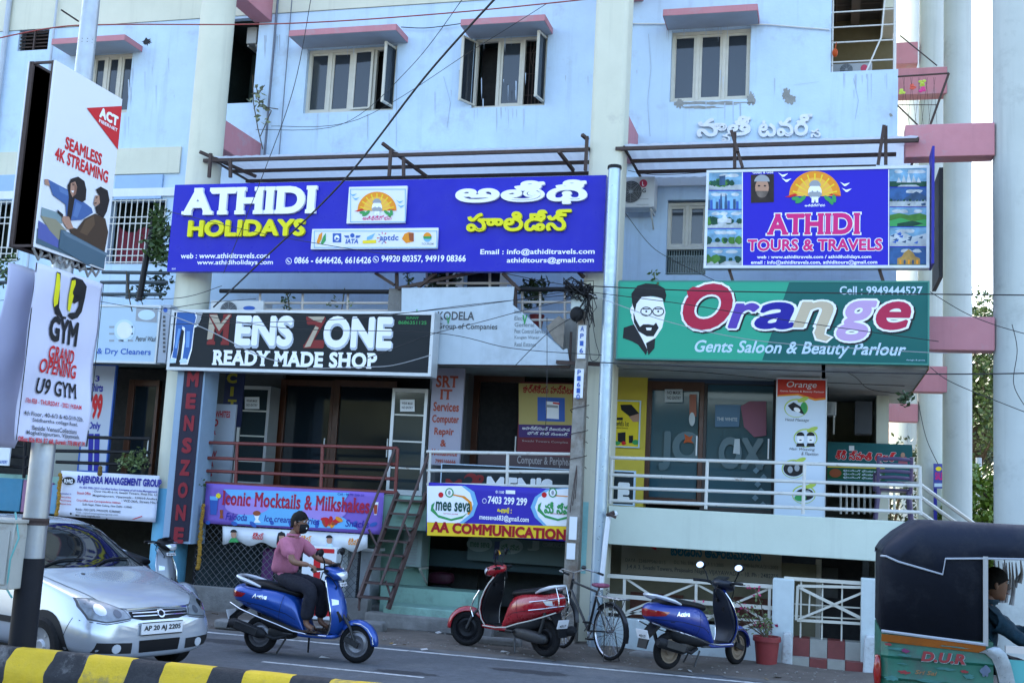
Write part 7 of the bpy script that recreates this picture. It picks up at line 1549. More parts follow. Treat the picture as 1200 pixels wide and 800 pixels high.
# hoarding with two faces on the post
bx, by0, by1, bz0, bz1 = -6.44, 8.08, 9.06, 3.82, 5.46
hd_ = thing('billboard', 'white fibre net hoarding with a red triangle and a laughing couple on the lamp post', 'billboard', (bx, 8.57, bz0))
MB().box(bx-.02, bx, by0, by1, bz0, bz1).build('poster', mat('hoarding_white', (.70, .72, .76), .4, noise=.03), hd_)
fr_ = MB()
for x in (bx-.26, ): fr_.box(x, x+.02, by0, by1, bz0, bz1)
for y in (by0+.012, by1-.012): 
    for z in (bz0+.012, bz1-.012): fr_.bar((bx-.25, y, z), (bx-.02, y, z), .02)
for x in (bx-.03, bx-.235): 
    for y in (by0+.012, by1-.012): fr_.bar((x, y, bz0), (x, y, bz1), .022)
    for z in (bz0+.012, bz1-.012): fr_.bar((x, by0, z), (x, by1, z), .022)
fr_.build('frame', rust, hd_)
MB().box(bx-.245, bx-.24, by0+.01, by1-.01, bz0, bz1).build('rear_face', dplastic, hd_); wh = MB(); wh.box(bx-.275, bx-.262, by0-.005, by0+.02, bz0, bz1); wh.build('rear_trim', mat('hoarding_white', (.7, .7, .7)), hd_)
def crease(u, v): return .022*math.sin(v*5+u*3)+.012*math.sin(u*9-v*4)+.010*math.sin(u*4+v*13)
class XInk(Ink):                               # lettering on the plane x = const, read from +X; u 0..1 left to right, v 0..1 top to bottom
    def __init__(s, X, y0, y1, z0, z1, wave=0.): s.X, s.y0, s.y1, s.z0, s.z1, s.d, s.wave = X, y0, y1, z0, z1, {}, wave
    def pt(s, u, v, l): return Vector((s.X+l+(crease(u, v) if s.wave else 0), s.y0+(s.y1-s.y0)*u, s.z1-(s.z1-s.z0)*v))
    def w(s, m, txt, r, part='lettering', bold=.02, shear=0., serif=0., lift=.004):
        g = glyphs(txt, bold, shear, serif); a = bbox(g); u0, v0, u1, v1 = r
        flat(g, s.g(m, part), lambda x, y, l: s.pt(u0+(x-a[0])/(a[1]-a[0])*(u1-u0), v1-(y-a[2])/(a[3]-a[2])*(v1-v0), l), 0, lift); return s
    def s(s, m, pts, part='picture', lift=.004):
        p3 = [s.pt(u, v, lift) for u, v in pts]; t_ = tessellate_polygon([p3]); s.g(m, part).add(p3, [tuple(k) for k in t_]); return s
# photo px of the hoarding -> its own u,v (bilinear inverse from the four corners)
def quad_uv(c):
    (x0, y0), (x1, y1), (x2, y2), (x3, y3) = c                 # TL TR BR BL
    def f(px, py):
        u = v = .5
        for _ in range(12):
            X = (1-u)*(1-v)*x0+u*(1-v)*x1+u*v*x2+(1-u)*v*x3; Y_ = (1-u)*(1-v)*y0+u*(1-v)*y1+u*v*y2+(1-u)*v*y3
            a = (1-v)*(x1-x0)+v*(x2-x3); b = (1-u)*(x3-x0)+u*(x2-x1); c_ = (1-v)*(y1-y0)+v*(y2-y3); d = (1-u)*(y3-y0)+u*(y2-y1); D = a*d-b*c_; ex, ey = px-X, py-Y_; u += (d*ex-b*ey)/D; v += (a*ey-c_*ex)/D
        return u, v
    return f
q = quad_uv(((60, 78), (140.5, 113), (123, 313), (43, 297))); k = XInk(bx, by0, by1, bz0, bz1)
def zq(z): return [q(20+x/2.964, 60+y/2.963) for x, y in z]       # from the enlarged view of the photo
k.s(red, zq([(225, 203), (355, 181), (343, 334)])); ua = zq([(270, 222), (342, 222), (306, 205), (306, 243), (268, 258), (340, 258), (300, 250), (300, 266)])
k.w(white, 'ACT', (ua[0][0], ua[2][1], ua[1][0], ua[3][1]), bold=.06, lift=.007); k.w(white, 'FIBERNET', (ua[4][0], ua[6][1]-.005, ua[5][0], ua[7][1]-.012), bold=.02, lift=.007)
k.w(red, 'SEAMLESS', (.24, .365, .78, .435), bold=.035); k.w(red, '4K STREAMING', (.12, .445, .90, .515), bold=.035)
sofa = mat('print_sofa', (.07, .12, .16), .5); den = mat('print_denim_shade', (.09, .11, .33), .5); blu = mat('print_blue_top', (.06, .12, .30), .5); brn = mat('print_brown_coat', (.06, .035, .02), .5); kha = mat('print_khaki', (.26, .24, .16), .5); lteal = mat('print_teal_cushion', (.20, .28, .30), .5); skl = mat('print_light_skin', (.40, .22, .15), .5); hbk = mat('print_hair', (.02, .014, .013), .5)
k.s(lteal, zq([(84, 566), (150, 578), (150, 612), (82, 600)]), lift=.005); k.s(sofa, zq([(70, 640), (150, 640), (306, 690), (300, 745), (70, 690)]), lift=.0055); k.s(den, zq([(75, 612), (110, 630), (140, 662), (140, 695), (74, 672)]), lift=.006); k.s(kha, zq([(80, 595), (130, 600), (165, 632), (140, 668), (110, 640)]), lift=.0064)
k.s(blu, zq([(100, 468), (135, 482), (170, 495), (200, 515), (250, 545), (255, 560), (215, 590), (165, 600), (160, 545), (118, 520)]), lift=.007); k.s(skl, zq([(90, 470), (101, 468), (108, 490), (92, 488)]), lift=.0074)
k.s(hbk, zq([(165, 480), (176, 455), (200, 444), (222, 456), (230, 485), (228, 520), (215, 530), (190, 520), (178, 600), (165, 590), (170, 520)]), lift=.008); k.s(skl, zq([(175, 470), (190, 462), (197, 480), (193, 505), (182, 517), (174, 500)]), lift=.009); k.s(white, zq([(176, 496), (186, 494), (183, 502)]), lift=.010)
k.s(brn, zq([(225, 585), (262, 562), (300, 575), (312, 620), (300, 690), (230, 665), (180, 640), (170, 615), (200, 622)]), lift=.0084); k.s(hbk, zq([(263, 480), (280, 468), (306, 478), (314, 510), (305, 550), (292, 575), (268, 560), (262, 540), (275, 530), (276, 500)]), lift=.0095); k.s(skl, zq([(262, 500), (276, 500), (278, 525), (262, 538), (256, 528)]), lift=.0105); k.s(skl, zq([(150, 585), (172, 585), (188, 622), (168, 628), (148, 600)]), lift=.0098); k.s(sofa, zq([(145, 632), (156, 632), (310, 692), (304, 705), (240, 740), (140, 695)]), lift=.0112); k.s(black, zq([(132, 566), (152, 580), (150, 590), (133, 576)]), lift=.0115)
for pts, m_ in (([(180, 474), (186, 473), (186, 476), (180, 477)], hbk), ([(179, 470), (187, 468), (187, 470), (179, 472)], hbk), ([(263, 507), (268, 507), (268, 509.5), (263, 509.5)], hbk), ([(262, 503), (270, 502), (270, 504), (262, 505)], hbk), ([(258, 526), (266, 524), (265, 528), (259, 529)], hbk)): k.s(m_, zq(pts), lift=.0118)
k.s(mat('print_shade_skin', (.24, .12, .08), .5), zq([(187, 468), (197, 480), (193, 505), (182, 517), (188, 495)]), lift=.0094); k.s(mat('print_blue_fold', (.10, .18, .38), .5), zq([(135, 486), (170, 500), (168, 515), (140, 505)]), lift=.0074); k.s(mat('print_blue_fold', (.1, .18, .38)), zq([(195, 530), (215, 540), (200, 585), (185, 580)]), lift=.0085); k.s(mat('print_coat_light', (.11, .065, .035), .5), zq([(228, 590), (258, 570), (262, 600), (235, 640), (210, 632)]), lift=.0089); k.s(mat('print_sofa_light', (.12, .18, .23), .5), zq([(150, 636), (158, 636), (308, 694), (306, 700), (160, 650)]), lift=.0116)
k.done(hd_)
tat = MB(); rnd = random.Random(2)
for i in range(9): y = by0+.1*i; tat.tube([(bx-.02, y, bz0-.01), (bx-.03+rnd.uniform(-.02, .03), y+.06, bz0-.05-rnd.random()*.05), (bx-.02, y+.12, bz0-.02)], .012, 6)
tat.build('torn_edge', mat('torn_grey', (.30, .29, .28), .9, noise=.4), hd_, smooth=True)
def flexbanner(name, label, Xb, y0, y1, z0, z1, m, lean=0., bulge=.05, group=None):
    t = thing(name, label, 'banner', (Xb, (y0+y1)/2, z0), group=group); n = 28; vs = []
    for j in range(n+1):
        for i in range(n+1):
            u, v = i/n, j/n; vs.append((Xb+crease(u, v)+lean*v*v, y0+(y1-y0)*u, z1-(z1-z0)*v))
    o = MB().add(vs, [(j*(n+1)+i, j*(n+1)+i+1, (j+1)*(n+1)+i+1, (j+1)*(n+1)+i) for j in range(n) for i in range(n)]).build('cloth', m, t, smooth=True); o.modifiers.new('t', 'SOLIDIFY').thickness = .003; return t
flexw = mat('flex_lilac_white', (.60, .61, .76), .4, noise=.05, scale=3)
gb = flexbanner('banner', 'white gym grand opening banner with black and lime U9 emblem on the lamp post', bx, 8.10, 9.05, 2.20, 3.69, flexw)
k = XInk(bx+.008, 8.10, 9.05, 2.20, 3.69, wave=.02); q = quad_uv(((36, 305), (126, 336), (94, 527), (12, 509)))
def zq(z): return [q(x/3.333, 295+y/3.333) for x, y in z]
k.s(black, zq([(190, 72), (208, 78), (205, 215), (225, 250), (246, 255), (240, 264), (215, 255), (188, 238), (178, 200)]), lift=.005); k.s(lime, zq([(190, 76), (202, 84), (204, 130), (196, 200), (180, 212), (176, 180)]), lift=.007)
k.s(black, zq([(262, 100), (275, 98), (312, 112), (333, 140), (330, 185), (318, 240), (300, 262), (275, 268), (252, 250), (262, 240), (290, 240), (304, 215), (305, 195), (285, 205), (266, 195), (258, 160)]), lift=.005); k.s(flexw, zq([(288, 130), (305, 138), (308, 160), (300, 178), (287, 172), (283, 150)]), lift=.0065); k.s(lime, zq([(262, 112), (282, 110), (288, 118), (272, 200), (262, 238), (250, 225), (252, 170)]), lift=.007)
def zr(x0, y0, x1, y1): a, b = zq([(x0, (y0+y1)/2), (x1, (y0+y1)/2)]), zq([((x0+x1)/2, y0), ((x0+x1)/2, y1)]); return (a[0][0], b[0][1], a[1][0], b[1][1])
k.w(black, 'GYM', zr(162, 258, 302, 362), bold=.045, lift=.006); k.w(red, 'GRAND', zr(160, 375, 287, 432), bold=.02, serif=.03, lift=.006); k.w(red, 'OPENING', zr(128, 428, 298, 484), bold=.02, serif=.03, lift=.006); k.w(black, 'U9 GYM', zr(123, 502, 291, 564), bold=.02, serif=.03, lift=.006)
k.w(red, '17th FEB - THURSDAY - 2022 | 9:30A.M', zr(86, 582, 300, 606), bold=.02, lift=.006); k.w(gd, '4th Floor, 40-6/3 & 40-5/19-22b,', zr(80, 630, 302, 650), bold=.015, lift=.006); k.w(gd, 'Siddhartha college Road,', zr(110, 655, 274, 673), bold=.015, lift=.006); k.w(gd, 'Beside VenusCollections', zr(106, 682, 268, 700), bold=.015, lift=.006); k.w(gd, 'Moghalrajpuram, Vijayawada.', zr(82, 702, 282, 722), bold=.015, lift=.006); k.w(red, 'Office: 826 826 37 68, Suresh: 778 098 87 79', zr(46, 726, 306, 748), bold=.02, lift=.006)
k.s(black, [(.985, .0), (1.0, 0), (1.0, 1), (.985, 1)], lift=.005); k.s(black, [(0, 0), (.012, 0), (.012, 1), (0, 1)], lift=.005); k.done(gb)
flexbanner('banner', 'plain back of a white gym banner flaring out behind the grand opening banner', bx-.30, 8.14, 8.8, 2.15, 3.70, mat('flex_lilac_back', (.58, .59, .76), .5, noise=.05), lean=-.26)

# ------------------------------------------------------------------ utility poles
cpole = mat('weathered_pole_concrete', (.36, .34, .30), .9, noise=.4, scale=7, bump=.4, dirt=(.12, .075, .045), dscale=2.2, dlo=.48, dhi=.66)
up = thing('utility_pole', 'square weathered concrete utility pole with blue lettered plates and a cable box', 'utility pole', (-3.42, 15.72, 0)); ux = P(672, 640, 15.72).x; zt2 = P(682, 338, 15.72).z
MB().loft([[(ux-h, 15.72-h, z), (ux+h, 15.72-h, z), (ux+h, 15.72+h, z), (ux-h, 15.72+h, z)] for z, h in ((-.05, .105), (2.0, .092), (zt2, .072))]).build('pole', cpole, up, bevel=.012)
for px in ((677, 381, 686.5, 420), (673, 432, 683.5, 466)):
    X0_, X1_, Z0_, Z1_ = rectY(px, 15.58); p_ = MB().box(X0_, X1_, 15.58, 15.586, Z0_, Z1_).build('number_plate', panel_w, up); k = MB()
    for i, c in enumerate('AP16 10'.replace(' ', '')[0:4] if px[1] < 400 else 'P1610'): write3(k, c, ((X0_+X1_)/2, 15.577, Z1_-.05-(Z1_-Z0_-.1)*i/3.6), (1, 0, 0), (0, 0, 1), (0, -1, 0), .05, .07)
    k.build('lettering', pblue, p_)
for px, r_ in (((667, 605, 676, 632), 0), ((664, 636, 674, 655), 1)): X0_, X1_, Z0_, Z1_ = rectY(px, 15.56); MB().box(X0_, X1_, 15.56, 15.565, Z0_, Z1_).build('pasted_bill', panel_w, up)
mb = MB()
for i in range(3): mb.tube([P(668+3*i, 600-8*i, 15.6), P(672+2*i, 570-5*i, 15.55), P(676, 545, 15.6)], .006, 5); mb.tube([(ux+.13*math.cos(a*.7), 15.72+.13*math.sin(a*.7), 2.4+.35*i+.02*a) for a in range(10)], .006, 5)
mb.build('wire_tie', rust, up)
X0_, X1_, Z0_, Z1_ = rectY((669, 342, 685, 363), 15.5); cb_ = thing('cable_box', 'small white cable junction box under the tangle of wires by the middle column', 'junction box', ((X0_+X1_)/2, 15.5, Z0_)); MB().box(X0_, X1_, 15.5, 15.66, Z0_, Z1_).build('case', mat('aged_white_box', (.48, .54, .52), .6, noise=.1), cb_, bevel=.01); MB().box(X0_+.012, X1_-.012, 15.488, 15.498, Z0_+.012, Z1_-.012).build('door', _mc['aged_white_box'], cb_, bevel=.004)
rnd = random.Random(11); mb = MB()
for i in range(34):
    a = P(678+rnd.uniform(-14, 14), 336+rnd.uniform(-9, 8), 15.5+rnd.uniform(-.1, .1)); b = P(678+rnd.uniform(-20, 22), 338+rnd.uniform(-10, 14), 15.45+rnd.uniform(-.1, .1)); c = P(678+rnd.uniform(-14, 18), 342+rnd.uniform(-8, 8), 15.45); mb.tube([a, a.lerp(b, .5)+Vector((rnd.uniform(-.1, .1), 0, rnd.uniform(-.12, .1))), b, b.lerp(c, .6)+Vector((0, 0, -.06)), c], rnd.choice((.006, .008, .012)), 5)
for i in range(14): x = rnd.uniform(670, 694); y = rnd.uniform(362, 372); mb.tube([P(x, y-8, 15.5), P(x+rnd.uniform(-4, 6), y+rnd.uniform(0, 22), 15.45), P(x+rnd.uniform(2, 12), y+rnd.uniform(-10, 10), 15.45), P(690+rnd.uniform(-4, 8), 345, 15.5)], .006, 5)
mb.ball(P(676, 368, 15.5), (.10, .06, .11), 12, 8)
tag(recentre(mb.build('cable_tangle', mat('black_cable', (.012, .012, .013), .6), smooth=True)), 'tangle of black cables bunched round the white cable box on the concrete pole', 'cables')
gp2 = thing('utility_pole', 'round galvanised steel pole rising to the right end of the long blue sign', 'utility pole', (P(706, 755, 15.6).x, 15.6, 0)); gx = (P(715, 240, 15.6).x+P(705, 640, 15.6).x)/2; gz = P(717, 196, 15.6).z
MB().tube([(gx, 15.6, -.05), (gx, 15.6, gz)], .088, 24).build('pole', mat('blue_galvanised', (.40, .50, .58), .35, metal=.55, noise=.12, scale=5, streak=.25), gp2, smooth=True); MB().lathe([(.0, .02), (.095, .018), (.1, 0), (.1, -.03)], (gx, 15.6, gz), n=24).build('cap', black_iron, gp2)
mb = MB(); mb.tube([P(704, 690, 15.55), P(709, 640, 15.5), P(713, 606, 15.5), P(722, 601, 15.6)], .035, 10); mb.build('side_pipe', panel_w, gp2, smooth=True); mb = MB(); mb.tube([P(711, 604, 15.5), P(720, 600, 15.5)], .03, 8); mb.tube([P(712, 601, 15.45), P(722, 606, 15.45)], .02, 8); mb.build('pipe_clamp', rust, gp2)

# ------------------------------------------------------------------ fence, gate, posts, steps at the right
fen = mat('cream_fence_iron', (.60, .58, .50), .5, noise=.1, scale=8); post_m = mat('pale_post_wash', (.56, .64, .64), .85, noise=.15, scale=4, streak=.3, dirt=(.35, .36, .35), dscale=3)
Yg = 15.74
def pf(name, label, cat, segs, Y, w_, m=fen, part='bars', t=None):
    t = t or thing(name, label, cat, P((segs[0][0]+segs[0][2])/2, 720, Y)); mb = MB()
    for a in segs: mb.bar(P(a[0], a[1], Y), P(a[2], a[3], Y), w_)
    mb.build(part, m, t); return t
f1 = pf('fence', 'cream painted iron fence of crossed bars in front of the lower shops', 'fence', [(712, 674, 906, 687), (712, 697, 905, 712)], Yg, .05, part='rail')
pf('', '', '', [(732, 676, 731, 722), (816, 681, 815, 735), (902, 688, 901, 736)], Yg, .036, part='upright', t=f1); pf('', '', '', [(733, 677, 775, 705), (816, 683, 735, 716), (860, 707, 902, 689), (860, 707, 816, 684), (862, 705, 900, 729), (816, 733, 862, 705), (820, 720, 905, 729), (712, 716, 816, 722), (775, 705, 730, 722), (775, 705, 814, 730), (870, 735, 905, 722)], Yg+.03, .028, part='brace', t=f1)
w0 = thing('low_wall', 'low pale washed wall under the cream iron fence', 'wall', (-1.6, Yg, 0)); MB().box(XM+.1, P(905, 740, Yg).x, Yg-.06, Yg+.14, -.1, P(820, 731, Yg).z).build('wall', post_m, w0, bevel=.01)
for i, (px, lb_) in enumerate((((905, 678, 930, 739), 'square pale gate post at the left side of the cream gate'), ((1009, 678, 1034, 745), 'square pale gate post at the right of the cream gate, partly behind the rickshaw'))):
    X0_, X1_, Z0_, Z1_ = rectY(px, Yg-.08); t = thing('gate_post', lb_, 'gate post', ((X0_+X1_)/2, Yg, 0), group='gate posts'); MB().box(X0_, X1_, Yg-.10, Yg+.18, -.1, Z1_).build('post', post_m, t, bevel=.012)
    X0_, X1_, Z0_, Z1_ = rectY(((915, 741, 929, 782), (1011, 745, 1032, 788))[i], 15.45); MB().loft([[(X0_+.02*k, 15.44, z), (X1_-.01*k, 15.44, z), (X1_-.01*k, 15.66, z), (X0_+.02*k, 15.66, z)] for k, z in ((0, -.05), (1, Z1_-.05), (2, Z1_))]).build('stub', mat('flaking_white', (.58, .62, .62), .9, noise=.2, dirt=(.3, .28, .25), dscale=6, dlo=.5, dhi=.65, bump=.5), t, bevel=.02)
t = pf('gate', 'cream painted iron gate with one large cross between two pale posts', 'gate', [(935, 686, 1022, 688), (935, 686, 933, 726), (934, 726, 1022, 731), (1021, 688, 1020, 745), (937, 688, 1020, 729)[:4]], Yg+.02, .034, part='frame')
pf('', '', '', [(939, 680, 938, 748), (964, 683, 963, 751), (987, 684, 986, 753), (949, 694, 948, 720)], Yg+.05, .02, part='upright', t=t); pf('', '', '', [(938, 689, 1012, 726), (936, 725, 1018, 691)], Yg+.0, .028, part='cross', t=t); pf('', '', '', [(930, 707, 1010, 712), (930, 721, 1010, 725)], Yg+.07, .018, part='rail', t=t)
pf('', '', '', [(919, 677, 1010, 683)], Yg+.03, .045, part='top_bar', t=t)
tile_r = mat('red_tile', (.20, .045, .04), .5, noise=.25, scale=9); tile_g = mat('grey_tile', (.33, .33, .29), .6, noise=.2, scale=9)
sp_ = thing('steps', 'two steps of red and grey chequer tiles below the cream gate', 'steps', P(970, 785, 15.5)); sx0, sx1 = P(928, 770, 15.5).x, P(1012, 775, 15.5).x
za, zb2_ = P(970, 750, 15.7).z, P(970, 773, 15.5).z
for i in range(4):
    a, b = sx0+(sx1-sx0)*i/4, sx0+(sx1-sx0)*(i+1)/4-.006
    MB().box(a, b, 15.50, 15.68, -.05, zb2_).build('tread_tile', (tile_g, tile_r)[i % 2], sp_); MB().box(a+.05*(i > 0)*0, b, 15.685, 16.0, -.05, za).build('tread_tile', (tile_r, tile_g)[i % 2], sp_)
potr = mat('red_clay_pot', (.26, .03, .03), .6, noise=.2, scale=6, dirt=(.12, .05, .04))
def leafclump(mb, c, r, n, size, rnd, squash=1., up=.2):
    for i in range(n):
        while True:
            v = Vector((rnd.uniform(-1, 1), rnd.uniform(-1, 1), rnd.uniform(-1, 1)))
            if v.length < 1: break
        p = Vector(c)+Vector((v.x*r, v.y*r, v.z*r*squash)); d = Vector((rnd.uniform(-1, 1), rnd.uniform(-1, 1), rnd.uniform(-.5, 1))).normalized(); s_ = d.orthogonal().normalized(); s_ = Matrix.Rotation(rnd.uniform(0, 6.28), 3, d) @ s_; l = size*rnd.uniform(.6, 1.3); w_ = s_*l*.28
        mb.add([p, p+d*l*.5+w_, p+d*l, p+d*l*.5-w_], [(0, 1, 2, 3)])
leaf1 = mat('leaf_green', (.055, .11, .02), .55, noise=.4, scale=3); leaf2 = mat('leaf_pale', (.12, .17, .05), .55, noise=.3, scale=4); leaf3 = mat('leaf_dark', (.025, .055, .014), .6, noise=.4, scale=2); stem_m = mat('stem_brown', (.07, .05, .03), .9); flower_m = mat('pink_flower', (.45, .03, .12), .6)
px_ = G(898, 782); pt_ = thing('flower_pot', 'red clay flower pot with a straggling plant beside the gate post', 'flower pot', px_)
MB().lathe([(.0, .0), (.125, 0), (.155, .30), (.175, .30), (.175, .36), (.15, .36), (.145, .32), (0, .31)], (px_.x, px_.y, 0.03), n=24).build('pot', potr, pt_, smooth=True)
pl_ = thing('plant', 'thin flowering bougainvillea climbing the cream fence by the red pot', 'plant', px_+Vector((0, 0, .34)))
mb = MB(); lf = MB(); fl_ = MB(); rnd = random.Random(4)
for tgt in ((836, 690), (850, 720), (875, 712), (895, 728), (885, 690), (905, 735), (820, 712), (862, 745)):
    a = Vector((px_.x, px_.y, .36)); b = P(*tgt, 15.66); m1 = a.lerp(b, .5)+Vector((0, 0, .12)); mb.tube([a, m1, b], .006, 5)
    for i in range(26): p = a.lerp(m1, rnd.random()) if i % 2 else m1.lerp(b, rnd.random()); leafclump(lf, p, .06, 1, .05, rnd)
    for i in range(7): leafclump(fl_, b+Vector((rnd.uniform(-.08, .08), rnd.uniform(-.04, .04), rnd.uniform(-.08, .05))), .05, 2, .05, rnd)
mb.build('stem', stem_m, pl_); lf.build('leaves', leaf2, pl_); fl_.build('flowers', flower_m, pl_)

# ------------------------------------------------------------------ left and middle lower front: chain link, ladder stair, kerb stones
ch = thing('chain_link_fence', 'dark chain link fence closing the space below the mocktail banner', 'fence', (-8.2, 16.0, 0)); cx0, cx1 = P(228, 660, 16.0).x, P(420, 660, 16.0).x; cz0, cz1 = .38, 1.36
mb = MB(); stp = .11; n_ = int((cx1-cx0+1)/stp)
for i in range(-9, n_+1):
    for d in (1, -1):
        a = cx0+i*stp if d > 0 else cx0+i*stp+(cz1-cz0); pts = []
        x0_, z0_ = a, cz0; x1_, z1_ = a+d*(cz1-cz0), cz1
        t0, t1 = 0., 1.
        for (lim, sg) in ((cx0, 1), (cx1, -1)):
            f0 = (x0_-lim)*sg; f1_ = (x1_-lim)*sg
            if f0 < 0 and f1_ < 0: t0 = 2
            elif f0 < 0: t0 = max(t0, f0/(f0-f1_))
            elif f1_ < 0: t1 = min(t1, f0/(f0-f1_))
        if t0 < t1: mb.tube([(x0_+(x1_-x0_)*t0, 16.0+d*.003, z0_+(z1_-z0_)*t0), (x0_+(x1_-x0_)*t1, 16.0+d*.003, z0_+(z1_-z0_)*t1)], .004, 4)
mb.build('mesh', mat('mesh_wire', (.13, .14, .15), .6, metal=.4), ch)
mb = MB()
for x in (cx0, (cx0+cx1)/2, cx1): mb.bar((x, 16.02, 0), (x, 16.02, cz1), .035)
mb.build('post', black_iron, ch); t = thing('low_wall', 'low grimy concrete wall under the chain link fence', 'wall', (-8.2, 16, 0)); MB().box(P(200, 720, 15.9).x, P(430, 720, 15.9).x, 15.9, 16.06, -.2, .38).build('wall', conc, t, bevel=.015)
lad = thing('ladder_stair', 'steep brown iron stair with handrails rising to the maroon railing', 'stair', P(445, 715, 15.4)); ir = mat('brown_iron_stair', (.075, .04, .035), .6, noise=.3, scale=10)
Y0_, Y1_ = 15.45, 16.0
def lp3(px, py, f): return P(px, py, Y0_+(Y1_-Y0_)*f)
b0, t0_ = lp3(421, 700, 0), lp3(466, 577, 1); b1, t1_ = lp3(455, 713, 0), lp3(500, 577, 1)
for a, b in ((b0, t0_), (b1, t1_)): MB().bar(a, b, .05, .06).build('stringer', ir, lad)
tr = MB()
for i in range(8):
    f = (i+.4)/8.0; p, q_ = b0.lerp(t0_, f), b1.lerp(t1_, f); z = (p.z+q_.z)/2
    MB().box(p.x+.01, q_.x, p.y-.09, p.y+.09, z-.014, z+.014).build('tread', ir, lad)
for a, b in (((406, 672, 0), (463, 525, 1)), ((446, 685, 0), (503, 530, 1))): MB().tube([lp3(*a), lp3(*b)], .022, 8).build('handrail', ir, lad, smooth=True)
mb = MB()
for a, b in (((432, 620, .4), (442, 640, .4)), ((474, 614, .5), (480, 628, .5)), ((424, 690, .1), (420, 712, .1)), ((452, 680, .1), (459, 702, .1)), ((421, 700, 0), (421, 715, 0)), ((503, 530, 1), (500, 577, 1))): mb.tube([lp3(*a), lp3(*b)], .018, 6)
mb.build('support', ir, lad)
rnd = random.Random(9)
def slab_stone(px, py, w_, d_, h, label, rz=0, m=conc):
    p = G(px, py); mb = MB(); mb.obox((0, 0, h/2), (w_, d_, h)); o = mb.build('kerb_stone', m, None, bevel=.03)
    bpy.context.view_layer.update(); bake(o)
    for v in o.data.vertices: v.co += Vector((mn.noise(v.co*3+Vector((px, 0, 0)))*.04, mn.noise(v.co*3+Vector((0, py, 0)))*.04, 0))
    o.location = (p.x, p.y+d_/2, 0.01); o.rotation_euler.z = rz; tag(o, label, 'kerb stone', 'kerb stones in front of the shops'); return o
slab_stone(500, 742, 1.9, .3, .22, 'long grey kerb stone behind the rear of the red scooter and below the iron stair', R(2)); slab_stone(437, 728, .75, .45, .24, 'broad grey kerb stone at the foot of the iron stair', R(-3)); slab_stone(432, 742, .35, .3, .14, 'small grey kerb stone beside the front wheel of the ridden scooter', R(6)); slab_stone(570, 757, .9, .22, .10, 'low kerb stone behind the front wheel of the red scooter', R(3)); slab_stone(757, 775, .45, .3, .09, 'flat broken slab beside the bicycle wheel', R(-8)); slab_stone(310, 742, 1.5, .25, .12, 'low kerb stone behind the ridden blue scooter', R(2)); slab_stone(800, 768, .7, .25, .2, 'dark kerb stone behind the royal blue scooter', R(4))
ld = thing('step_block', 'sea green plastered drain step before the AA Communication shop', 'step', P(515, 735, 15.75)); X0_, X1_ = P(450, 715, 15.8).x, P(575, 715, 15.8).x; MB().box(X0_, X1_, 15.75, 16.3, .0, .34).build('block', green_wall, ld, bevel=.02); MB().box(X0_+.1, X1_-.25, 15.738, 15.748, .02, .18).build('recess', dark_int, ld)

# ------------------------------------------------------------------ air conditioners
ac_w = mat('ac_cream', (.56, .58, .58), .5, noise=.08); ac_d = mat('ac_dark', (.05, .055, .06), .6)
def ac(label, px, Y, d=.32, fan=True, logo=None, slats=False, m=ac_w):
    X0_, X1_, Z0_, Z1_ = rectY(px, Y); t = thing('air_conditioner', label, 'air conditioner', ((X0_+X1_)/2, Y, Z0_), group='air conditioner units'); MB().box(X0_, X1_, Y, Y+d, Z0_, Z1_).build('case', m, t, bevel=.015)
    W, H_ = X1_-X0_, Z1_-Z0_; r = min(H_*.43, W*.30); c = (X0_+W*.36, Y-.012, (Z0_+Z1_)/2)
    if fan:
        MB().lathe([(0, -.0), (r, 0), (r, .011)], c, 'Y', 32).build('fan_opening', ac_d, t); g = MB()
        for k in range(7): rr_ = r*(k+1)/7; g.tube([(c[0]+rr_*math.cos(a*.2618), c[1]-.012, c[2]+rr_*math.sin(a*.2618)) for a in range(24)], .003, 4, closed=True)
        for k in range(8): a = k*math.pi/4; g.tube([(c[0], c[1]-.014, c[2]), (c[0]+r*math.cos(a), c[1]-.014, c[2]+r*math.sin(a))], .003, 4)
        g.lathe([(0, -.02), (r*.18, -.02), (r*.2, 0)], c, 'Y', 16); g.build('fan_guard', mat('guard_grey', (.25, .27, .28), .5), t)
    if slats:
        g = MB()
        for k in range(11): z = Z0_+H_*(.1+.8*k/10); g.obox(((X0_+X1_)/2-W*.05, Y-.008, z), (W*.62, .02, .012))
        g.build('louvre', mat('guard_grey', (.25, .27, .28), .5), t)
    b = MB(); b.bar((X0_+.1*W, Y+.05, Z0_-.02), (X0_+.1*W, Y+d+.1, Z0_-.02), .03); b.bar((X1_-.1*W, Y+.05, Z0_-.02), (X1_-.1*W, Y+d+.1, Z0_-.02), .03); b.bar((X1_-.1*W, Y+.05, Z0_-.02), (X1_-.1*W, Y+d+.1, Z0_-.25), .025); b.build('bracket', iron_grey, t)
    return t, (X0_, X1_, Z0_, Z1_)
t, b_ = ac('white LG air conditioner unit on the wall to the right of the middle column', (724, 207, 767, 243), 17.35, logo='LG')
k = Ink(17.346); k.s(mat('lg_red', (.40, .01, .05), .4), ell(754, 215, 4.6, 4.6, 20), 'emblem', lift=.003); k.s(white, [(752.6, 213), (753.4, 213), (753.4, 217), (755, 217), (755, 217.8), (752.6, 217.8)], 'emblem', lift=.005); k.w(gd, 'LG', (749.5, 221, 757, 226), bold=.04, lift=.003)
for y in (233, 239.5): k.s(_mc['guard_grey'], [(746, y), (760, y), (760, y+.6), (746, y+.6)], 'emblem', lift=.003)
k.done(t)
t, b_ = ac('white air conditioner with blue badge standing on the balcony above the menswear sign', (246, 352, 308, 376), 16.05)
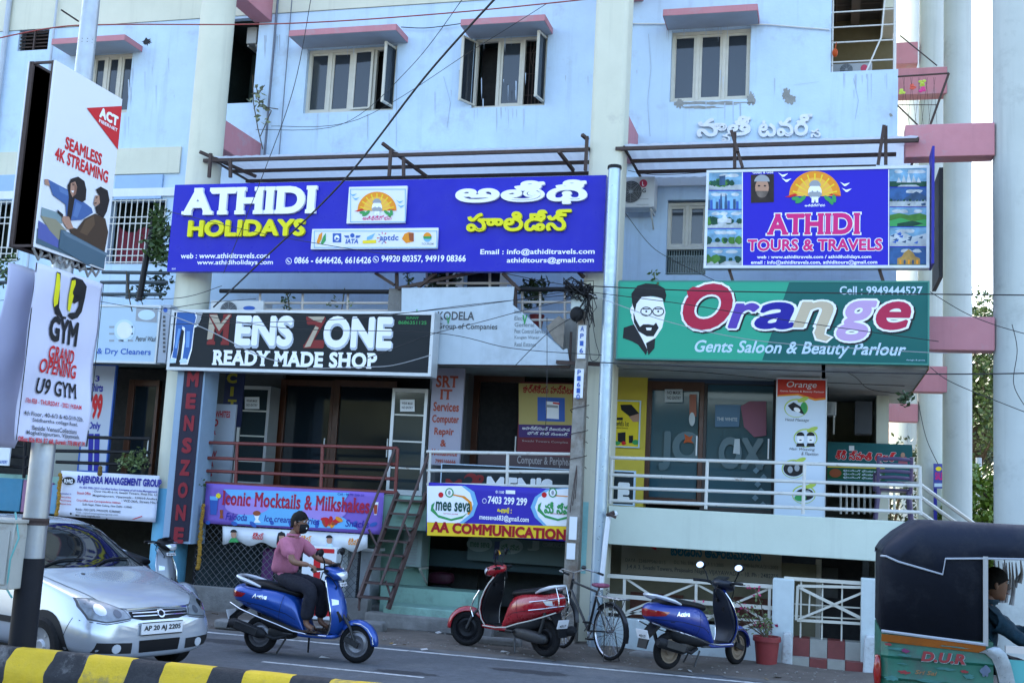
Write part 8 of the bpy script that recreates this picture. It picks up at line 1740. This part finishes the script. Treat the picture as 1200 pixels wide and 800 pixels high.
k = Ink(16.046); k.s(pblue, ell(292, 361, 7, 2.6), 'emblem', lift=.003); k.done(t)
ac('grey window air conditioner below the slab behind the iron stair', (472, 622, 494, 664), 16.6, fan=False, slats=True, m=mat('ac_grey_green', (.25, .32, .31), .5))
ac('white air conditioner high in the dark recess beside the left column', (289, 30, 301, 51), 18.2, fan=False)
ac('small grey air conditioner in the passage behind the parlour standee', (958, 470, 980, 486), 18.2, slats=True, fan=False, m=mat('ac_shade_grey', (.3, .31, .31), .5))
t, b_ = ac('grey air conditioner on the floor of the corner balcony at the top', (975, 74, 1022, 90), 18.3, m=mat('ac_shade_grey', (.3, .31, .31), .5))
k = Ink(18.29); k.s(mat('lg_red', (.4, .01, .05)), ell(1013, 80.5, 4.4, 4.6), 'emblem', lift=.003); k.done(t)
# ------------------------------------------------------------------ cabinets, chair and other things behind the railings
def cabinet(label, px, Y, m=alu):
    X0_, X1_, Z0_, Z1_ = rectY(px, Y); t = thing('display_cabinet', label, 'cabinet', ((X0_+X1_)/2, Y, Z0_), group='glass display cabinets'); f = MB()
    for a in ((X0_, X0_+.05, Z0_, Z1_), (X1_-.05, X1_, Z0_, Z1_), (X0_+.05, X1_-.05, Z1_-.06, Z1_), (X0_+.05, X1_-.05, Z0_, Z0_+.08)): f.box(a[0], a[1], Y, Y+.35, a[2], a[3])
    f.build('frame', m, t); MB().box(X0_+.05, X1_-.05, Y+.02, Y+.026, Z0_+.08, Z1_-.06).build('door', mat('cabinet_glass', (.022, .034, .04), .06, spec=.6), t); s_ = MB()
    for k in range(3): z = Z0_+(Z1_-Z0_)*(k+1)/4; s_.box(X0_+.05, X1_-.05, Y+.012, Y+.018, z-.012, z+.012)
    s_.build('shelf', iron_grey, t); k = Ink(Y+.01); cx = (px[0]+px[2])/2; k.s(panel_w, [(cx-8, px[1]+13), (cx+9, px[1]+13), (cx+9, px[1]+27), (cx-8, px[1]+27)], 'notice'); k.w(gd, 'WEAR MASK', (cx-6, px[1]+16, cx+7, px[1]+19), 'notice', lift=.006); k.w(gd, 'NO ENTRY', (cx-6, px[1]+21, cx+7, px[1]+24), 'notice', lift=.006); k.done(t); return t
cabinet('tall aluminium glass cabinet with a notice at the right end of the menswear front', (456, 455, 498, 580), 16.75); cabinet('aluminium glass door cabinet behind the maroon railing beside the dry wash board', (277, 452, 313, 570), 17.4)
# purple plastic chair on the balcony
pc = mat('purple_plastic', (.085, .06, .13), .45); cp = P(1047, 585, 17.3); ct = thing('plastic_chair', 'purple plastic chair standing behind the right end of the balcony railing', 'chair', (cp.x, 17.3, 1.91)); cx_, cy_ = cp.x, 17.3
MB().loft([[(cx_-.21, cy_-.2+.02, 2.33), (cx_+.21, cy_-.2+.02, 2.33), (cx_+.21, cy_-.2, 2.36), (cx_-.21, cy_-.2, 2.36)], [(cx_-.23, cy_+.22, 2.31), (cx_+.23, cy_+.22, 2.31), (cx_+.23, cy_+.22, 2.34), (cx_-.23, cy_+.22, 2.34)]]).build('seat', pc, ct, bevel=.01)
bk_ = MB(); 
for k in range(5): z = 2.42+.085*k; bk_.tube([(cx_-.21, cy_-.22-.02*k, z), (cx_, cy_-.27-.02*k, z+.01), (cx_+.21, cy_-.22-.02*k, z)], .026, 8)
for s_ in (-1, 1): bk_.tube([(cx_+s_*.22, cy_-.2, 2.3), (cx_+s_*.22, cy_-.31, 2.80)], .026, 8)
bk_.build('backrest', pc, ct, smooth=True)
for sx_ in (-1, 1):
    for sy_ in (-1, 1): MB().tube([(cx_+sx_*.20, cy_+sy_*.18, 2.33), (cx_+sx_*.24, cy_+sy_*.22, 1.92)], [.03, .024], 8).build('leg', pc, ct, smooth=True)
    MB().tube([(cx_+sx_*.22, cy_-.25, 2.55), (cx_+sx_*.26, cy_, 2.56), (cx_+sx_*.25, cy_+.2, 2.33)], .022, 8).build('armrest', pc, ct, smooth=True)
# white counter and red cooler behind the rider, stacked goods
X0_, X1_, Z0_, Z1_ = rectY((372, 644, 434, 705), 16.4); t = thing('counter', 'white stained counter behind the rider below the ice cream strip', 'counter', ((X0_+X1_)/2, 16.4, Z0_)); cw_ = mat('stained_white', (.42, .45, .48), .7, noise=.25, scale=5, streak=.5, dirt=(.2, .18, .16), dscale=3); MB().box(X0_, X1_, 16.4, 16.8, -.1, Z1_).build('body', cw_, t, bevel=.01); MB().box(X0_-.04, X1_+.04, 16.36, 16.84, Z1_+.002, Z1_+.05).build('top', panel_w, t, bevel=.01)
X0_, X1_, Z0_, Z1_ = rectY((352, 640, 392, 722), 15.75); t = thing('ice_cream_freezer', 'white and red ice cream freezer just behind the rider', 'freezer', ((X0_+X1_)/2, 15.75, 0)); fz = MB().box(X0_, X1_, 15.75, 16.2, 0.05, Z1_).build('case', panel_w, t, bevel=.02); k = Ink(15.75); k.s(red, [(352.5, 641), (392, 643), (392, 648), (352.5, 646)], 'stripe'); k.s(red, [(352.5, 711), (392, 713), (392, 722), (352.5, 720)], 'stripe'); k.s(red, [(368, 645), (376, 645), (374, 715), (366, 714)], 'stripe'); k.done(t)
X0_, X1_, Z0_, Z1_ = rectY((305, 642, 330, 690), 16.25); o = MB().box(X0_, X1_, 16.25, 16.5, 0, Z1_).build('drum', mat('purple_drum', (.10, .02, .12), .5), None, bevel=.05); tag(recentre(o), 'purple plastic tub standing behind the chain link fence', 'tub')
for i, (px, cc) in enumerate((((497, 648, 530, 668), (.03, .04, .07)), ((499, 670, 531, 684), (.10, .02, .05)), ((497, 686, 528, 698), (.05, .07, .09)), ((502, 699, 529, 712), (.12, .02, .03)))):
    X0_, X1_, Z0_, Z1_ = rectY(px, 17.6); o = MB().loft([ring(X0_, .12, Z0_, Z1_, e=4, yc=17.7), ring((X0_+X1_)/2, .16, Z0_-.01, Z1_+.01, e=4, yc=17.7), ring(X1_, .12, Z0_, Z1_, e=4, yc=17.7)]).build('sack', mat('sack_%d' % i, cc, .6, noise=.4, scale=9), None, smooth=True, sub=1); tag(recentre(o), ('dark slate bundle on top of the stack in the AA shop', 'dark crimson bundle second from the top of the AA shop stack', 'grey bundle third from the top of the AA shop stack', 'deep red bundle at the bottom of the AA shop stack')[i], 'bundle', 'bundles stacked in the dark shop')
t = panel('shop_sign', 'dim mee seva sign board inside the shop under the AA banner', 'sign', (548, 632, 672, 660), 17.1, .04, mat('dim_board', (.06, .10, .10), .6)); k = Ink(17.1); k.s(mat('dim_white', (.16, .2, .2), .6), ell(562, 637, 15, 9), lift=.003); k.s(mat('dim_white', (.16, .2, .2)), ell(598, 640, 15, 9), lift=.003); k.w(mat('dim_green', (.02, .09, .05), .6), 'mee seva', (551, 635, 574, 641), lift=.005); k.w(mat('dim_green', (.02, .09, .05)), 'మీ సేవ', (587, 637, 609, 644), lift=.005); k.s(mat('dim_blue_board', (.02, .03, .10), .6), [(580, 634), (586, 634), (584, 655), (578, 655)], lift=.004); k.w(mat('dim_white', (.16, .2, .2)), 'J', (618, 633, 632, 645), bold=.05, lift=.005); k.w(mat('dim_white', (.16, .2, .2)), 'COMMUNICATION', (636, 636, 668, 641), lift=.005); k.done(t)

# ------------------------------------------------------------------ garlands, balcony plants, creeper
mari = mat('marigold', (.45, .24, .02), .8, noise=.5, scale=30); mari2 = mat('marigold_dry', (.22, .13, .03), .9, noise=.5, scale=30)
def garland(label, pts, Y, m=mari, r=.035):
    mb = MB(); rnd = random.Random(len(label)); p3 = [P(x, y, Y) for x, y in pts]; tot = sum((b-a).length for a, b in zip(p3[:-1], p3[1:])); n = int(tot/(r*1.1))
    for i in range(n):
        d = tot*i/n
        for a, b in zip(p3[:-1], p3[1:]):
            L_ = (b-a).length
            if d <= L_: c = a.lerp(b, d/L_); break
            d -= L_
        mb.ball(c+Vector((rnd.uniform(-.01, .01), 0, 0)), (r*rnd.uniform(.8, 1.1),)*3, 7, 5)
    tag(recentre(mb.build('garland', m, smooth=True)), label, 'garland', 'marigold garlands')
garland('yellow and brown marigold garland hanging at the left edge of the white management banner', [(71, 556), (69, 580), (66, 605)], 15.8); garland('yellow marigold garland hanging beside the tall vertical menswear sign', [(238, 592), (236, 615), (234, 640), (232, 668)], 15.85); garland('small dried garland knot at the top of the white management banner', [(118, 548), (117, 558)], 15.78, mari2, .04)
def plant(label, spots, Y, m, n, size, r, group='balcony plants', cat='plant', stems=(), pot=None):
    c0 = P(*spots[0], Y); t = thing('plant', label, cat, c0, group=group); mb = MB(); rnd = random.Random(len(label)*7)
    for (x, y) in spots: leafclump(mb, P(x, y, Y+rnd.uniform(-.08, .08)), r, n, size, rnd)
    mb.build('leaves', m, t)
    if stems:
        s_ = MB()
        for a in stems: s_.tube([P(x, y, Y) for x, y in a], .009, 5)
        s_.build('stem', stem_m, t)
    if pot:
        X0_, X1_, Z0_, Z1_ = rectY(pot, Y); c = ((X0_+X1_)/2, Y, Z0_); w_ = (X1_-X0_)/2; h_ = Z1_-Z0_; MB().lathe([(0, 0), (w_*.75, 0), (w_, h_*.85), (w_*1.08, h_*.85), (w_*1.08, h_), (w_*.9, h_), (0, h_*.9)], c, n=20).build('pot', potr, t, smooth=True)
    return t
plant('leafy creeper climbing the dark slanting pole left of the long blue sign', [(185, 258), (188, 268), (190, 280), (186, 292), (181, 300), (190, 300), (196, 272), (178, 285), (186, 250)], 15.9, leaf1, 60, .10, .16, stems=[((148, 318), (150, 335), (152, 352), (155, 365))])
o = MB().tube([P(182, 250, 16.0), P(172, 300, 15.95), P(163, 352, 15.9)], .05, 8).build('pole', black_iron, None, smooth=True); tag(recentre(o), 'dark slanting pole wrapped by a creeper left of the long blue sign', 'pole')
plant('dense potted shrub on the balcony right of the dry cleaners sign top', [(175, 335), (186, 340), (160, 345), (192, 328)], 16.2, leaf3, 60, .08, .15); plant('dark bushy plant behind the bottom of the long blue sign above the KODELA board', [(515, 328), (520, 333), (524, 327), (511, 334)], 16.3, leaf3, 150, .09, .16)
plant('thin climbing plant on the bracket left of the KODELA board', [(478, 322), (479, 330), (479, 337)], 16.0, leaf1, 14, .07, .05, stems=[((477, 318), (479, 338))]); plant('straggly plant in a red pot on the balcony above the torn sign corner', [(622, 335), (630, 345), (625, 352), (618, 340), (634, 336)], 16.3, leaf3, 40, .10, .14, pot=(621, 369, 637, 384)); plant('wispy plant with red flowers on the balcony railing above the menswear sign', [(337, 345), (338, 352), (335, 360)], 16.0, leaf3, 16, .07, .09, stems=[((340, 366), (336, 342))]); plant('bare stemmed plant behind the balcony railing near the concrete post', [(404, 343), (396, 354), (410, 358), (388, 358)], 16.1, leaf2, 8, .06, .08, stems=[((400, 366), (404, 338)), ((402, 356), (388, 352))])
plant('potted plants on the left balcony behind the gym banner', [(5, 318), (2, 328), (10, 310)], 16.0, leaf1, 40, .10, .18); plant('leafy pot plant hanging on the left black railing above the management banner', [(150, 536), (158, 540), (163, 532), (145, 542), (166, 543), (154, 548)], 15.85, leaf2, 36, .075, .11); plant('small sprig growing on top of the green parlour sign', [(766, 322), (769, 326)], 15.7, leaf1, 10, .07, .05, stems=[((768, 330), (766, 320))]); plant('small plant at the base of the maroon railing by the vertical sign', [(232, 556), (234, 566), (231, 545)], 15.9, leaf1, 18, .06, .08)
plant('dry creeper knotted on the cable conduit high on the wall', [(300, 118), (304, 108), (309, 122), (306, 140)], 17.6, mat('dry_creeper', (.20, .22, .12), .8), 10, .12, .12, stems=[((296, 88), (297, 120), (302, 150), (308, 175)), ((310, 100), (300, 115), (318, 130), (305, 160)), ((326, 128), (305, 125), (300, 100))]); plant('tuft of leaves in the corner of the slab below the green sign', [(1062, 466), (1060, 470)], 15.8, leaf3, 26, .08, .08)
# orange hanging ornament on the corner balcony
o = MB().ball(P(978.5, 62, 17.75), (.045, .045, .07), 14, 8).tube([P(980, 50, 17.75), P(979, 57, 17.75)], .008, 6).build('ornament', mat('orange_plastic', (.40, .06, .008), .5), None, smooth=True); tag(recentre(o), 'small orange ornament hanging in the corner balcony opening', 'ornament')
for (x, y, cc, nm) in ((1071, 101, (.6, .08, .04), 'red'), (1081, 98, (.45, .55, .05), 'lime'), (1080, 105, (.6, .03, .2), 'pink'), (1057, 107, (.45, .55, .05), 'yellow green')):
    p = P(x, y, 17.6); mb = MB(); rnd = random.Random(x)
    for i in range(5): d = Vector((rnd.uniform(-1, 1), rnd.uniform(-.3, .3), rnd.uniform(-1, 1)))*.06; mb.ball(p+d*.6, (.03, .008, .022), 8, 5)
    tag(recentre(mb.build('clothes_peg', mat('peg_'+nm.replace(' ', '_'), cc, .5))), '%s clothes pegs clipped on the corner drying frame' % nm + (' below the lime ones' if nm == 'pink' else ''), 'clothes peg', 'clothes pegs on the corner frame')
# left shop: railing, goods
prail('left_railing', [(98, 512, 176, 514), (64, 528, 176, 530), (66, 541, 176, 545), (0, 508, 30, 511), (0, 520, 30, 523), (0, 533, 32, 536), (0, 545, 32, 548), (64, 528, 48, 552), (30, 505, 28, 560)], 15.95, .028, black_iron); prail('left_railing', [(120, 319, 198, 320), (118, 331, 196, 331), (118, 345, 190, 345), (0, 318, 36, 318), (0, 331, 34, 331), (150, 319, 149, 350)], 15.95, .03, mat('dark_teal_iron', (.02, .035, .045), .5))
o = door((146, 445, 182, 600), 17.4); X0_, X1_, Z0_, Z1_ = rectY((57, 515, 92, 575), 17.0); MB().box(X0_, X1_, 17.0, 17.1, Z0_, Z1_).build('wall_panel', mat('cream_dim', (.30, .30, .26), .8), B)
t = panel('shop_sign', 'small pale board with blue words at the far left railing', 'sign', (-6, 524, 11, 545), 15.8, .03, panel_w); k = Ink(15.8); k.w(pblue, 'LAUNDRY', (-2, 539, 9, 543), bold=.02); k.done(t)
for i, (px, cc, lb_) in enumerate((((-4, 560, 26, 592), (.05, .22, .34), 'blue'), ((26, 562, 40, 590), (.30, .14, .24), 'pink'), ((47, 565, 62, 590), (.30, .17, .28), 'mauve'), ((60, 568, 68, 590), (.15, .36, .52), 'sky blue'))):
    X0_, X1_, Z0_, Z1_ = rectY(px, 16.0); o = MB().box(X0_, X1_-.02, 16.0, 16.25, 1.3, Z1_).build('carton', mat('carton_'+lb_.replace(' ', '_'), cc, .7, noise=.15), None, bevel=.01); tag(recentre(o), '%s carton on the ledge behind the silver car' % lb_, 'carton', 'cartons on the ledge')
X0_, X1_, Z0_, Z1_ = rectY((-12, 388, 12, 500), 16.6); MB().box(X0_, X1_, 16.6, 16.7, Z0_, Z1_).build('wall_panel', dark_int, B)

# ------------------------------------------------------------------ trees beyond the corner
trunk_m = mat('bark', (.09, .07, .05), .95, noise=.4, scale=8, bump=.5)
def tree(label, base, h, cr, seed, n, m, ls=.13, trunk_r=.16):
    rnd = random.Random(seed); t = thing('tree', label, 'tree', base, group='trees beyond the corner columns'); b = Vector(base); tb = MB(); tips = []
    top = b+Vector((rnd.uniform(-.4, .4), rnd.uniform(-.4, .4), h*.55)); tb.tube([b, b.lerp(top, .5)+Vector((rnd.uniform(-.2, .2), 0, 0)), top], [trunk_r, trunk_r*.75, trunk_r*.5], 10)
    for k in range(9):
        s_ = b.lerp(top, rnd.uniform(.35, 1)); e = s_+Vector((rnd.uniform(-1, 1)*cr, rnd.uniform(-1, 1)*cr, rnd.uniform(.1, .45)*h)); mid = s_.lerp(e, .5)+Vector((0, 0, rnd.uniform(0, .3))); tb.tube([s_, mid, e], [trunk_r*.4, trunk_r*.25, .02], 7); tips += [e, mid, s_.lerp(e, .75)]
        for q in range(3): e2 = mid+Vector((rnd.uniform(-.6, .6)*cr, rnd.uniform(-.6, .6)*cr, rnd.uniform(-.1, .25)*h)); tb.tube([mid, e2], [.035, .01], 5); tips.append(e2)
    tb.build('trunk', trunk_m, t, smooth=True); cb2 = MB()
    for p in tips: leafclump(cb2, p, cr*rnd.uniform(.22, .45), int(n*2.6), ls, rnd, .8)
    cb2.build('crown', m, t); return t
def gx_(px, Y, z=0): p = P(px, 609, Y); return (p.x, Y, z)
tree('tall airy tree seen between the two nearest round columns at the right', gx_(1154, 30, -.3), 8.8, 2.3, 3, 120, leaf1); tree('dark leafy tree low behind the second round column', gx_(1148, 40, -.3), 7.6, 2.6, 5, 120, leaf3); tree('green tree seen between the second and third round columns', gx_(1096, 44, -.3), 9.0, 2.8, 7, 100, leaf1); tree('far olive tree behind the tailor sign', gx_(1060, 52, -.3), 8.0, 3.5, 8, 60, leaf3); tree('bright green young tree beside the far blue sign board', gx_(1150, 24, -.3), 3.4, .8, 10, 50, mat('leaf_bright', (.12, .20, .02), .5, noise=.3, scale=3), .14, .06)
o = MB().tube([gx_(1147, 26, -.2), (gx_(1147, 26)[0], 26, 3.3)], .06, 8).build('far_post', pipe_m, None, smooth=True); tag(recentre(o), 'slim grey post standing among the far trees at the right', 'post')
hp = P(1042, 590, 26.5); t = thing('bush', 'dense green bush filling the gap behind the plastic chair and the corner stair', 'bush', (hp.x, 26.5, -.3)); mb = MB(); rnd = random.Random(77)
for i in range(26): leafclump(mb, (hp.x+rnd.uniform(-1.3, 1.0), 26.5+rnd.uniform(-.5, .5), rnd.uniform(.3, 3.4)), .42, 110, .13, rnd)
mb.build('leaves', leaf3, t); mb = MB()
for i in range(6): mb.tube([(hp.x+rnd.uniform(-.3, .3), 26.5, -.3), (hp.x+rnd.uniform(-1, .8), 26.5, 2.4)], .03, 6)
mb.build('stem', stem_m, t)
# ------------------------------------------------------------------ overhead wires
wire_m = mat('wire_black', (.012, .012, .014), .6); wire_r = mat('wire_red', (.25, .03, .025), .6); wire_g = mat('wire_grey', (.30, .31, .32), .6)
def wire(label, pts, r=.006, m=wire_m):
    p3 = [P(x, y, Y) for x, y, Y in pts]
    out = []
    for i in range(len(p3)-1):
        a = p3[max(i-1, 0)]; b = p3[i]; c = p3[i+1]; d = p3[min(i+2, len(p3)-1)]
        for k in range(8): t_ = k/8; out.append(.5*((2*b)+(c-a)*t_+(2*a-5*b+4*c-d)*t_*t_+(3*b-a-3*c+d)*t_**3))
    out.append(p3[-1]); tag(recentre(MB().tube(out, r, 6).build('wire', m, None, smooth=True)), label, 'wire', 'overhead wires')
wire('thick black cable slanting across the long blue sign from the top middle of the photo', [(590, -12, 11.5), (500, 88, 12.5), (400, 215, 14), (300, 312, 15.4), (250, 360, 15.5)], .014)
wire('thin red cable running across the whole top of the building', [(-20, 49, 12), (60, 33, 12.5), (130, 29, 13), (330, 28, 13.5), (520, 16, 14), (720, -4, 14.5)], .009, wire_r)
wire('thin black wire dropping from the top beside the left conduit onto the blue sign', [(365, -5, 15.2), (345, 100, 15.3), (310, 200, 15.4), (262, 320, 15.5)], .006)
wire('thin wire from the top middle down to the first upper window', [(545, -5, 14), (480, 80, 15.5), (400, 146, 17), (300, 152, 17.6)], .005); wire('thin wire sagging beside the open window towards the left conduit', [(640, 5, 14.5), (560, 55, 16), (420, 140, 17), (318, 148, 17.6)], .005)
wire('pale wire looping across the top of the menswear sign', [(180, 362, 15.3), (240, 385, 15.3), (300, 415, 15.3), (330, 424, 15.3)], .008, wire_g); wire('pale wire sagging along the bottom of the menswear sign', [(360, 432, 15.3), (420, 430, 15.3), (460, 428, 15.3), (505, 416, 15.3)], .006, wire_g)
for i, (lb_, pts) in enumerate((('topmost black wire crossing the green parlour sign', [(690, 335, 15.4), (800, 340, 15.3), (950, 343, 15.2), (1220, 346, 15)]), ('black wire sagging through the middle of the green parlour sign', [(690, 342, 15.4), (800, 356, 15.3), (900, 372, 15.3), (1100, 400, 15.2)]), ('pale wire sagging across the lower part of the green parlour sign', [(690, 344, 15.4), (780, 376, 15.3), (880, 398, 15.3), (1000, 408, 15.2), (1110, 414, 15.2)]), ('black wire running down past the corner slab to the right column', [(1090, 342, 15.3), (1130, 366, 15.2), (1170, 382, 15), (1220, 396, 14.8)]), ('black wire sloping below the slab to the right edge', [(1090, 430, 15.3), (1120, 450, 15.2), (1220, 490, 14.8)]), ('level black wire under the green sign crossing the right columns', [(690, 424, 15.4), (900, 433, 15.4), (1090, 438, 15.2), (1220, 437, 14.8)]), ('wire fanning from the cable box left across the KODELA board top', [(672, 340, 15.4), (600, 352, 15.4), (520, 362, 15.3), (440, 368, 15.3), (300, 366, 15.3)]), ('lower wire fanning from the cable box across the KODELA lettering', [(672, 350, 15.4), (620, 362, 15.4), (560, 378, 15.3), (505, 392, 15.2), (430, 420, 15.1)]), ('third wire fanning from the cable box to the left column', [(672, 345, 15.4), (560, 356, 15.4), (400, 374, 15.3), (200, 380, 15.3)]), ('long level wire crossing the KODELA board below its lettering', [(705, 416, 15.4), (600, 408, 15.3), (510, 390, 15.3), (330, 384, 15.3), (190, 360, 15.4)]), ('slanting wire crossing the torn corner of the KODELA board', [(670, 372, 15.4), (640, 392, 15.4), (604, 428, 15.4)]), ('vertical wire hanging in front of the middle doorway', [(641, 372, 15.5), (641, 440, 15.5), (640, 490, 15.5), (637, 512, 15.5)]), ('black wire from the balcony to the cable box above the KODELA board', [(590, 320, 15.7), (640, 330, 15.6), (690, 338, 15.5)]), ('wire drooping along the wall from the white air conditioner to the window', [(733, 250, 17.5), (760, 285, 17.5), (785, 303, 17.6), (840, 330, 17)]), ('wire running under the canopy over the white air conditioner', [(736, 200, 17.4), (770, 205, 17.4), (826, 202, 17.4)]), ('thin wire crossing the lower half of the blue sign from the left', [(190, 246, 15.5), (300, 272, 15.4), (400, 290, 15.4), (470, 300, 15.4)]), ('thin black wire hooked from the middle column cable box to the steel pole', [(690, 345, 15.4), (697, 395, 15.4), (702, 417, 15.4), (692, 420, 15.4), (690, 380, 15.4)]), ('loose black cable hanging on the rightmost round column', [(1186, 380, 15.8), (1192, 410, 15.8), (1188, 450, 15.8), (1204, 480, 15.8)]), ('thin wire left of the first column above the dry cleaners sign', [(0, 352, 15.3), (80, 345, 15.3), (200, 350, 15.3), (260, 335, 15.5)]), ('lower thin wire left of the first column over the dry cleaners sign', [(110, 352, 15.3), (180, 362, 15.3), (240, 355, 15.4), (300, 350, 15.5)]), ('black wire clipped to the underside of the corner slab', [(730, 432, 16), (820, 436, 16.4), (930, 446, 17), (1060, 452, 17)]), ('second black wire strung below the corner slab', [(960, 420, 15.7), (1000, 440, 16.5), (1020, 456, 17), (1066, 462, 16)]), ('wire hanging beside the third column from the corner beam', [(1076, 470, 17), (1082, 500, 17), (1088, 520, 17), (1100, 545, 17)]), ('black cable bundle between the two upper windows', [(470, 32, 17.72), (500, 33, 17.72), (540, 28, 17.72)]))): wire(lb_, pts, .005 if i not in (0, 5, 23) else .008, wire_g if 'pale' in lb_ else wire_m)
